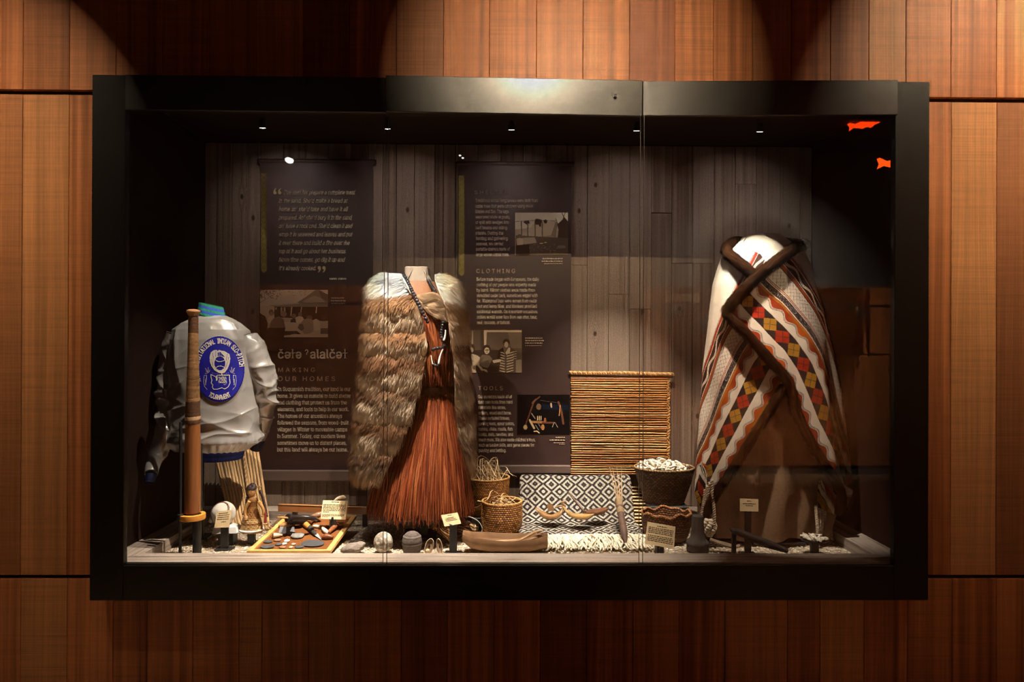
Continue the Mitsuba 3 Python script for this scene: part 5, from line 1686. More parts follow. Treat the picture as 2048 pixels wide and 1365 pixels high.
m, c = bark_layer(1500, 786, 1014, 9, (-1.9, 1.9), 3, 0.0050, 0.004, 0.016)
add(DR + "__skirt_strips", m, "m_soft", True, color=c)
lab(DR + "__skirt_strips", kind="stuff")
m, c = bark_layer(520, 600, 768, 7, (-1.5, 1.5), 4, 0.0046, 0.003, 0.008)
add(DR + "__bodice_strips", m, "m_soft", True, color=c)
lab(DR + "__bodice_strips", kind="stuff")
lin_ = [np.array([dsurf(py, t, -0.002) for t in np.linspace(-np.pi, np.pi, 60, endpoint=False)]) for py in np.linspace(640, 1000, 30)]
vc(DR + "__lining", loft(np.array(lin_)), (0.07, 0.018, 0.006), "m_matte", True)
# woven yoke below the neck
yk = [np.array([dsurf(py, t, 0.006) for t in np.linspace(-1.1, 1.1, 40)]) for py in np.linspace(566, 598, 16)]
for i, ring in enumerate(yk):
    f = i / 15
    a, b = P(808 - 14 * f, 564 + 36 * f, YD_), P(870 + 14 * f, 564 + 36 * f, YD_)
    th = np.linspace(-1.25, 1.25, 40)
    yk[i] = np.stack([(a[0] + b[0]) / 2 + (b[0] - a[0]) / 2 * np.sin(th) / math.sin(1.25), YD_ - (0.066 + 0.036 * f) * np.cos(th), np.full(40, a[2])], 1)


def _yoke(p, n, uv):
    a, b = dr.sin(p.x * 900), dr.sin(p.z * 900)
    return mix((0.10, 0.035, 0.018), (0.42, 0.20, 0.10), smoothstep(-0.5, 0.8, a * b + 0.4 * noise(p.x * 300, p.z * 300)))


scene["m_yoke"] = principled(proc(_yoke), 0.7)
add(DR + "__woven_yoke", loft(np.array(yk)[::-1], close=False), "m_yoke", True)
# fringed belt of dark fur between bodice and skirt
def fur(key, roots, normals, dirs, length, width, colors_root, colors_tip, seed, bsdf="m_matte", lean=0.5, clump=0.25, segs=3):
    """hairs as tapering blades; roots, normals, dirs (n, 3) and colours (n, 3)"""
    rr = np.random.default_rng(seed)
    n = len(roots)
    d = dirs / (np.linalg.norm(dirs, axis=1, keepdims=True) + 1e-9)
    sw = np.stack([0.6 * meshkit.noise(roots * 38, seed + k) + 0.5 * meshkit.noise(roots * 95, seed + 7 + k) - 0.55 for k in range(3)], 1)
    h = d + normals * lean + clump * 2.2 * sw + rr.normal(0, 0.16, (n, 3))
    h /= np.linalg.norm(h, axis=1, keepdims=True)
    L = (length * rr.uniform(0.55, 1.15, n))[:, None]
    side = np.cross(h, normals); side /= np.linalg.norm(side, axis=1, keepdims=True) + 1e-9
    W = (width * rr.uniform(0.6, 1.3, n))[:, None]
    t = np.linspace(0, 1, segs + 1)
    V, Nn, Cc = [], [], []
    for k, s in enumerate(t):
        c = roots + h * L * s + d * (L * 0.35 * s * s) - normals * (L * 0.22 * s * s)
        nn = normals * (1.0 - 0.25 * s) + 0.35 * h * s + rr.normal(0, 0.10, (n, 3))
        nn /= np.linalg.norm(nn, axis=1, keepdims=True)
        cc = colors_root * (1 - s ** 0.8) + colors_tip * s ** 0.8
        w = W * (0.5 - 0.36 * s)
        if k < segs:
            V += [c + side * w, c - side * w]; Nn += [nn, nn]; Cc += [cc, cc]
        else:
            V.append(c); Nn.append(nn); Cc.append(cc)
    kk = len(V)
    V, Nn, Cc = (np.stack(q, 1).reshape(-1, 3) for q in (V, Nn, Cc))
    fs = []
    for k in range(segs - 1):
        fs += [[2 * k, 2 * k + 1, 2 * k + 3], [2 * k, 2 * k + 3, 2 * k + 2]]
    fs.append([2 * (segs - 1), 2 * (segs - 1) + 1, 2 * segs])
    F = (np.array(fs)[None] + kk * np.arange(n)[:, None, None]).reshape(-1, 3)
    path = meshkit.write_ply((V, F), True, None, np.clip(Cc, 0, 0.9), normals=Nn)
    scene[key] = {"type": "ply", "filename": path, "face_normals": False, "bsdf": {"type": "ref", "id": bsdf}}


def sample_surface(v, f, n, seed):
    rr = np.random.default_rng(seed)
    a, b, c = v[f[:, 0]], v[f[:, 1]], v[f[:, 2]]
    ar = np.linalg.norm(np.cross(b - a, c - a), axis=1)
    i = rr.choice(len(f), n, p=ar / ar.sum())
    r1, r2 = np.sqrt(rr.uniform(size=n)), rr.uniform(size=n)
    w = np.stack([1 - r1, r1 * (1 - r2), r1 * r2], 1)
    return i, w


rb = np.random.default_rng(5)
nb = 1800
th = rb.uniform(-1.5, 1.5, nb); py_ = rb.uniform(772, 782, nb)
ro = np.array([dsurf(a, b, 0.018) for a, b in zip(py_, th)])
no = np.stack([np.sin(th), -np.cos(th), 0 * th], 1)
fur(DR + "__belt", ro, no, np.broadcast_to([0, 0, -1.0], ro.shape).copy(), 0.022, 0.0026, np.broadcast_to([0.02, 0.010, 0.007], ro.shape), np.broadcast_to([0.05, 0.022, 0.013], ro.shape), 6)
lab(DR + "__belt", "dark fringe at the waist", kind="stuff")

# ------------------------------------------------------------------ fur cape: an open ring of pelts over the shoulders
CP = "fur_cape"
lab(CP, "thick tan and cream banded fur cape hung open over the cedar bark dress", "cape")
# outer silhouette and inner (front opening) edges, in pixels by row
CL = np.array([(553, 778, 806), (562, 757, 812), (575, 743, 820), (590, 740, 827), (620, 738, 842), (650, 734, 852), (690, 728, 860), (720, 726, 858), (770, 724, 846), (810, 720, 834), (850, 716, 818), (890, 713, 796), (925, 711, 780), (942, 712, 772)], float)
CR = np.array([(553, 868, 882), (566, 868, 905), (580, 872, 913), (600, 882, 919), (630, 892, 926), (660, 897, 929), (700, 903, 932), (740, 907, 934), (780, 908, 936), (830, 910, 940), (880, 918, 943), (915, 928, 943), (930, 934, 942)], float)
YC_ = 0.57


def cape_side(T_, left, n_r, n_a, seed):
    """rings of the pelt: from the front opening round the outside to behind the back"""
    rowsv, meta = [], []
    for py in np.linspace(T_[0, 0], T_[-1, 0], n_r):
        a0, a1 = np.interp(py, T_[:, 0], T_[:, 1]), np.interp(py, T_[:, 0], T_[:, 2])
        outer, inner = (a0, a1) if left else (a1, a0)
        # the section is a half ellipse: inner edge in front, outermost point at the side, then behind
        d = 0.035 + 0.115 * min(1, max(0, (py - 553) / 60)) + 0.045 * max(0, (py - 620) / 320)
        po, pi_ = P(outer, py, YC_)[0], P(inner, py, YC_ - d * 0.85)[0]
        sgn = -1 if left else 1
        hw = abs(po - pi_) + 0.012
        cx = po - sgn * hw
        th0 = math.asin(max(-0.99, min(0.99, (pi_ - cx) * sgn / hw)))
        th = np.linspace(th0, math.radians(168), n_a)
        s, c = np.sin(th), np.cos(th)
        x = cx + sgn * hw * np.sign(s) * np.abs(s) ** 0.85
        y = YC_ - np.where(c > 0, d, d * 0.9) * np.sign(c) * np.abs(c) ** 0.8
        z = np.full(n_a, P(outer, py, YC_)[2])
        rowsv.append(np.stack([x, y, z], 1))
        meta.append(np.full(n_a, py))
    return np.array(rowsv), np.array(meta)


BROWN, TAN, CREAMF, WHITEF, GREYF, DKB = (np.array(c) for c in ((0.135, 0.070, 0.036), (0.33, 0.205, 0.115), (0.76, 0.62, 0.45), (0.86, 0.79, 0.66), (0.27, 0.195, 0.135), (0.085, 0.045, 0.025)))
# rows of pelts: (from, to, root at the top, root below, tip at the bottom)
PELT_L = [(535, 592, WHITEF, CREAMF, WHITEF), (592, 662, BROWN, TAN, CREAMF), (662, 702, BROWN * 1.2, TAN, CREAMF), (702, 768, DKB * 1.5, BROWN, CREAMF * 0.85), (768, 832, DKB * 1.3, GREYF, CREAMF * 0.8), (832, 890, DKB * 1.3, BROWN * 0.95, CREAMF * 0.75), (890, 955, DKB, GREYF * 0.9, TAN)]
PELT_R = [(535, 604, CREAMF, CREAMF, WHITEF * 0.9), (604, 684, TAN, TAN, CREAMF), (684, 748, DKB * 1.5, BROWN, CREAMF * 0.75), (748, 802, DKB * 1.3, GREYF, CREAMF * 0.7), (802, 865, DKB * 1.2, BROWN * 0.9, CREAMF * 0.65), (865, 940, DKB, GREYF, TAN)]


def pelt_color(py, pelts, seed, pts):
    r_, t_ = np.zeros((len(py), 3)), np.zeros((len(py), 3))
    w = py + 9 * (meshkit.fbm(pts * 14, 2, seed) - 0.5) * 2
    for a, b, c0, c1, c2 in pelts:
        k = (w >= a) & (w < b)
        f = ((w[k] - a) / (b - a))[:, None]
        root = c0 * (1 - f) + c1 * f
        mid = np.clip((f - 0.40 - 0.3 * (meshkit.fbm(pts[k] * 22, 2, seed + 3)[:, None] - 0.5)) / 0.34, 0, 1)
        r_[k] = root * (1 - mid) + c2 * 0.8 * mid
        t_[k] = (root * 1.25) * (1 - mid) + c2 * 1.05 * mid
    return np.clip(r_, 0, 0.9), np.clip(t_, 0, 0.92)


def cape_half(left, seed, nh):
    T_ = CL if left else CR
    R_, M_ = cape_side(T_, left, 90, 46, seed)
    n_r, n_a = M_.shape
    ii, jj = np.meshgrid(np.arange(n_r - 1), np.arange(n_a - 1), indexing="ij")
    f = np.stack([ii * n_a + jj, ii * n_a + jj + 1, (ii + 1) * n_a + jj + 1, (ii + 1) * n_a + jj], -1).reshape(-1, 4)
    f = np.vstack([f[:, [0, 1, 2]], f[:, [0, 2, 3]]])
    v = R_.reshape(-1, 3)
    pyv = M_.ravel()
    pel = PELT_L if left else PELT_R
    n0 = vnormals(v, f)
    cen = np.array([v[:, 0].mean(), YC_, 0])
    if ((v - cen)[:, :2] * n0[:, :2]).sum() < 0:
        f = f[:, ::-1]; n0 = -n0
    # each pelt swells towards its lower edge
    sw = np.zeros(len(v))
    for a, b, *_ in pel:
        k = (pyv >= a) & (pyv < b)
        t = (pyv[k] - a) / (b - a)
        sw[k] = 0.011 * np.sin(np.pi * t ** 0.8) + 0.004 * t
    sw += 0.016 * (meshkit.fbm(v * 13, 3, seed) - 0.5)
    v = v + n0 * sw[:, None]
    n0 = vnormals(v, f)
    r_, t_ = pelt_color(pyv, pel, seed, v)
    sv, sf = thick(v, f, n0, 0.007)
    nm_ = CP + ("__left_pelts" if left else "__right_pelts")
    add(CP + ("__hide" if left else "__hide_001"), mesh(sv, sf), "m_matte", True, color=np.vstack([r_ * 0.65, np.full_like(r_, 0.06) * [1, 0.7, 0.5]]))
    # hairs only where they may be seen: the front and the sides
    keep = v[f].mean(1)[:, 1] < YC_ + 0.06
    ff = f[keep]
    i, w = sample_surface(v, ff, nh, seed)
    roots = (v[ff[i]] * w[..., None]).sum(1)
    nn = (n0[ff[i]] * w[..., None]).sum(1)
    nn /= np.linalg.norm(nn, axis=1, keepdims=True)
    py = (pyv[ff[i]] * w).sum(1)
    ph = np.zeros(nh)
    for a, b, *_ in pel:
        k = (py >= a) & (py < b)
        ph[k] = (py[k] - a) / (b - a)
    rc, tc = pelt_color(py, pel, seed, roots)
    q_ = roots + np.stack([0.25 * (roots[:, 2] + 0.004 * np.sin(roots[:, 0] * 90)), 0 * ph, 0 * ph], 1)
    lock = (0.42 + 1.16 * meshkit.fbm(q_ * np.array([95, 95, 30.0]), 2, seed + 31))[:, None]
    rc, tc = rc * lock, np.clip(tc * (0.55 + 0.5 * lock), 0, 0.92)
    out = -1 if left else 1
    dirs = np.stack([np.full(nh, 0.28 * out), np.full(nh, -0.08), np.full(nh, -1.0)], 1)
    top = np.clip((600 - py) / 40, 0, 1)[:, None]
    dirs = dirs * (1 - top * 0.6) + top * np.array([0.9 * out, -0.3, 0.15])
    d = dirs - nn * (dirs * nn).sum(1)[:, None]
    fur(CP + ("__fur" if left else "__fur_001"), roots, nn, d, 0.028 + 0.026 * ph, 0.0034, rc, tc, seed + 2, lean=0.62, clump=0.55, segs=3)
    lab(CP + ("__fur" if left else "__fur_001"), kind="stuff")
    # white hide seam along the front opening
    e = R_[8:44 if left else 34, 0] + np.array([0, -0.012, 0])
    return e


eL = cape_half(True, 41, 62000)
eR = cape_half(False, 45, 26000)
for nm_, pts in (("seam", [(805, 554), (815, 574), (826, 594), (836, 612), (845, 628)]), ("seam_001", [(876, 576), (883, 592), (889, 606), (894, 622)])):
    q = spline(PP(pts, YC_ - 0.125), 16)
    vc(CP + "__" + nm_, tube(q, [0.001] + [0.0045] * 14 + [0.001], 6, True, (1, 0.5)), (0.82, 0.76, 0.66), "m_matte", True)

# chest pelt: tan fur lying across the yoke
chest = np.array([(834, 590), (866, 584), (884, 600), (896, 626), (884, 634), (862, 630), (846, 616), (838, 604)], float)
vch, fch = tri_poly(sg.Polygon(chest), 3.0)
w3 = np.array([P(a, b, YD_ - 0.104 - 0.008 * math.sin((a - 830) / 22)) for a, b in vch])
nz = np.cross(w3[fch[:, 1]] - w3[fch[:, 0]], w3[fch[:, 2]] - w3[fch[:, 0]])[:, 1]
fch = np.where((nz > 0)[:, None], fch[:, ::-1], fch)
nc = vnormals(w3, fch)
tv, tf = thick(w3, fch, nc, 0.012)
vc(CP + "__chest_hide", mesh(tv, tf), (0.30, 0.18, 0.09), "m_matte", True)
i, w = sample_surface(w3, fch, 6500, 9)
ro = (w3[fch[i]] * w[..., None]).sum(1); no = (nc[fch[i]] * w[..., None]).sum(1)
k = meshkit.fbm(ro * 30, 2, 3)[:, None]
rc = np.array([0.52, 0.33, 0.17]) * (0.6 + 0.8 * k); tc = np.array([0.80, 0.62, 0.42]) * (0.6 + 0.7 * k)
fur(CP + "__chest_fur", ro, no, np.broadcast_to([0.75, -0.1, -0.45], ro.shape).copy(), 0.036, 0.0030, rc, tc, 12, lean=0.35, clump=0.5)
lab(CP + "__chest_fur", kind="stuff")

# ------------------------------------------------------------------ necklace: black faceted beads with long white tusk shells
NK = "bead_necklace"
lab(NK, "necklace of black faceted beads with slender white tusk shells, hung over the dress", "necklace")
BEAD = trimesh.creation.icosphere(1, 1.0)


def bead_run(pts, n, y, r):
    q = spline(PP(pts, 0) if False else np.array([P(a, b, yy) for (a, b), yy in zip(pts, y)]), n)
    for i, p in enumerate(q):
        m = moved(BEAD, rotm([0.3, 0.5, 0.8], 37 * i), p, r * (1 + 0.12 * math.sin(i * 2.3)))
        vc(num(NK + "__bead"), m, (0.013, 0.014, 0.020), "m_gloss")


bead_run([(808, 551), (817, 568), (826, 586), (836, 606), (846, 626), (855, 644)], 19, [YD_ - 0.06, YD_ - 0.09, YD_ - 0.13, YD_ - 0.155, YD_ - 0.165, YD_ - 0.16], 0.0092)
bead_run([(857, 562), (864, 573), (871, 585)], 8, [YD_ - 0.06, YD_ - 0.085, YD_ - 0.105], 0.0085)
bead_run([(886, 646), (883, 662), (884, 678), (888, 694), (878, 697), (866, 700)], 15, [YD_ - 0.13] * 6, 0.0082)
bead_run([(867, 730), (873, 732), (879, 731)], 4, [YD_ - 0.128] * 3, 0.0075)
for pts in ([(891, 660), (890.5, 672), (887.5, 682)], [(886, 699), (880.5, 713), (877.5, 729)], [(862, 711), (863.5, 720), (865, 729)]):
    q = spline(PP(pts, YD_ - 0.138), 10)
    vc(num(NK + "__tusk_shell"), tube(q, np.linspace(0.0032, 0.0062, 10) * (0.55 if pts[0][0] == 862 else 1), 8), (0.86, 0.82, 0.74), "m_gloss", True)
# ------------------------------------------------------------------ woven robe with fur trim over a beige wool skirt, on a form
YR = 0.525
RB = "woven_robe"
lab(RB, "cream robe with diagonal red, black and gold bands and dark fur trim", "robe")
# outline of the draped form in pixels: (py, left, right, half depth)
RF = np.array([(470, 1497, 1558, 0.055), (478, 1488, 1568, 0.075), (490, 1470, 1583, 0.098), (510, 1452, 1594, 0.118), (535, 1443, 1604, 0.132), (570, 1433, 1614, 0.138), (620, 1426, 1629, 0.142), (680, 1419, 1644, 0.145), (740, 1412, 1655, 0.147),
               (800, 1408, 1664, 0.149), (860, 1403, 1671, 0.150), (920, 1397, 1679, 0.151), (980, 1394, 1684, 0.150), (1040, 1396, 1662, 0.145), (1085, 1400, 1648, 0.140)], float)
_rz = np.array([[P(l, py, YR)[0], P(r_, py, YR)[0], d, P((l + r_) / 2, py, YR)[2]] for py, l, r_, d in RF])[::-1]


def rprof(z):
    c0, c1, d = (np.interp(z, _rz[:, 3], _rz[:, k]) for k in (0, 1, 2))
    return (c0 + c1) / 2, (c1 - c0) / 2, d


def rpoint(th, z, out=0.0):
    cx, a, d = rprof(z)
    s, c = np.sin(th), np.cos(th)
    return np.stack([cx + (a + out) * np.sign(s) * np.abs(s) ** 0.92, YR - (d + out) * np.sign(c) * np.abs(c) ** 0.85, z], -1)


def px_to_form(pts, out=0.0):
    """pixels on the form's front -> (th, z)"""
    res = []
    for a, b in pts:
        y = YR - 0.15
        th = 0.0
        for _ in range(8):
            q = P(a, b, y)
            cx, hw, d = rprof(q[2])
            s = np.clip((q[0] - cx) / (hw + out), -0.985, 0.985)
            th = math.asin(np.sign(s) * abs(s) ** (1 / 0.92))
            y = YR - (d + out) * math.cos(th) ** 0.85
        res.append((th, q[2]))
    return np.array(res)


W0 = 0.30                                     # metres of cloth per radian in the flat layout


def curve_dist(p, c):
    """(signed distance, length along) of the points p to the polyline c; positive on its left"""
    best = np.full(len(p), 1e9); sgn = np.zeros(len(p)); al = np.zeros(len(p))
    acc = 0.0
    for i in range(len(c) - 1):
        a, b = c[i], c[i + 1]
        d = b - a
        L = np.linalg.norm(d)
        t = ((p - a) @ d) / L ** 2
        lo = -9e9 if i == 0 else 0
        hi = 9e9 if i == len(c) - 2 else 1
        tc = np.clip(t, lo, hi)
        q = a + tc[:, None] * d
        e = p - q
        dist = np.linalg.norm(e, axis=1)
        k = dist < best
        best[k] = dist[k]
        sgn[k] = np.sign(d[0] * e[k, 1] - d[1] * e[k, 0])
        al[k] = acc + tc[k] * L
        acc += L
    ch = (c[-1] - c[0]) / np.linalg.norm(c[-1] - c[0])
    return best * sgn, (p - c[0]) @ ch


def panel(key, outline, trim, side, out, extra_bsdf):
    """a panel of the robe: outline in (th*W0, z); trim: the polyline its bands run along; side: +1 if the cloth lies left of the trim"""
    poly = sg.Polygon(outline).buffer(0)
    v, f = tri_poly(poly, 0.0075)
    th, z = v[:, 0] / W0, v[:, 1]
    w = rpoint(th, z, out)
    t, l = curve_dist(v, trim)
    t = t * side
    # soft folds hanging from the shoulder
    fo = 0.010 * np.sin(th * 9 + 2 * z) * np.clip((1.75 - z) / 0.5, 0, 1) + 0.012 * (meshkit.fbm(np.stack([th * 3, z * 2.2, 0 * z], 1), 2, 7) - 0.5)
    n0 = vnormals(w, f)
    if n0[:, 1].mean() > 0:
        f = f[:, ::-1]; n0 = -n0
    w = w + n0 * fo[:, None]
    n0 = vnormals(w, f)
    tv, tf = thick(w, f, n0, 0.007)
    uv = np.stack([t, l], 1)
    add(key, mesh(tv, tf), extra_bsdf, True, uv=np.vstack([uv, uv]))
    return w, f, n0


def _robe(p, n, uv):
    """the woven bands, across t from the trimmed edge inwards and along l (metres)"""
    t, l = uv.x * 1130.0, uv.y * 1130.0              # millimetres
    wool = 0.86 + 0.2 * noise(t * 1.1, l * 1.1) + 0.08 * noise(t * 0.3, l * 3)
    CRE, RED, BLK, GOL, ORA = mi.Color3f(0.74, 0.66, 0.55), mi.Color3f(0.235, 0.033, 0.012), mi.Color3f(0.028, 0.019, 0.018), mi.Color3f(0.42, 0.21, 0.032), mi.Color3f(0.36, 0.066, 0.012)
    per = 92.0
    wav = dr.sin(l * 2 * math.pi / per)
    c = CRE

    def band(c, a, b, col):
        return dr.select((t >= a) & (t < b), col, c)

    # lower wavy band: red with gold ticks, a wave, cream
    b1 = 36.0 + 11.0 * wav
    c = band(c, 0, 5, CRE)
    c = band(c, 5, 80, CRE)
    redl = mix(RED, ORA, smoothstep(0.35, 0.65, noise(l / 210.0, 3.0)))
    c = dr.select((t >= 5) & (t < b1), redl, c)
    tick = dr.sin(l * 2 * math.pi / 5.4) > 0
    c = dr.select((t > 7) & (t < 17) & tick, GOL, c)
    wl = t - b1
    c = dr.select((dr.abs(wl - 1.0) < 1.6), CRE, c)
    c = dr.select((dr.abs(wl - 4.2) < 1.1) | (dr.abs(wl - 9.0) < 1.1), BLK, c)
    # diamond field
    D0, D1 = 80.0, 160.0
    inside = (t >= D0) & (t < D1)
    c = dr.select(inside, BLK, c)
    tt = (t - (D0 + D1) / 2) / ((D1 - D0) / 2)
    ll = l / 84.0
    li = dr.floor(ll)
    lf = ll - li - 0.5
    # groups of four lozenges, red and gold by turns
    dia = dr.abs(tt) * 0.94 + dr.abs(lf) * 2.0 * 0.94
    q1, q2 = tt * 0.94 + lf * 1.88, tt * 0.94 - lf * 1.88
    seam = (dr.abs(q1) < 0.035) | (dr.abs(q2) < 0.035)
    colr = dr.select((li - 2 * dr.floor(li / 2.0)) > 0.5, mi.Color3f(0.34, 0.165, 0.026), mix(mi.Color3f(0.29, 0.026, 0.011), ORA, smoothstep(0.3, 0.7, noise(li * 3.3, 1.0))))
    c = dr.select(inside & (dia < 1.0) & ~seam, colr * (0.75 + 0.5 * noise(t * 0.8, l * 0.8)), c)
    # upper wavy band
    b2 = 203.0 + 11.0 * dr.sin(l * 2 * math.pi / per + 1.2)
    c = band(c, D1, 300, CRE)
    c = dr.select((t >= b2) & (t < 240), redl, c)
    c = dr.select((t > 227) & (t < 238) & tick, GOL, c)
    wl = b2 - t
    c = dr.select(dr.abs(wl - 1.0) < 1.6, CRE, c)
    c = dr.select((t > D1) & ((dr.abs(wl - 4.2) < 1.1) | (dr.abs(wl - 9.0) < 1.1)), BLK, c)
    c = band(c, 240, 245, CRE)
    blk2 = dr.select((noise(t * 0.35, l * 0.35) > 0.72), mi.Color3f(0.35, 0.30, 0.26), BLK)
    c = band(c, 245, 276, blk2)
    for a, col in ((276, CRE), (281, RED), (285, CRE), (289, RED), (293, CRE)):
        c = band(c, a, a + 5, col)
    # net of black lines on cream
    c = band(c, 296, 376, CRE)
    g1, g2 = (t * 0.9 + l) / 25.0, (t * 0.9 - l) / 25.0
    e1, e2 = dr.abs(g1 - dr.round(g1)), dr.abs(g2 - dr.round(g2))
    dash = dr.sin((t + l) * 1.3) > -0.6
    c = dr.select((t >= 298) & (t < 374) & ((e1 < 0.05) | (e2 < 0.05)) & dash, BLK, c)
    c = band(c, 376, 380, BLK)
    c = band(c, 380, 404, mix(RED, mi.Color3f(0.30, 0.09, 0.03), 0.5))
    c = band(c, 404, 409, CRE)
    c = band(c, 409, 468, mi.Color3f(0.045, 0.022, 0.016))
    w2 = 436.0 + 13.0 * dr.sin(l * 2 * math.pi / 150.0)
    c = dr.select((t > 410) & (t < 467) & (dr.abs(t - w2) < 8.5), CRE, c)
    c = dr.select((t > 410) & (t < 467) & ((dr.abs(t - w2 - 3.0) < 1.0) | (dr.abs(t - w2 + 3.0) < 1.0)), mi.Color3f(0.22, 0.08, 0.03), c)
    c = band(c, 468, 473, CRE)
    c = band(c, 473, 494, RED)
    c = band(c, 494, 498, CRE)
    c = band(c, 498, 501, BLK)
    return c * wool


def _robe_bump(p, n, uv):
    return noise(uv.x * 900, uv.y * 900)


scene["m_robe"] = {"type": "twosided", "bsdf": {"type": "bumpmap", "tex": proc(_robe_bump), "scale": 0.0012, "bsdf": {"type": "diffuse", "reflectance": proc(_robe)}}}
toL = lambda pts: px_to_form(pts) * np.array([W0, 1])
# left panel: plain cream at the shoulder, bands falling to the lower left
trimL = toL([(1600, 700), (1566, 757), (1536, 812), (1500, 876), (1462, 944), (1428, 1004), (1422, 1040)])
outL = np.vstack([toL([(1495, 476), (1520, 510), (1545, 545), (1580, 600), (1590, 660)]), trimL[1:],
                  [(-1.25 * W0, trimL[-1][1] + 0.05), (-2.0 * W0, 0.95), (-2.2 * W0, 1.3), (-2.1 * W0, 1.62)], [(-2.6 * W0, P(1500, 474, YR)[2])], toL([(1490, 474)])])
trimL2 = trimL.copy()
wL, fL, nL = panel(RB + "__left_panel", outL, trimL2, -1, 0.012, "m_robe")
# right panel lies over it; its corner is folded down across the chest
trimR = toL([(1448, 604), (1464, 624), (1500, 672), (1535, 717), (1560, 752), (1578, 792), (1600, 850), (1632, 916), (1660, 966), (1670, 994)])
trimR = np.vstack([trimR, [(1.35 * W0, P(1676, 1010, YR)[2])]])
outR = np.vstack([toL([(1582, 488), (1545, 522), (1512, 556), (1482, 592), (1464, 624)]), trimR[2:], [(2.0 * W0, trimR[-1][1]), (2.2 * W0, 1.3), (2.3 * W0, 1.6), (1.9 * W0, P(1585, 488, YR)[2])]])
wR, fR, nR = panel(RB + "__right_panel", outR, trimR, 1, 0.026, "m_robe")
# plain cream yoke at the neck, and the flat top of the form
CREW = np.array([0.74, 0.67, 0.56])
top = [rpoint(np.linspace(-np.pi, np.pi, 64, endpoint=False), np.full(64, z), 0.002) for z in np.linspace(P(1530, 600, YR)[2], P(1530, 471, YR)[2], 30)]
tm = loft(np.array(top), cap=True)
tm.faces = np.asarray(tm.faces)
v = np.asarray(tm.vertices)
vc(RB + "__collar_cloth", tm, CREW, "m_matte", True, 0.12, 200)
# beige wool skirt under the robe, hanging in folds to the gravel
SK = RB + "__skirt"
rows = []
for z in np.linspace(0.576, P(1530, 640, YR)[2], 60):
    th = np.linspace(-np.pi, np.pi, 220, endpoint=False)
    q = rpoint(th, np.full(220, z), -0.022)
    k = np.clip((1.45 - z) / 0.7, 0, 1)
    fo = k * (0.020 * np.sin(th * 7 + 0.8 + 0.8 * z) + 0.014 * np.sin(th * 13 + 2.2 * z)) + 0.012 * (meshkit.fbm(np.stack([th * 3, z * 3 + 0 * th, 0 * th], 1), 2, 3) - 0.5)
    nn = np.stack([np.sin(th), -np.cos(th), 0 * th], 1)
    q = q + nn * fo[:, None]
    q[:, 2] += 0.010 * np.sin(th * 5) * np.clip((0.7 - z) / 0.15, 0, 1)
    rows.append(q)
sk = loft(np.array(rows))


def _wool(p, n, uv):
    return mix((0.26, 0.165, 0.105), (0.175, 0.105, 0.064), fbm(p.x * 160, p.z * 160, p.y * 160, 3)) * (0.85 + 0.3 * noise(p.x * 1200, p.z * 1200, p.y * 900))


scene["m_wool"] = {"type": "twosided", "bsdf": {"type": "diffuse", "reflectance": proc(_wool)}}
add(SK, sk, "m_wool", True)


# ---- fur trim along the edges
def fur_trim(key, path, r, n, seed, out_n=None):
    p = np.asarray(path)
    k = 60
    q = spline(p, k)
    core = tube(q, [r * 0.4] + [r * 0.62] * (k - 2) + [r * 0.4], 8)
    rr = np.random.default_rng(seed)
    t = np.gradient(q, axis=0); t /= np.linalg.norm(t, axis=1, keepdims=True)
    i = rr.uniform(0, k - 1.001, n); i0 = i.astype(int); fr = (i - i0)[:, None]
    c = q[i0] * (1 - fr) + q[i0 + 1] * fr
    tg = t[i0]
    a = np.cross(tg, [0, 1.0, 0]); a /= np.linalg.norm(a, axis=1, keepdims=True) + 1e-9
    b = np.cross(tg, a)
    an = rr.uniform(0, 2 * np.pi, n)
    nn = np.cos(an)[:, None] * a + np.sin(an)[:, None] * b
    ro = c + nn * r * 0.58
    g = meshkit.fbm(ro * 35, 2, seed)[:, None]
    rc = np.array([0.014, 0.006, 0.0035]) * (0.6 + 0.9 * g)
    tc = np.array([0.046, 0.020, 0.010]) * (0.3 + 1.2 * g)
    fur(key, ro, nn, tg * 0.7 + np.array([0, 0, -0.5]), r * 0.85, 0.0026, rc, tc, seed, lean=0.9, clump=0.5)
    vc(key + "_core", core, (0.020, 0.009, 0.005), "m_matte", True)
    lab(key, kind="stuff")


def on_form(pts, out):
    tz = px_to_form(pts)
    return np.array([rpoint(np.array(a), np.array(b), out) for a, b in tz])


back = lambda a, z, out=0.02: rpoint(np.array(a), np.array(z), out)
fur_trim(RB + "__fur_trim", on_form([(1455, 480), (1460, 496), (1474, 516), (1490, 532), (1506, 548)], 0.034), 0.030, 8500, 51)
zc = P(1460, 482, YR)[2]
fur_trim(RB + "__fur_trim_001", np.vstack([on_form([(1455, 482)], 0.026), [back(-2.1, zc + 0.012, 0.02), back(-2.8, zc + 0.012, 0.02), back(2.8, zc + 0.012, 0.02), back(2.0, zc + 0.008, 0.02)], on_form([(1588, 490)], 0.024)]), 0.024, 8500, 52)
fur_trim(RB + "__fur_trim_002", on_form([(1588, 489), (1568, 500), (1545, 522), (1522, 545), (1500, 570), (1480, 596), (1464, 622)], 0.048), 0.031, 13000, 53)
fur_trim(RB + "__fur_trim_003", on_form([(1460, 622), (1478, 645), (1500, 672), (1522, 700), (1545, 730), (1562, 752), (1572, 778), (1580, 806)], 0.046), 0.027, 13000, 54)
fur_trim(RB + "__fur_trim_004", on_form([(1576, 796), (1590, 836), (1606, 872), (1628, 912), (1652, 952), (1664, 976), (1668, 1000), (1664, 1022)], 0.034), 0.025, 11500, 55)
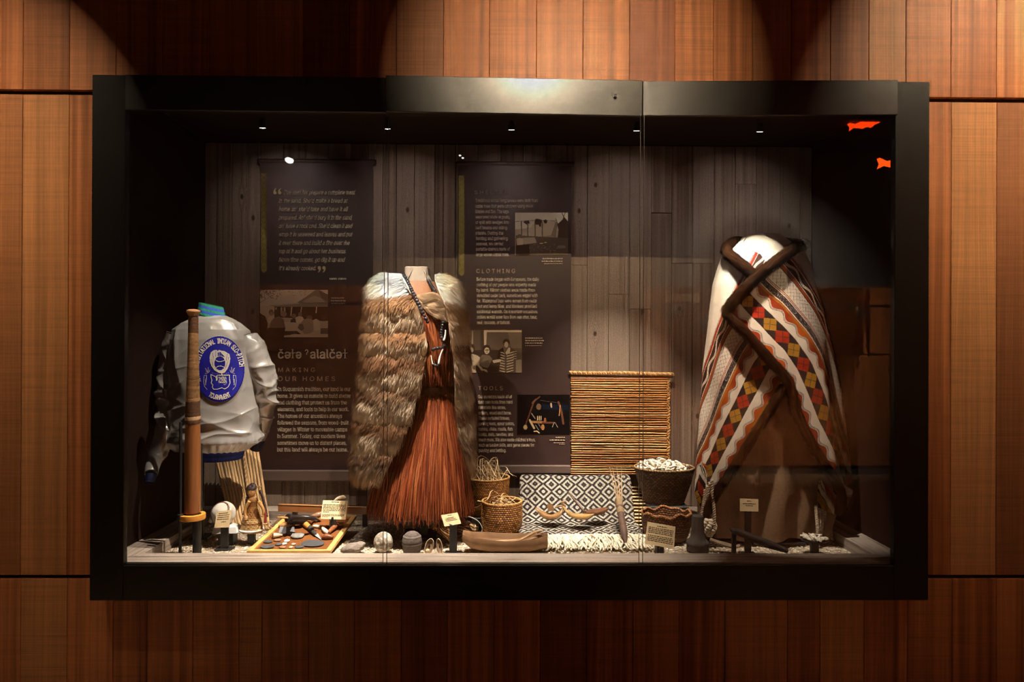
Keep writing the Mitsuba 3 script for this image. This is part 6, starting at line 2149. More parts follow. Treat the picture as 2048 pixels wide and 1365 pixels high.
fur_trim(RB + "__fur_trim_005", on_form([(1562, 770), (1540, 812), (1508, 868), (1474, 928), (1446, 974), (1428, 1008), (1424, 1040), (1430, 1066)], 0.030), 0.025, 12500, 56)


# ---- tassels of twisted cream cord
def cords(key, starts, L, r, seed, sway=0.01, floor=None):
    rr = np.random.default_rng(seed)
    ms, cs = [], []
    for i, s in enumerate(starts):
        n = 60
        t = np.linspace(0, 1, n)
        l = L * rr.uniform(0.85, 1.1)
        q = np.asarray(s)[None] + np.stack([sway * np.sin(3 * t + i) * t, -0.012 * np.sin(2 * t + i) * t, -l * t], 1)
        if floor is not None:
            q[:, 2] = np.maximum(q[:, 2], floor + 0.004)
        m, c = twist_rope(None, q, r, 10, ((0.56, 0.46, 0.35), (0.46, 0.36, 0.27)), 6)
        ms.append(m); cs.append(c)
    add(key, cat(ms), "m_matte", True, color=np.vstack(cs))
    lab(key, "tassels of twisted cream cord")


cords(RB + "__tassels", [P(1396 + 4.6 * i, 984 - 6 * abs(i - 2), YR - 0.02 - 0.018 * i) for i in range(7)], 0.20, 0.0074, 61, 0.014, 0.58)
cords(RB + "__tassels_001", [P(1632 + 6.0 * i, 1012 + 3 * i, YR - 0.13 + 0.012 * i) for i in range(6)], 0.155, 0.0072, 62, 0.006, 0.57)
# strips of the robe's ends above the tassels
for nm_, pts, y0 in (("end_panel", [(1402, 925), (1418, 935), (1420, 1000), (1397, 990)], YR - 0.075), ("end_panel_001", [(1640, 960), (1672, 985), (1668, 1030), (1634, 1014)], YR - 0.135)):
    vv, ff = tri_poly(sg.Polygon(pts), 3.0)
    w = np.array([P(a, b, y0 - 0.006 * math.sin(a * 0.5)) for a, b in vv])
    nz = np.cross(w[ff[:, 1]] - w[ff[:, 0]], w[ff[:, 2]] - w[ff[:, 0]])[:, 1]
    ff = np.where((nz > 0)[:, None], ff[:, ::-1], ff)
    n0 = vnormals(w, ff)
    tv, tf = thick(w, ff, n0, 0.006)
    uv = np.stack([(w[:, 0] - w[:, 0].min()) * 1.2 + (w[:, 2] - w[:, 2].min()) * 0.7 + 0.05, (w[:, 2]) * 0.8 + (w[:, 0])], 1)
    add(RB + "__" + nm_, mesh(tv, tf), "m_robe", True, uv=np.vstack([uv, uv]))
FM = "robe_form"
xq = P(1545, 0, YR)[0]
add(FM + "__post", tube([(xq, YR, ZG + 0.01), (xq, YR, 1.6)], 0.02, 14), "m_black", True)
add(FM + "__foot", cbox(xq - 0.12, xq + 0.12, YR - 0.11, YR + 0.11, ZG + 0.006, ZG + 0.018, 0.002), "m_black")
lab(FM, "post and foot that carry the woven robe, hidden inside it", "mannequin")
# ------------------------------------------------------------------ the small things in the case
def stone(center, size, rot=(0, 0, 0), seed=0, rough=0.12, sub=4, flat=None, sharp=0.0):
    m = trimesh.creation.icosphere(sub, 1.0)
    v = np.asarray(m.vertices)
    n = v.copy()
    v = v * (1 + rough * 2 * (meshkit.fbm(v * 1.6 + seed * 3.1, 3, seed) - 0.5) + rough * 0.25 * (meshkit.fbm(v * 9 + seed, 2, seed) - 0.5))[:, None]
    if sharp:
        v = np.sign(v) * np.abs(v) ** sharp
    v = v * np.asarray(size)
    R = rotm([1, 0, 0], rot[0]) @ rotm([0, 1, 0], rot[1]) @ rotm([0, 0, 1], rot[2])
    return mesh(v @ R.T + np.asarray(center), m.faces)


def on_bed(px, py, h):
    """a point on the gravel seen at that pixel, raised by h"""
    y = 0.3
    for _ in range(30):
        q = P(px, py, y)
        y += (q[2] - (ZG + h)) * 2.0
        y = min(max(y, 0.17), 0.85)
    return P(px, py, y)


CARD = np.array([0.74, 0.58, 0.35])


def card(quad, y0, lean, label, rows, post=None, clip=None):
    """a label card on a black post; quad in pixels from the top left clockwise, leaning back by lean metres at its top"""
    k = num("label_card")
    a, b, c, d = [P(*q, y0 + (lean if i < 2 else 0)) for i, q in enumerate(quad)]
    n = np.cross(b - a, d - a); n /= np.linalg.norm(n)
    if n[1] > 0:
        n = -n
    pts = np.array([a, b, c, d])
    m = trimesh.convex.convex_hull(np.vstack([pts, pts - n * 0.0025]))
    vc(k + "__card", m, CARD, "m_matte")
    rr = np.random.default_rng(len(label))
    vs = []
    for (v0, h, u0, u1) in rows:
        u = u0
        while u < u1 - 0.01:
            l = min(rr.uniform(0.04, 0.12), u1 - u)
            quadp = [(a * (1 - x) + b * x) * (1 - w) + (d * (1 - x) + c * x) * w + n * 0.0006 for x, w in ((u, v0), (u + l, v0), (u + l, v0 + h), (u, v0 + h))]
            vs.append(quadp); u += l + 0.018
    v = np.array(vs).reshape(-1, 3)
    f = (np.array([[0, 3, 2], [0, 2, 1]])[None] + 4 * np.arange(len(vs))[:, None, None]).reshape(-1, 3)
    vc(k + "__print", mesh(v, f), (0.10, 0.06, 0.035), "m_matte")
    lab(k + "__print", kind="stuff")
    if post:
        px0, px1, pyt, yb = post
        p0, p1 = P(px0, pyt, yb), P(px1, pyt, yb)
        add(k + "__post", cbox(p0[0], p1[0], yb, yb + 0.006, ZG + 0.004, p0[2], 0.001), "m_black")
        add(k + "__rest", trimesh.convex.convex_hull(np.vstack([[p0 + [0, 0.0, 0], p1, p0 + [0, 0.005, -0.004], p1 + [0, 0.005, -0.004]], [(a + b) / 2 * 0.4 + (c + d) / 2 * 0.6 - n * 0.003 + np.array([s * 0.012, 0, 0]) for s in (-1, 1)]])), "m_black")
        add(k + "__foot", cbox(p0[0] - 0.02, p1[0] + 0.02, yb - 0.02, yb + 0.03, ZG + 0.003, ZG + 0.007, 0.001), "m_black")
    if clip:
        q = P(*clip, y0 - 0.002)
        add(k + "__clip", moved(lathe([(0.0005, -0.005), (0.005, -0.005), (0.006, 0), (0.005, 0.005), (0.0005, 0.005)], 14), rotm([1, 0, 0], 90), q), "m_black", 30)
    lab(k, label, "label card", "label cards in the case")
    return k


R5 = [(0.12, 0.05, 0.15, 0.8), (0.24, 0.05, 0.1, 0.9), (0.36, 0.05, 0.1, 0.9), (0.48, 0.05, 0.1, 0.88), (0.64, 0.05, 0.42, 0.72)]
card([(434, 1024), (463.5, 1020.5), (458, 1055.5), (428.5, 1056.5)], 0.355, 0.015, "tan label card in front of the softball", R5, (441, 457, 1055, 0.36))
card([(646, 1001), (696, 1002.5), (691, 1040), (641, 1038.5)], 0.50, 0.03, "large cream label card standing at the back of the tool tray", [(0.06, 0.04, 0.35, 0.65)] + [(0.22 + 0.075 * i, 0.04, 0.05, 0.94) for i in range(5)] + [(0.60, 0.04, 0.06, 0.3), (0.74, 0.03, 0.05, 0.94), (0.80, 0.03, 0.05, 0.9), (0.86, 0.03, 0.05, 0.3)], (659, 672, 1040, 0.50), (665, 1037))
card([(882, 1031), (915, 1025.5), (922.5, 1048), (889, 1054)], 0.30, 0.02, "cream label card tilted on a black post below the cedar bark dress", [(0.10, 0.05, 0.38, 0.62), (0.32, 0.06, 0.28, 0.7), (0.44, 0.06, 0.18, 0.8), (0.56, 0.06, 0.2, 0.85)], (899, 914, 1051, 0.30))
card([(1295, 1044), (1351, 1054), (1348, 1099), (1290, 1088)], 0.245, 0.03, "large tan label card leaning in front of the ragged rimmed basket", [(0.10, 0.04, 0.35, 0.7)] + [(0.2 + 0.075 * i, 0.04, 0.06, 0.94) for i in range(4)] + [(0.56 + 0.075 * i, 0.04, 0.06, 0.94) for i in range(4)], None)
q = P(1321, 1099, 0.25)
add("label_card_003__clip", moved(lathe([(0.0005, -0.006), (0.008, -0.006), (0.009, 0), (0.008, 0.006), (0.0005, 0.006)], 14), rotm([1, 0, 0], 90), (q[0], 0.242, q[2] + 0.004)), "m_black", 30)
add("label_card_003__stand", cbox(q[0] - 0.016, q[0] + 0.016, 0.252, 0.29, ZG + 0.003, q[2] + 0.02, 0.002), "m_black")
card([(1480, 997.5), (1516.5, 999), (1517, 1024), (1480, 1023)], 0.29, 0.01, "brown label card in the shadow before the robe", [(0.15, 0.06, 0.38, 0.62), (0.36, 0.07, 0.15, 0.85), (0.52, 0.06, 0.3, 0.7)], (1489.5, 1503, 1023.5, 0.29))

# softball on a white stand
SB = "softball"
cb = P(446.5, 1027, 0.43)
rad = 0.0545
m = trimesh.creation.icosphere(5, rad)
v = np.asarray(m.vertices)
c = np.broadcast_to(np.array([0.80, 0.77, 0.70]), v.shape) * (0.86 + 0.22 * meshkit.fbm(v * 40, 3, 2))[:, None]
add(SB + "__ball", moved(m, None, cb), "m_soft", True, color=np.clip(c, 0, 0.9))
ph = np.linspace(0, 2 * np.pi, 140, endpoint=False)
seam = np.stack([np.cos(ph) + 0.42 * np.cos(3 * ph), np.sin(ph) - 0.42 * np.sin(3 * ph), 1.30 * np.sin(2 * ph)], 1)
seam /= np.linalg.norm(seam, axis=1, keepdims=True)
Rb = rotm([0, 0, 1], 38) @ rotm([0, 1, 0], 18)
seam = seam @ Rb.T
st = []
for i in range(0, 140):
    p = seam[i]; t = seam[(i + 1) % 140] - seam[i - 1]; t /= np.linalg.norm(t)
    sdir = np.cross(p, t)
    for s in (-1, 1):
        st.append(tube([cb + rad * 1.002 * (p + 0.012 * t * 0), cb + rad * 1.012 * (p + s * 0.035 * sdir - 0.02 * t), cb + rad * 1.0 * (p + s * 0.075 * sdir - 0.045 * t)], 0.0011, 5))
vc(SB + "__stitching", cat(st), (0.14, 0.035, 0.02), "m_matte")
lab(SB + "__stitching", "dark red stitches", kind="stuff")
lab(SB, "off-white softball with dark stitching on a low white stand", "softball")
bz = cb[2] - rad
wv = np.array([(-0.048, -0.040, 0), (0.062, -0.030, 0), (0.055, 0.05, 0), (-0.045, 0.05, 0)])
hull = np.vstack([wv * [1, 1, 0] + [0, 0, -0.030], wv * [0.85, 0.85, 0] + [0.0, 0, -0.004], wv * [0.35, 0.35, 0] + [0, 0, 0.006]])
m = trimesh.convex.convex_hull(hull)
vc("ball_stand__plate", moved(m, None, (cb[0] + 0.012, cb[1], bz)), (0.76, 0.76, 0.74), "m_gloss")
vc("ball_stand__prop", moved(lathe([(0.0005, -0.02), (0.010, -0.02), (0.013, 0.0), (0.010, 0.018), (0.0005, 0.02)], 8), rotm([0, 1, 0], 25), (cb[0] - 0.055, cb[1] + 0.01, cb[2] - 0.026)), (0.72, 0.72, 0.70), "m_gloss")
vc("ball_stand__prop_001", tube([(cb[0] - 0.05, cb[1] + 0.012, cb[2] - 0.04), (cb[0] - 0.02, cb[1] + 0.015, bz - 0.006)], 0.006, 8), (0.72, 0.72, 0.70), "m_gloss", True)
add("ball_stand__block", cbox(cb[0] - 0.02, cb[0] + 0.05, cb[1] - 0.01, cb[1] + 0.045, ZG + 0.003, bz - 0.0305, 0.002), "m_black")
lab("ball_stand", "low white stand that carries the softball", "stand")

# woven doll with braids
DL = "bark_doll"
yD2 = 0.45
xd = P(508.5, 0, yD2)[0]
z0, zt_ = P(508, 1058, yD2)[2], P(508, 974, yD2)[2]
Hd = zt_ - z0
pr_ = [(0.0005, 0), (0.050, 0.0), (0.049, 0.006), (0.045, 0.16 * Hd), (0.036, 0.30 * Hd), (0.028, 0.46 * Hd), (0.025, 0.56 * Hd), (0.028, 0.66 * Hd), (0.024, 0.73 * Hd), (0.013, 0.77 * Hd), (0.0005, 0.79 * Hd)]
pf = spline(pr_, 60)
pf[:, 0] = np.maximum(pf[:, 0], 0.0004)
R_ = []
a = np.linspace(0, 2 * np.pi, 64, endpoint=False)
for r_, z_ in pf:
    r2 = r_ * (1 + 0.03 * np.sin(a * 14 + z_ * 400)) + 0.0012 * math.sin(z_ * 700)
    R_.append(np.stack([xd + r2 * np.cos(a), yD2 + 0.72 * r2 * np.sin(a), np.full(64, z0 + z_)], 1))
m = loft(np.array(R_))
v = np.asarray(m.vertices)
kk = (0.5 + 0.5 * np.sin(v[:, 2] * 900)) * (0.5 + 0.5 * np.sin(np.arctan2(v[:, 1] - yD2, v[:, 0] - xd) * 26 + 3.14 * np.floor(v[:, 2] * 900 / 6.28)))
hh = (v[:, 2] - z0) / Hd
base = np.where((hh < 0.10)[:, None] | ((hh > 0.16) & (hh < 0.26))[:, None], np.array([0.62, 0.40, 0.18]), np.array([0.36, 0.165, 0.055]))
add(DL + "__dress", m, "m_soft", True, color=np.clip(base * (0.45 + 0.9 * kk)[:, None], 0, 0.9))
hm = lathe(spline([(0.0005, 0.0), (0.014, 0.006), (0.0185, 0.02), (0.018, 0.034), (0.012, 0.046), (0.0005, 0.050)], 24).clip(0.0004), 32, (xd - 0.002, yD2 - 0.002, z0 + 0.755 * Hd))
v = np.asarray(hm.vertices)
c = np.where((np.sin(v[:, 0] * 900) * np.sin(v[:, 2] * 900) > 0)[:, None], np.array([0.50, 0.27, 0.10]), np.array([0.30, 0.14, 0.05]))
add(DL + "__head", hm, "m_soft", True, color=c)
for ex in (-0.0065, 0.0065):
    vc(num(DL + "__eye"), moved(trimesh.creation.icosphere(1, 0.0016), None, (xd - 0.002 + ex, yD2 - 0.0200, z0 + 0.755 * Hd + 0.028)), (0.03, 0.015, 0.01), "m_matte")
vc(DL + "__nose", moved(trimesh.creation.icosphere(1, 0.0022), None, (xd - 0.002, yD2 - 0.0210, z0 + 0.755 * Hd + 0.021)), (0.46, 0.24, 0.09), "m_matte")
vc(DL + "__mouth", tube([(xd - 0.006, yD2 - 0.0185, z0 + 0.755 * Hd + 0.0135), (xd - 0.002, yD2 - 0.0200, z0 + 0.755 * Hd + 0.0125), (xd + 0.002, yD2 - 0.0190, z0 + 0.755 * Hd + 0.0135)], 0.0011, 5), (0.16, 0.06, 0.03), "m_matte")
HAIR = (0.028, 0.014, 0.016)
cap_ = [np.stack([xd - 0.002 + r_ * np.cos(a), yD2 + 0.002 + r_ * np.sin(a), np.full(64, z0 + 0.755 * Hd + z_) + 0.006 * np.sin(a)], 1) + 0.0009 * np.sin(a * 16)[:, None] for r_, z_ in ((0.0215, 0.036), (0.0225, 0.041), (0.020, 0.048), (0.013, 0.055), (0.0006, 0.057))]
vc(DL + "__hair", loft(np.array(cap_)), HAIR, "m_soft", True)
for s, pts in ((-1, [(498, 982), (495, 996), (493, 1010), (490, 1022), (487, 1030)]), (1, [(519, 982), (524, 992), (528, 1006), (531, 1020), (533, 1034)])):
    m, c = twist_rope(None, spline(PP(pts, yD2 - 0.012), 60), 0.0062, 5, (HAIR, np.array(HAIR) * 1.8), 6)
    add(num(DL + "__braid"), m, "m_soft", True, color=c)
for pts in ([(499, 1003), (493, 1014), (490, 1026), (492, 1034)], [(517, 1003), (523, 1012), (527, 1022), (524, 1032)]):
    vc(num(DL + "__arm"), tube(spline(PP(pts, yD2 - 0.022), 20), np.linspace(0.0085, 0.0060, 20), 10), (0.46, 0.25, 0.09), "m_soft", True, 0.4, 200)
    h = P(*pts[-1], yD2 - 0.024)
    vc(num(DL + "__hand"), stone(h, (0.0065, 0.005, 0.0075), sub=2, rough=0.05), (0.50, 0.28, 0.11), "m_soft", True)
vc(DL + "__basket", lathe([(0.0005, 0), (0.008, 0.0), (0.010, 0.010), (0.0105, 0.016), (0.009, 0.016), (0.007, 0.003), (0.0005, 0.002)], 18, tuple(P(491.5, 1040, yD2 - 0.026))), (0.66, 0.45, 0.24), "m_soft", False, 0.3, 300)
vc(DL + "__shawl", tube(spline(PP([(523, 1010), (529, 1022), (531, 1036), (530, 1046)], yD2 - 0.018), 20), np.linspace(0.004, 0.006, 20), 8), (0.22, 0.03, 0.02), "m_soft", True)
lab(DL, "small woven bark doll with long dark braids on a round white stand", "doll")
vc("doll_stand__disc", lathe([(0.0005, -0.006), (0.054, -0.006), (0.055, -0.004), (0.055, -0.001), (0.0005, -0.001)], 40, (xd, yD2, z0)), (0.72, 0.72, 0.70), "m_gloss")
add("doll_stand__post", cbox(xd - 0.016, xd + 0.016, yD2 - 0.012, yD2 + 0.012, ZG + 0.004, z0 - 0.0062, 0.002), "m_black")
lab("doll_stand", "white disc on a black post under the woven doll", "stand")

# ------------------------------------------------------------------ tool tray
TR = "tool_tray"
lab(TR, "shallow pine tray lined with brown felt, full of old tools and stone blades", "tray")
A_, B_, C_, D_ = P(494, 1104, 0.285), P(661, 1104, 0.285), P(713, 1033, 0.66), P(572, 1033, 0.66)


def tp(u, v, h=0.0):
    """a point in the tray: u across, v towards the back, h above the felt"""
    p = (A_ * (1 - u) + B_ * u) * (1 - v) + (D_ * (1 - u) + C_ * u) * v
    return p + np.array([0, 0, h - 0.004])


def tpx(px, py, h=0.0):
    """the point of the felt seen at that pixel"""
    n = np.cross(B_ - A_, D_ - A_); n /= np.linalg.norm(n)
    o = A_ + np.array([0, 0, h - 0.004])
    d = P(px, py, 1.0) - CAM
    return CAM + d * (((o - CAM) @ n) / (d @ n))


def _pine(p, n, uv):
    g = fbm(p.x * 8, p.y * 8 + p.x * 20, p.z * 90, 3)
    return mix((0.70, 0.44, 0.16), (0.52, 0.27, 0.075), g)


scene["m_pine"] = principled(proc(_pine), 0.42)


def rail(p0, p1, wv_, hgt):
    pts = []
    for p in (p0, p1):
        for s in (-0.5, 0.5):
            for h in (-hgt, 0.0):
                pts.append(p + wv_ * s + np.array([0, 0, h]))
    return trimesh.convex.convex_hull(np.array(pts))


up = np.array([0, 0, 1.0])
wL_, wF_ = np.array([0.022, 0, 0]), np.array([0, 0.020, 0])
rails = [(A_ + wL_ * 0.5, D_ + wL_ * 0.5, wL_), (B_ - wL_ * 0.5, C_ - wL_ * 0.5, wL_), (A_ + wL_ + np.array([0, 0.01, 0]), B_ - wL_ + np.array([0, 0.01, 0]), wF_), (D_ + wL_ - np.array([0, 0.01, 0]), C_ - wL_ - np.array([0, 0.01, 0]), wF_)]
for p0, p1, w in rails:
    add(num(TR + "__rail"), rail(p0 + up * 0.004, p1 + up * 0.004, w, 0.0135), "m_pine")


def _felt(p, n, uv):
    return mix((0.19, 0.075, 0.028), (0.145, 0.052, 0.02), noise(p.x * 400, p.y * 400)) * (0.9 + 0.2 * fbm(p.x * 20, p.y * 20, 0, 3))


scene["m_felt"] = {"type": "twosided", "bsdf": {"type": "diffuse", "reflectance": proc(_felt)}}
corn = np.array([tp(0.06, 0.03), tp(0.94, 0.03), tp(0.94, 0.97), tp(0.06, 0.97)])
add(TR + "__felt", trimesh.convex.convex_hull(np.vstack([corn, corn - up * 0.004])), "m_felt")
leg_ = [tp(0.1, 0.92, -0.008), tp(0.9, 0.92, -0.008)]
add(TR + "__back_support", trimesh.convex.convex_hull(np.array([q + np.array([0, dy, 0]) for q in leg_ for dy in (-0.02, 0.0)] + [np.array([q[0], q[1] + dy, ZG + 0.006]) for q in leg_ for dy in (-0.02, 0.0)])), "m_black")
nn_ = tp(0.93, 0.66, 0.02)
vc(TR + "__notch", cbox(nn_[0] - 0.02, nn_[0] + 0.006, nn_[1] - 0.006, nn_[1] + 0.006, nn_[2] - 0.004, nn_[2] + 0.0015, 0.001), (0.30, 0.15, 0.05), "m_soft")

SLATE, GREY_S = np.array([0.055, 0.058, 0.066]), np.array([0.20, 0.205, 0.20])


def lying(px, py, wpx, hpx, thick_, rot, seed, col, key, label, cat_, group=None, sharp=0.0, rough=0.14, amt=0.35):
    """a flattish stone lying on the felt, about that many pixels wide and high in the picture"""
    h = thick_
    c = tpx(px, py, h * 0.9)
    s = pix(c[1])
    rx, ry = wpx * s / 2, hpx * s * 1.15 / 0.42 / 2 * 0.6
    m = stone(c, (rx, min(ry, 0.05), h), (10, 0, rot), seed, rough, 3, sharp=sharp)
    k = num(key)
    vc(k, m, col, "m_soft", True, amt, 80, seed)
    lab(k, label, cat_, group)
    return k


lying(626, 1087.5, 44, 16, 0.006, -6, 1, SLATE, "slate_blade", "large dark slate blade at the front right of the tool tray", "stone blade", None, 0.8, 0.12)
lying(595, 1072, 26, 12, 0.009, 4, 2, GREY_S, "whetstone", "pale grey lozenge shaped stone in the middle of the tool tray", "stone", None, 0.85)
FL = [(536, 1084, 16, 7, SLATE, "dark flake at the left of the tool tray"), (535, 1094, 26, 9, SLATE * 1.1, "wide dark flake at the tray's front left corner"), (555, 1081, 14, 6, np.array([0.26, 0.16, 0.10]), "brown flake beside the antler cone"),
      (557, 1089, 13, 6, SLATE * 1.3, "dark pointed flake left of centre in the tray"), (574, 1082, 12, 7, np.array([0.62, 0.54, 0.42]), "pale shell flake in the middle of the tray"), (569, 1088, 9, 6, np.array([0.70, 0.62, 0.48]), "smallest pale flake in the tray"),
      (587, 1089, 9, 5, np.array([0.30, 0.26, 0.22]), "grey brown chip beside the slate blade"), (599, 1094, 18, 7, SLATE, "dark flake at the front middle of the tray"), (565, 1095, 13, 6, np.array([0.24, 0.11, 0.055]), "red brown flake at the front of the tray"),
      (582, 1095, 9, 6, np.array([0.44, 0.26, 0.15]), "tan chip at the front of the tray")]
for i, (a, b, w, h, col, s) in enumerate(FL):
    lying(a, b, w, h, 0.0042, 20 * math.sin(i * 3.1), 20 + i, col, "stone_flake", s, "stone flake", "stone flakes in the tray", 0.85, 0.25)


def rod(key, pts, radii, col, bsdf="m_soft", sides=16, amt=0.35, freq=70, squash=None):
    q = spline(np.array(pts), 24)
    r = np.interp(np.linspace(0, 1, 24), np.linspace(0, 1, len(radii)), radii)
    vc(key, tube(q, r, sides, True, squash), col, bsdf, True, amt, freq)


KN = "knife"
rod(KN + "__handle", [tpx(600, 1040, 0.013), tpx(611, 1049, 0.014), tpx(622, 1059, 0.012)], [0.004, 0.0125, 0.0135, 0.0125, 0.010], (0.52, 0.24, 0.06), "m_gloss")
rod(KN + "__binding", [tpx(619, 1056, 0.012), tpx(625, 1063, 0.010), tpx(631, 1071, 0.008)], [0.0125, 0.012, 0.010, 0.007], (0.035, 0.030, 0.030))
bl0, bl1, tip = tpx(629, 1072, 0.006), tpx(636, 1069, 0.006), tpx(643.5, 1081.5, 0.003)
vc(KN + "__blade", trimesh.convex.convex_hull(np.array([bl0, bl1, tip, bl0 + up * 0.004, bl1 + up * 0.004, (bl0 + bl1) / 2 + up * 0.005])), (0.42, 0.41, 0.39), "m_gloss")
lab(KN, "crooked knife with orange wooden handle and dark binding in the tool tray", "knife")
AD = "elbow_adze"
rod(AD + "__head", [tpx(580, 1046, 0.012), tpx(580, 1040, 0.045), tpx(579, 1037, 0.085)], [0.010, 0.017, 0.019, 0.018, 0.016], (0.016, 0.011, 0.010), "m_soft")
rod(AD + "__handle", [tpx(580, 1038, 0.078), tpx(596, 1036, 0.088), tpx(616, 1036, 0.086), tpx(634, 1040, 0.058)], [0.016, 0.0135, 0.012, 0.011, 0.009], (0.020, 0.013, 0.011), "m_gloss")
rod(AD + "__blade", [tpx(576, 1037, 0.085), tpx(566, 1036, 0.094), tpx(555, 1035, 0.100)], [0.011, 0.010, 0.008, 0.004], (0.30, 0.15, 0.055), "m_soft", squash=(1, 0.5))
rod(AD + "__lashing", [tpx(583, 1038, 0.078), tpx(575, 1037, 0.088)], [0.0195, 0.020, 0.0195], (0.012, 0.009, 0.009))
rod(AD + "__counterweight", [tpx(586, 1043, 0.030), tpx(600, 1041, 0.036), tpx(612, 1043, 0.022)], [0.018, 0.022, 0.012], (0.016, 0.011, 0.010))
lab(AD, "dark wooden elbow adze with a curved handle at the back of the tool tray", "adze")
MA = "wooden_mallet"
rod(MA + "__head", [tpx(616, 1046, 0.018), tpx(619, 1041, 0.022), tpx(622, 1037, 0.024)], [0.012, 0.0185, 0.019, 0.015], (0.20, 0.095, 0.05), "m_gloss")
rod(MA + "__handle", [tpx(622, 1036, 0.026), tpx(632, 1032, 0.034), tpx(643, 1029, 0.036)], [0.012, 0.0115, 0.014, 0.013], (0.24, 0.13, 0.08), "m_gloss")
lab(MA, "short brown wooden mallet behind the knife in the tool tray", "mallet")
CH = "bark_scraper"
rod(CH + "__grip", [tpx(558, 1052, 0.010), tpx(574, 1051.5, 0.012), tpx(590, 1051, 0.010)], [0.006, 0.011, 0.0115, 0.011, 0.006], (0.46, 0.24, 0.10), "m_gloss")
cs_ = [tpx(560, 1055, 0.006), tpx(588, 1054, 0.006), tpx(590, 1069, 0.003), tpx(557, 1070, 0.003)]
vc(CH + "__blade", trimesh.convex.convex_hull(np.vstack([cs_, np.array(cs_) + up * 0.005])), (0.17, 0.17, 0.18), "m_soft", False)
lab(CH, "scraper with a rounded wooden grip and grey stone blade in the tool tray", "scraper")
CN = "antler_cone"
ax0, ax1 = tpx(546, 1072, 0.013), tpx(565, 1070.5, 0.009)
q = np.linspace(ax0, ax1, 20)
m = tube(q, np.r_[np.linspace(0.0135, 0.0095, 12), np.linspace(0.009, 0.0045, 8)], 18)
vc(CN + "__horn", m, (0.66, 0.52, 0.38), "m_gloss", True, 0.25, 60)
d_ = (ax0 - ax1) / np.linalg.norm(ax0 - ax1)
add(CN + "__hollow", tube([ax0 + d_ * 0.0006, ax0 + d_ * 0.0010], 0.0105, 16), "m_black")  # black disc on the solid end, painted shade for the inside
lab(CN, "hollow cone of pale antler lying at the left of the tool tray", "antler piece")
rod("antler_tip", [tpx(627, 1053, 0.007), tpx(633, 1053.5, 0.008), tpx(640, 1054.5, 0.007)], [0.006, 0.0085, 0.0085, 0.008], (0.68, 0.60, 0.48), "m_gloss")
lab("antler_tip", "short white antler piece right of the knife handle", "antler piece")
PI = "stone_pipe"
rod(PI + "__bowl", [tpx(645, 1056, 0.009), tpx(650, 1062, 0.011), tpx(657, 1067, 0.010)], [0.005, 0.0095, 0.0105, 0.009], (0.70, 0.64, 0.54), "m_gloss")
rod(PI + "__stem", [tpx(656, 1067, 0.010), tpx(665, 1058, 0.016), tpx(674, 1051, 0.020)], [0.0085, 0.010, 0.011, 0.009], (0.24, 0.085, 0.035), "m_gloss")
lab(PI, "pipe with a white bowl and red brown stem in the tool tray", "pipe")
rod("carved_plug", [tpx(644, 1075, 0.010), tpx(654, 1074, 0.012), tpx(666, 1076, 0.008)], [0.010, 0.0135, 0.012, 0.007], (0.17, 0.055, 0.022), "m_gloss")
lab("carved_plug", "polished red brown carved piece below the pipe in the tool tray", "carving")
# tan paddle tip behind the card, and the long stave behind the tray
q = PP([(668, 1003), (676, 998), (684, 996), (692, 997)], 0.56)
vc("bone_paddle__blade", tube(spline(q, 16), np.interp(np.linspace(0, 1, 16), [0, .4, .8, 1], [0.004, 0.009, 0.012, 0.004]), 12, True, (0.45, 1)), (0.66, 0.52, 0.36), "m_soft", True, 0.2)
q2 = P(668, 1003, 0.56)
vc("bone_paddle__handle", tube([q2, (q2[0] - 0.02, 0.57, ZG + 0.07)], 0.004, 8), (0.60, 0.46, 0.30), "m_soft", True)
lab("bone_paddle", "tan paddle shaped tool showing above the large cream card", "paddle")
lo, hi = P(556, 1024, 0.70), P(772, 1031, 0.74)
m = trimesh.convex.convex_hull(np.array([p + np.array([0, dy, dz]) for p in (lo, hi) for dy in (0, 0.022) for dz in (0, 0.036)]))
vc("wooden_stave__body", m, (0.26, 0.10, 0.035), "m_gloss", False, 0.3)
vc("wooden_stave__edge", tube(np.linspace(lo + [0, -0.001, 0.036], hi + [0, -0.001, 0.036], 8), 0.0022, 6), (0.55, 0.30, 0.12), "m_gloss", True)
for p in (lo * 0.85 + hi * 0.15, lo * 0.2 + hi * 0.8):
    add(num("wooden_stave__rest"), cbox(p[0] - 0.012, p[0] + 0.012, p[1] + 0.002, p[1] + 0.02, ZG + 0.005, p[2] - 0.0003, 0.001), "m_black")
lab("wooden_stave", "long red brown wooden stave lying behind the tool tray", "stave")
rr = np.random.default_rng(4)
ms = []
for i in range(7):
    q = spline(PP([(545 + 3 * i, 1050 - 2 * i), (556 + rr.uniform(-3, 3), 1042 - 2 * i), (571, 1030 + 2 * i)], 0.68), 12)
    ms.append(tube(q, 0.0022, 5))
vc("root_strands", cat(ms), (0.42, 0.27, 0.15), "m_soft", True, 0.3)
lab("root_strands", "few thin tan root strands against the tray's back left corner", "roots", kind="stuff")

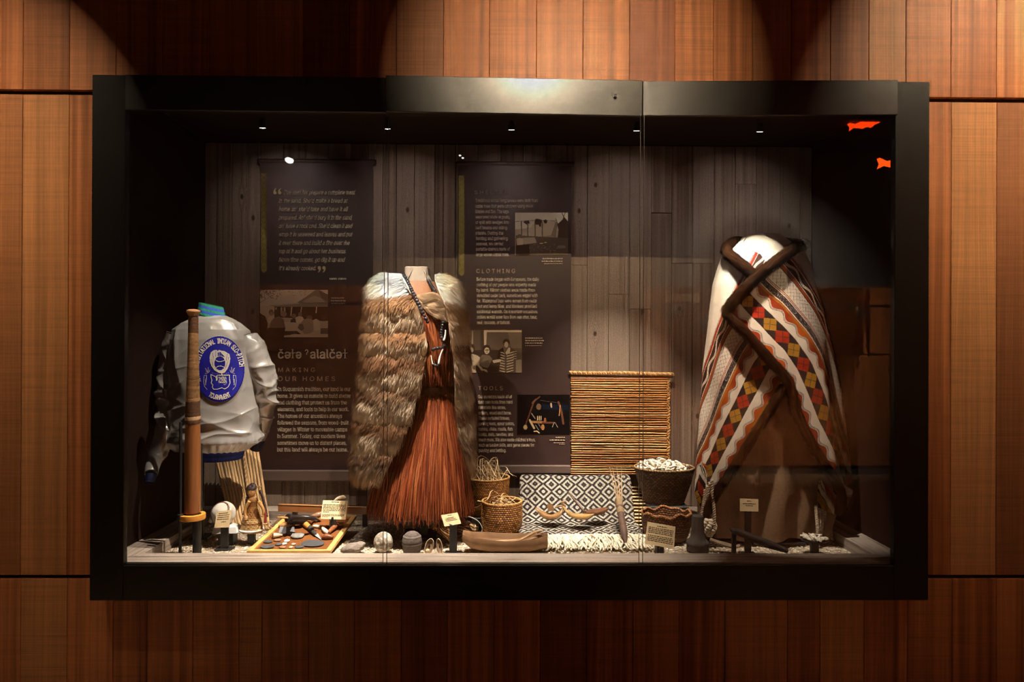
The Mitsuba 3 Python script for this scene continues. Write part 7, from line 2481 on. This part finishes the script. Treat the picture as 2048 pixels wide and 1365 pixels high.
# ------------------------------------------------------------------ stones, shells and bark in front of the dress
c = on_bed(706, 1090, 0.020); c[2] = ZG + 0.020
vc("flat_stone", stone((P(706, 1091, 0.30)[0], 0.30, ZG + 0.026), (0.053, 0.036, 0.024), (0, -12, 20), 4, 0.2, 4), (0.21, 0.175, 0.155), "m_matte", True, 0.45, 40)
lab("flat_stone", "flat rough grey stone on the gravel, right of the tool tray", "stone")
c = P(766.5, 1080, 0.32)
m = stone((c[0], 0.32, ZG + 0.047), (0.042, 0.040, 0.047), (0, 0, 0), 6, 0.10, 4)
v = np.asarray(m.vertices)
c_ = np.where((meshkit.fbm(v * 70, 3, 4) > 0.52)[:, None], np.array([0.50, 0.46, 0.40]), np.array([0.26, 0.22, 0.18]))
add("round_stone", m, "m_matte", True, color=c_ * (0.7 + 0.6 * meshkit.fbm(v * 200, 2, 1))[:, None])
lab("round_stone", "round mottled beige stone on the gravel, at the left glass joint", "stone")
c = P(824, 1084, 0.30)
m = lathe(spline([(0.0005, 0), (0.030, 0.002), (0.040, 0.022), (0.043, 0.040), (0.0435, 0.060), (0.036, 0.082), (0.018, 0.096), (0.0005, 0.099)], 50).clip(0.0003), 48, (c[0], 0.30, ZG + 0.002))
v = np.asarray(m.vertices); n0 = vnormals(v, np.asarray(m.faces))
zz_ = v[:, 2] - ZG
v = v + n0 * (0.0016 * np.sign(np.sin(zz_ * 190)) * (np.abs(np.sin(zz_ * 95)) > 0.9) + 0.002 * (meshkit.fbm(v * 60, 3, 8) - 0.5))[:, None]
vc("pecked_stone", mesh(v, m.faces), (0.15, 0.125, 0.115), "m_matte", True, 0.4, 150)
lab("pecked_stone", "dark dome shaped pecked stone with a groove, right of the round stone", "stone")
for i, (px, sgn) in enumerate(((858.5, -1), (878.5, 1))):
    k = num("shell_half")
    c = P(px, 1092, 0.285)
    n = 28
    a = np.linspace(0, 2 * np.pi, n, endpoint=False)
    rx, ry = 0.0175 if i == 0 else 0.0125, 0.034
    ring = []
    for f, dpt in ((1.0, 0.0), (1.10, -0.003), (1.0, -0.010), (0.7, -0.017), (0.3, -0.0195)):
        ring.append(np.stack([rx * f * np.cos(a), np.full(n, -dpt), ry * f * np.sin(a)], 1))
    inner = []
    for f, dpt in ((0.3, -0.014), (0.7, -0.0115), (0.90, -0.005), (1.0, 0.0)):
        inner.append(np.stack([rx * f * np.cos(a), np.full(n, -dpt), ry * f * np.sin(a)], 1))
    R = rotm([0, 1, 0], -14 * sgn * 1.0) @ rotm([1, 0, 0], -28)
    m = loft(np.array(ring[::-1])); vc(k + "__shell", moved(m, R, (c[0], 0.285, ZG + 0.038)), (0.70, 0.58, 0.42), "m_soft", True, 0.2, 90)
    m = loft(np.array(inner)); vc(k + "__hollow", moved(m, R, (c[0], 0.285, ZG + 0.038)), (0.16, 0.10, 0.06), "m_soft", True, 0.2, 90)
    lab(k, ("wider tan half shell with a pebble in it, beside the pecked stone" if i == 0 else "narrower tan half shell, right of the wider one"), "shell", "half shells on the gravel")
c = P(855.5, 1096, 0.27)
vc("small_pebble", stone((c[0], 0.268, ZG + 0.024), (0.0095, 0.009, 0.0095), (0, 0, 0), 3, 0.08, 3), (0.62, 0.46, 0.30), "m_soft", True)
lab("small_pebble", "small round tan pebble in the wider half shell", "pebble")
ms, cs = [], []
rr = np.random.default_rng(14)
for i in range(150):
    t = rr.uniform(0, 1)
    g = rr.uniform() < 0.42
    if g:
        p0 = (868 + rr.uniform(-4, 6), 1046 + rr.uniform(-2, 14)); p1 = (905 + rr.uniform(-6, 6), 1074 + rr.uniform(-6, 14))
        col = np.array([0.52, 0.31, 0.14]) * rr.uniform(0.6, 1.2); y0 = 0.42
    else:
        p0 = (876 + rr.uniform(-6, 20), 1036 + rr.uniform(-2, 18)); p1 = (952 + rr.uniform(-14, 6), 1056 + rr.uniform(-8, 22))
        col = np.array([0.24, 0.105, 0.045]) * rr.uniform(0.5, 1.5); y0 = 0.50
    q0, q1 = P(*p0, y0), P(*p1, y0 - 0.02)
    for q in (q0, q1):
        q[2] = max(q[2], ZG + 0.008)
    mid = (q0 + q1) / 2 + np.array([0, rr.normal(0, 0.012), 0.010 + rr.normal(0, 0.008)])
    q = spline([q0, mid, q1], 9)
    q[:, 2] = np.maximum(q[:, 2], ZG + 0.006)
    m = tube(q, rr.uniform(0.0014, 0.0034), 5, True, (1, 0.5))
    ms.append(m); cs.append(colored(m, col, 0.25, 80, i))
add("bark_bundle__strips", cat(ms), "m_soft", True, color=np.vstack(cs))
q = spline(PP([(915, 1036), (928, 1033), (944, 1036), (958, 1045), (964, 1056), (962, 1067)], 0.47), 40)
q[:, 2] = np.maximum(q[:, 2], ZG + 0.008)
vc("bark_bundle__cord", tube(q, 0.0020, 6), (0.55, 0.50, 0.44), "m_soft", True)
q = P(946, 1055, 0.47)
m, c = twist_rope(None, np.stack([q[0] + 0.012 * np.cos(np.linspace(0, 12, 60)), q[1] + 0.008 * np.sin(np.linspace(0, 12, 60)), q[2] + 0.012 * np.sin(np.linspace(0, 12, 60) * 0.8)], 1), 0.004, 9, ((0.68, 0.54, 0.32), (0.5, 0.34, 0.18)), 5)
add("bark_bundle__knot", m, "m_soft", True, color=c)
lab("bark_bundle__strips", kind="stuff")
lab("bark_bundle", "bundle of split cedar bark strips lying on the gravel behind the card below the dress", "bark bundle")

# ------------------------------------------------------------------ canoe shaped bowl with a ladle, and the spoons
CB = "carved_bowl"
yb = 0.33
xl_, xr_ = P(930, 0, yb)[0], P(1099, 0, yb)[0]
n = 60
t = np.linspace(0, 1, n)
xs = xl_ + (xr_ - xl_) * t
half = 0.062 * np.sin(np.pi * np.clip(t * 0.90 + 0.07, 0, 1)) ** 0.55 + 0.006
half *= np.where(t > 0.9, 1, 1)
rim = np.interp(t, [0, 0.12, 0.5, 0.85, 1], [0.090, 0.078, 0.066, 0.070, 0.082]) + ZG
bot = np.interp(t, [0, 0.1, 0.3, 0.8, 1], [0.050, 0.018, 0.006, 0.006, 0.020]) + ZG
R_ = []
for i in range(n):
    sec_ = []
    for a in np.linspace(-np.pi / 2, np.pi / 2, 15):            # outside from one rim under to the other
        sec_.append((xs[i], yb + half[i] * math.sin(a), rim[i] - (rim[i] - bot[i]) * max(0, math.cos(a)) ** 0.6))
    for a in np.linspace(np.pi / 2, -np.pi / 2, 15):            # inside back
        h2 = max(half[i] - 0.006, 0.002)
        dp_ = max((rim[i] - bot[i]) - 0.010, 0.004) * (0.0 if i in (0, n - 1) else 1)
        sec_.append((xs[i], yb + h2 * math.sin(a), rim[i] - dp_ * max(0, math.cos(a)) ** 0.6))
    R_.append(sec_)
m = loft(np.array(R_), cap=True)
v = np.asarray(m.vertices)
g = meshkit.fbm(np.stack([v[:, 0] * 6, v[:, 1] * 90, v[:, 2] * 90], 1), 4, 3)
add(CB, m, "m_soft", 40, color=None) if False else add(CB, m, "m_soft", True, color=np.clip(np.array([0.27, 0.155, 0.085]) * (0.5 + g)[:, None], 0, 1))
lab(CB, "long canoe shaped carved wooden bowl with a ladle lying in it", "bowl")


def spoon(key, pts, ws, hs, col, label, depth, y, hollow=True, seed=0):
    """a carved spoon: centre line in pixels with half widths and half thicknesses in metres"""
    n = 44
    q = spline([P(a, b, yy) for (a, b), yy in zip(pts, y)], n)
    w = np.interp(np.linspace(0, 1, n), np.linspace(0, 1, len(ws)), ws)
    h = np.interp(np.linspace(0, 1, n), np.linspace(0, 1, len(hs)), hs)
    t = np.gradient(q, axis=0); t /= np.linalg.norm(t, axis=1, keepdims=True)
    b = np.cross(t, up); b /= np.linalg.norm(b, axis=1, keepdims=True)
    u_ = np.cross(b, t)
    a = np.linspace(0, 2 * np.pi, 28, endpoint=False)
    R_ = []
    for i in range(n):
        up_ = np.sin(a)
        prof = np.where(up_ > 0, (h[i] - depth * w[i] * 0.9 * (1 - np.cos(a) ** 2)) if hollow and w[i] > 0.012 else h[i], h[i]) * up_
        if hollow and w[i] > 0.012:
            prof = np.where(up_ > 0, h[i] * 0.6 - (w[i] - 0.010) * depth * up_ ** 0.8, -h[i] * 0.4 + (w[i]) * depth * 1.15 * up_)
        R_.append(q[i] + np.cos(a)[:, None] * w[i] * b[i] + prof[:, None] * u_[i])
    m = loft(np.array(R_), cap=True)
    v = np.asarray(m.vertices)
    g = meshkit.fbm(np.stack([v[:, 0] * 30, v[:, 1] * 100, v[:, 2] * 100], 1), 3, seed)
    add(key, m, "m_gloss", True, color=np.clip(np.asarray(col) * (0.6 + 0.8 * g)[:, None], 0, 1))
    if label:
        lab(key, label, "spoon")


spoon("wooden_ladle", [(963, 1082), (985, 1086), (1012, 1085), (1040, 1080), (1058, 1071), (1074, 1063), (1085, 1062)], [0.004, 0.024, 0.030, 0.020, 0.009, 0.011, 0.009], [0.003, 0.007, 0.008, 0.007, 0.005, 0.005, 0.003],
      (0.36, 0.22, 0.12), "brown wooden ladle lying in the canoe shaped bowl", 0.35, [0.325, 0.325, 0.33, 0.335, 0.34, 0.345, 0.35], True, 3)
rod("wooden_paddle", [P(1050, 1084, 0.30), P(1066, 1077, 0.33), P(1083, 1071, 0.37)], [0.008, 0.009, 0.007], (0.24, 0.14, 0.075), "m_soft", squash=(1, 0.5))
lab("wooden_paddle", "short dark stick lying across the end of the canoe shaped bowl", "stick")
# the spoon with a bird's head, the plain horn spoon, the dark spoon
spoon("bird_spoon__bowl", [(1071, 1017), (1080, 1024), (1092, 1031), (1104, 1033), (1116, 1030), (1124, 1022), (1126, 1016)], [0.004, 0.014, 0.026, 0.030, 0.024, 0.010, 0.006], [0.004, 0.007, 0.011, 0.013, 0.011, 0.007, 0.006], (0.25, 0.14, 0.06), None, 0.4, [0.60, 0.59, 0.58, 0.575, 0.58, 0.59, 0.595], True, 4)
m = trimesh.convex.convex_hull(np.vstack([[P(a, b, yy) for a, b in ((1094, 1009), (1105, 1008), (1109, 1022), (1096, 1023))] for yy in (0.592, 0.600)]))
vc("bird_spoon__tail", m, (0.22, 0.125, 0.06), "m_soft", False)
q = spline([P(a, b, 0.595) for a, b in ((1125, 1018), (1127, 1010), (1124, 1006), (1129, 1004), (1132, 1006))], 20)
vc("bird_spoon__head", tube(q, np.interp(np.linspace(0, 1, 20), [0, .4, .7, 1], [0.0055, 0.0055, 0.0065, 0.0025]), 10), (0.25, 0.14, 0.06), "m_gloss", True)
q = spline([P(a, b, 0.594) for a, b in ((1110, 1016), (1118, 1013), (1126, 1012))], 12)
vc("bird_spoon__neck", tube(q, 0.0045, 8), (0.24, 0.135, 0.06), "m_gloss", True)
lab("bird_spoon", "carved wooden spoon with a bird's head handle, leftmost on the woven blanket", "spoon")
spoon("horn_spoon", [(1124, 1013), (1130, 1018), (1137, 1026), (1148, 1031), (1162, 1033), (1176, 1032), (1188, 1029)], [0.005, 0.006, 0.013, 0.025, 0.028, 0.022, 0.004], [0.004, 0.004, 0.007, 0.010, 0.010, 0.008, 0.003], (0.33, 0.20, 0.075), "pale horn spoon with a curved handle, in the middle of the woven blanket", 0.35, [0.60, 0.58, 0.56, 0.55, 0.545, 0.545, 0.545], True, 5)
spoon("dark_spoon__bowl", [(1166, 1028), (1178, 1025), (1192, 1023), (1206, 1020), (1218, 1017)], [0.006, 0.026, 0.034, 0.028, 0.005], [0.004, 0.009, 0.010, 0.008, 0.003], (0.105, 0.045, 0.022), None, 0.4, [0.60, 0.60, 0.60, 0.605, 0.61], True, 6)
q = np.linspace(P(1137, 986, 0.672), P(1170, 1026, 0.600), 14)
vc("dark_spoon__handle", tube(q, np.linspace(0.0035, 0.0065, 14), 8), (0.07, 0.032, 0.020), "m_gloss", True)
lab("dark_spoon", "dark brown spoon with a straight handle, rightmost on the woven blanket", "spoon")
# fish rake: four tines bound to a pointed handle
FR = "fish_spear"
for i, (top_, bot_) in enumerate(zip([(1218.5, 933), (1224.5, 934), (1233.5, 934), (1243, 934)], [(1236, 1004), (1238.5, 1003), (1241, 1003), (1243.5, 1003)])):
    a, b = P(*top_, 0.63), P(*bot_, 0.572)
    vc(num(FR + "__tine"), tube(np.linspace(a, b, 10), np.linspace(0.0015, 0.0032, 10), 6), (0.52, 0.36, 0.20), "m_soft", True)
a, b = P(1237, 1001, 0.572), P(1252, 1088, 0.355)
q = np.linspace(a, b, 40)
q[:, 2] = np.maximum(q[:, 2], 0)
m = tube(q, np.r_[np.linspace(0.0150, 0.0165, 30), np.linspace(0.0165, 0.003, 10)], 16)
vc(FR + "__handle", m, (0.115, 0.066, 0.050), "m_soft", True, 0.45, 50)
ws_ = []
for i in range(14):
    f = 0.0 + 0.34 * i / 14
    p = a * (1 - f) + b * f
    d = (b - a) / np.linalg.norm(b - a)
    if 6 < i < 9:
        continue
    ws_.append(tube(np.linspace(p - d * 0.003, p + d * 0.003, 3), [0.0155, 0.0185, 0.0155], 16))
vc(FR + "__lashing", cat(ws_), (0.40, 0.29, 0.17), "m_soft", True)
lab(FR + "__lashing", "tan cord lashing", kind="stuff")
lab(FR, "four pronged fish spear with dark pointed handle, standing against the woven blanket", "spear")

# ------------------------------------------------------------------ stone maul and the things before the robe
MU = "stone_maul"
ym_ = 0.34
c = P(1399, 0, ym_)
k_ = pix(ym_)
zb_, zt2 = P(1399, 1103, ym_)[2], P(1399, 1031, ym_)[2]
zb_ = max(zb_, ZG + 0.003)
zf = P(1399, 1084, ym_)[2]
prof = [(0.0005, zb_), (21 * k_, zb_), (22 * k_, zb_ + 0.006), (21.5 * k_, zf - 0.016), (22.5 * k_, zf - 0.010), (22.8 * k_, zf), (20 * k_, zf + 0.006), (15 * k_, zf + 0.018), (12.6 * k_, zf + 0.05), (11.2 * k_, zt2 - 0.006), (10 * k_, zt2), (0.0005, zt2 + 0.001)]
m = lathe(np.array(prof), 48, (c[0], ym_, 0))
v = np.asarray(m.vertices); n0 = vnormals(v, np.asarray(m.faces))
vc(MU, mesh(v + n0 * (0.0016 * (meshkit.fbm(v * 60, 3, 2) - 0.5))[:, None], m.faces), (0.085, 0.078, 0.072), "m_matte", True, 0.4, 90)
lab(MU, "grey flanged stone maul standing right of the tan card and ragged basket", "maul")
spoon("antler_wedge", [(1420, 1079), (1438, 1086), (1456, 1091), (1472, 1094), (1478, 1090)], [0.010, 0.016, 0.022, 0.022, 0.006], [0.008, 0.008, 0.008, 0.008, 0.003], (0.30, 0.22, 0.15), None, 0.2, [0.345, 0.335, 0.325, 0.32, 0.33], False, 7)
lab("antler_wedge", "pale brown antler wedge lying right of the stone maul", "wedge")
q = spline([P(1460, 1059, 0.27), P(1492, 1071, 0.255), P(1530, 1086, 0.24), P(1575, 1103, 0.225)], 40)
q[:, 2] = np.maximum(q[:, 2], ZG + 0.016)
vc("stone_club", tube(q, np.interp(np.linspace(0, 1, 40), [0, .06, .3, .7, 1], [0.006, 0.017, 0.020, 0.022, 0.012]), 18, True, (1, 0.8)), (0.030, 0.026, 0.025), "m_soft", True, 0.4, 60)
q = q[2]
add("club_stand", cbox(q[0] - 0.002, q[0] + 0.016, q[1] + 0.002, q[1] + 0.016, ZG + 0.004, q[2] - 0.017, 0.002), "m_black")
lab("club_stand", "small black post under the raised end of the stone club", "stand")
lab("stone_club", "long dark stone club lying before the robe's skirt", "club")
k = "shell_display"
c = P(1629, 1076, 0.285)
add(k + "__disc", lathe([(0.0005, -0.012), (0.056, -0.012), (0.058, -0.009), (0.058, -0.005), (0.0005, -0.004)], 40, (c[0], 0.285, c[2])), "m_black", 30)
add(k + "__post", cbox(c[0] - 0.016, c[0] + 0.016, 0.275, 0.297, ZG + 0.004, c[2] - 0.0122, 0.002), "m_black")
lab(k, "small black display disc on a post before the robe", "stand")
ms, cs = [], []
rr = np.random.default_rng(6)
for i in range(90):
    a_, r_ = rr.uniform(0, 6.28), 0.052 * math.sqrt(rr.uniform(0, 1))
    m = stone((c[0] + r_ * math.cos(a_), 0.285 + r_ * math.sin(a_), c[2] + rr.uniform(0.0, 0.006)), np.array([0.011, 0.006, 0.0035]) * rr.uniform(0.7, 1.3), (rr.uniform(-30, 30), rr.uniform(-30, 30), rr.uniform(0, 180)), i, 0.2, 1)
    ms.append(m); cs.append(colored(m, np.array([0.86, 0.80, 0.66]) * rr.uniform(0.75, 1.05)))
add("shell_heap", cat(ms), "m_matte", color=np.clip(np.vstack(cs), 0, 0.9))
lab("shell_heap", "brightly lit heap of white shell bits on the small black disc before the robe", "shells", kind="stuff")
# knotted cream pouch by the maul
c = P(1419, 1056, 0.40)
ms, cs = [], []
for i in range(7):
    f = i / 6
    for j in range(5):
        a_ = j / 5 * 6.28 + i
        rr0 = 0.026 * math.sin(math.pi * (0.18 + 0.75 * f))
        m = stone((c[0] + rr0 * math.cos(a_), 0.40 + rr0 * 0.7 * math.sin(a_), c[2] + 0.032 - 0.064 * f), (0.012, 0.010, 0.010), (0, 30, 0), i * 5 + j, 0.15, 2)
        ms.append(m); cs.append(colored(m, (0.66, 0.57, 0.44), 0.2, 200, i))
add("wool_knot", cat(ms), "m_matte", True, color=np.vstack(cs))
lab("wool_knot", "knotted cream wool bundle hanging by the robe, right of the stone maul", "wool bundle", kind="stuff")
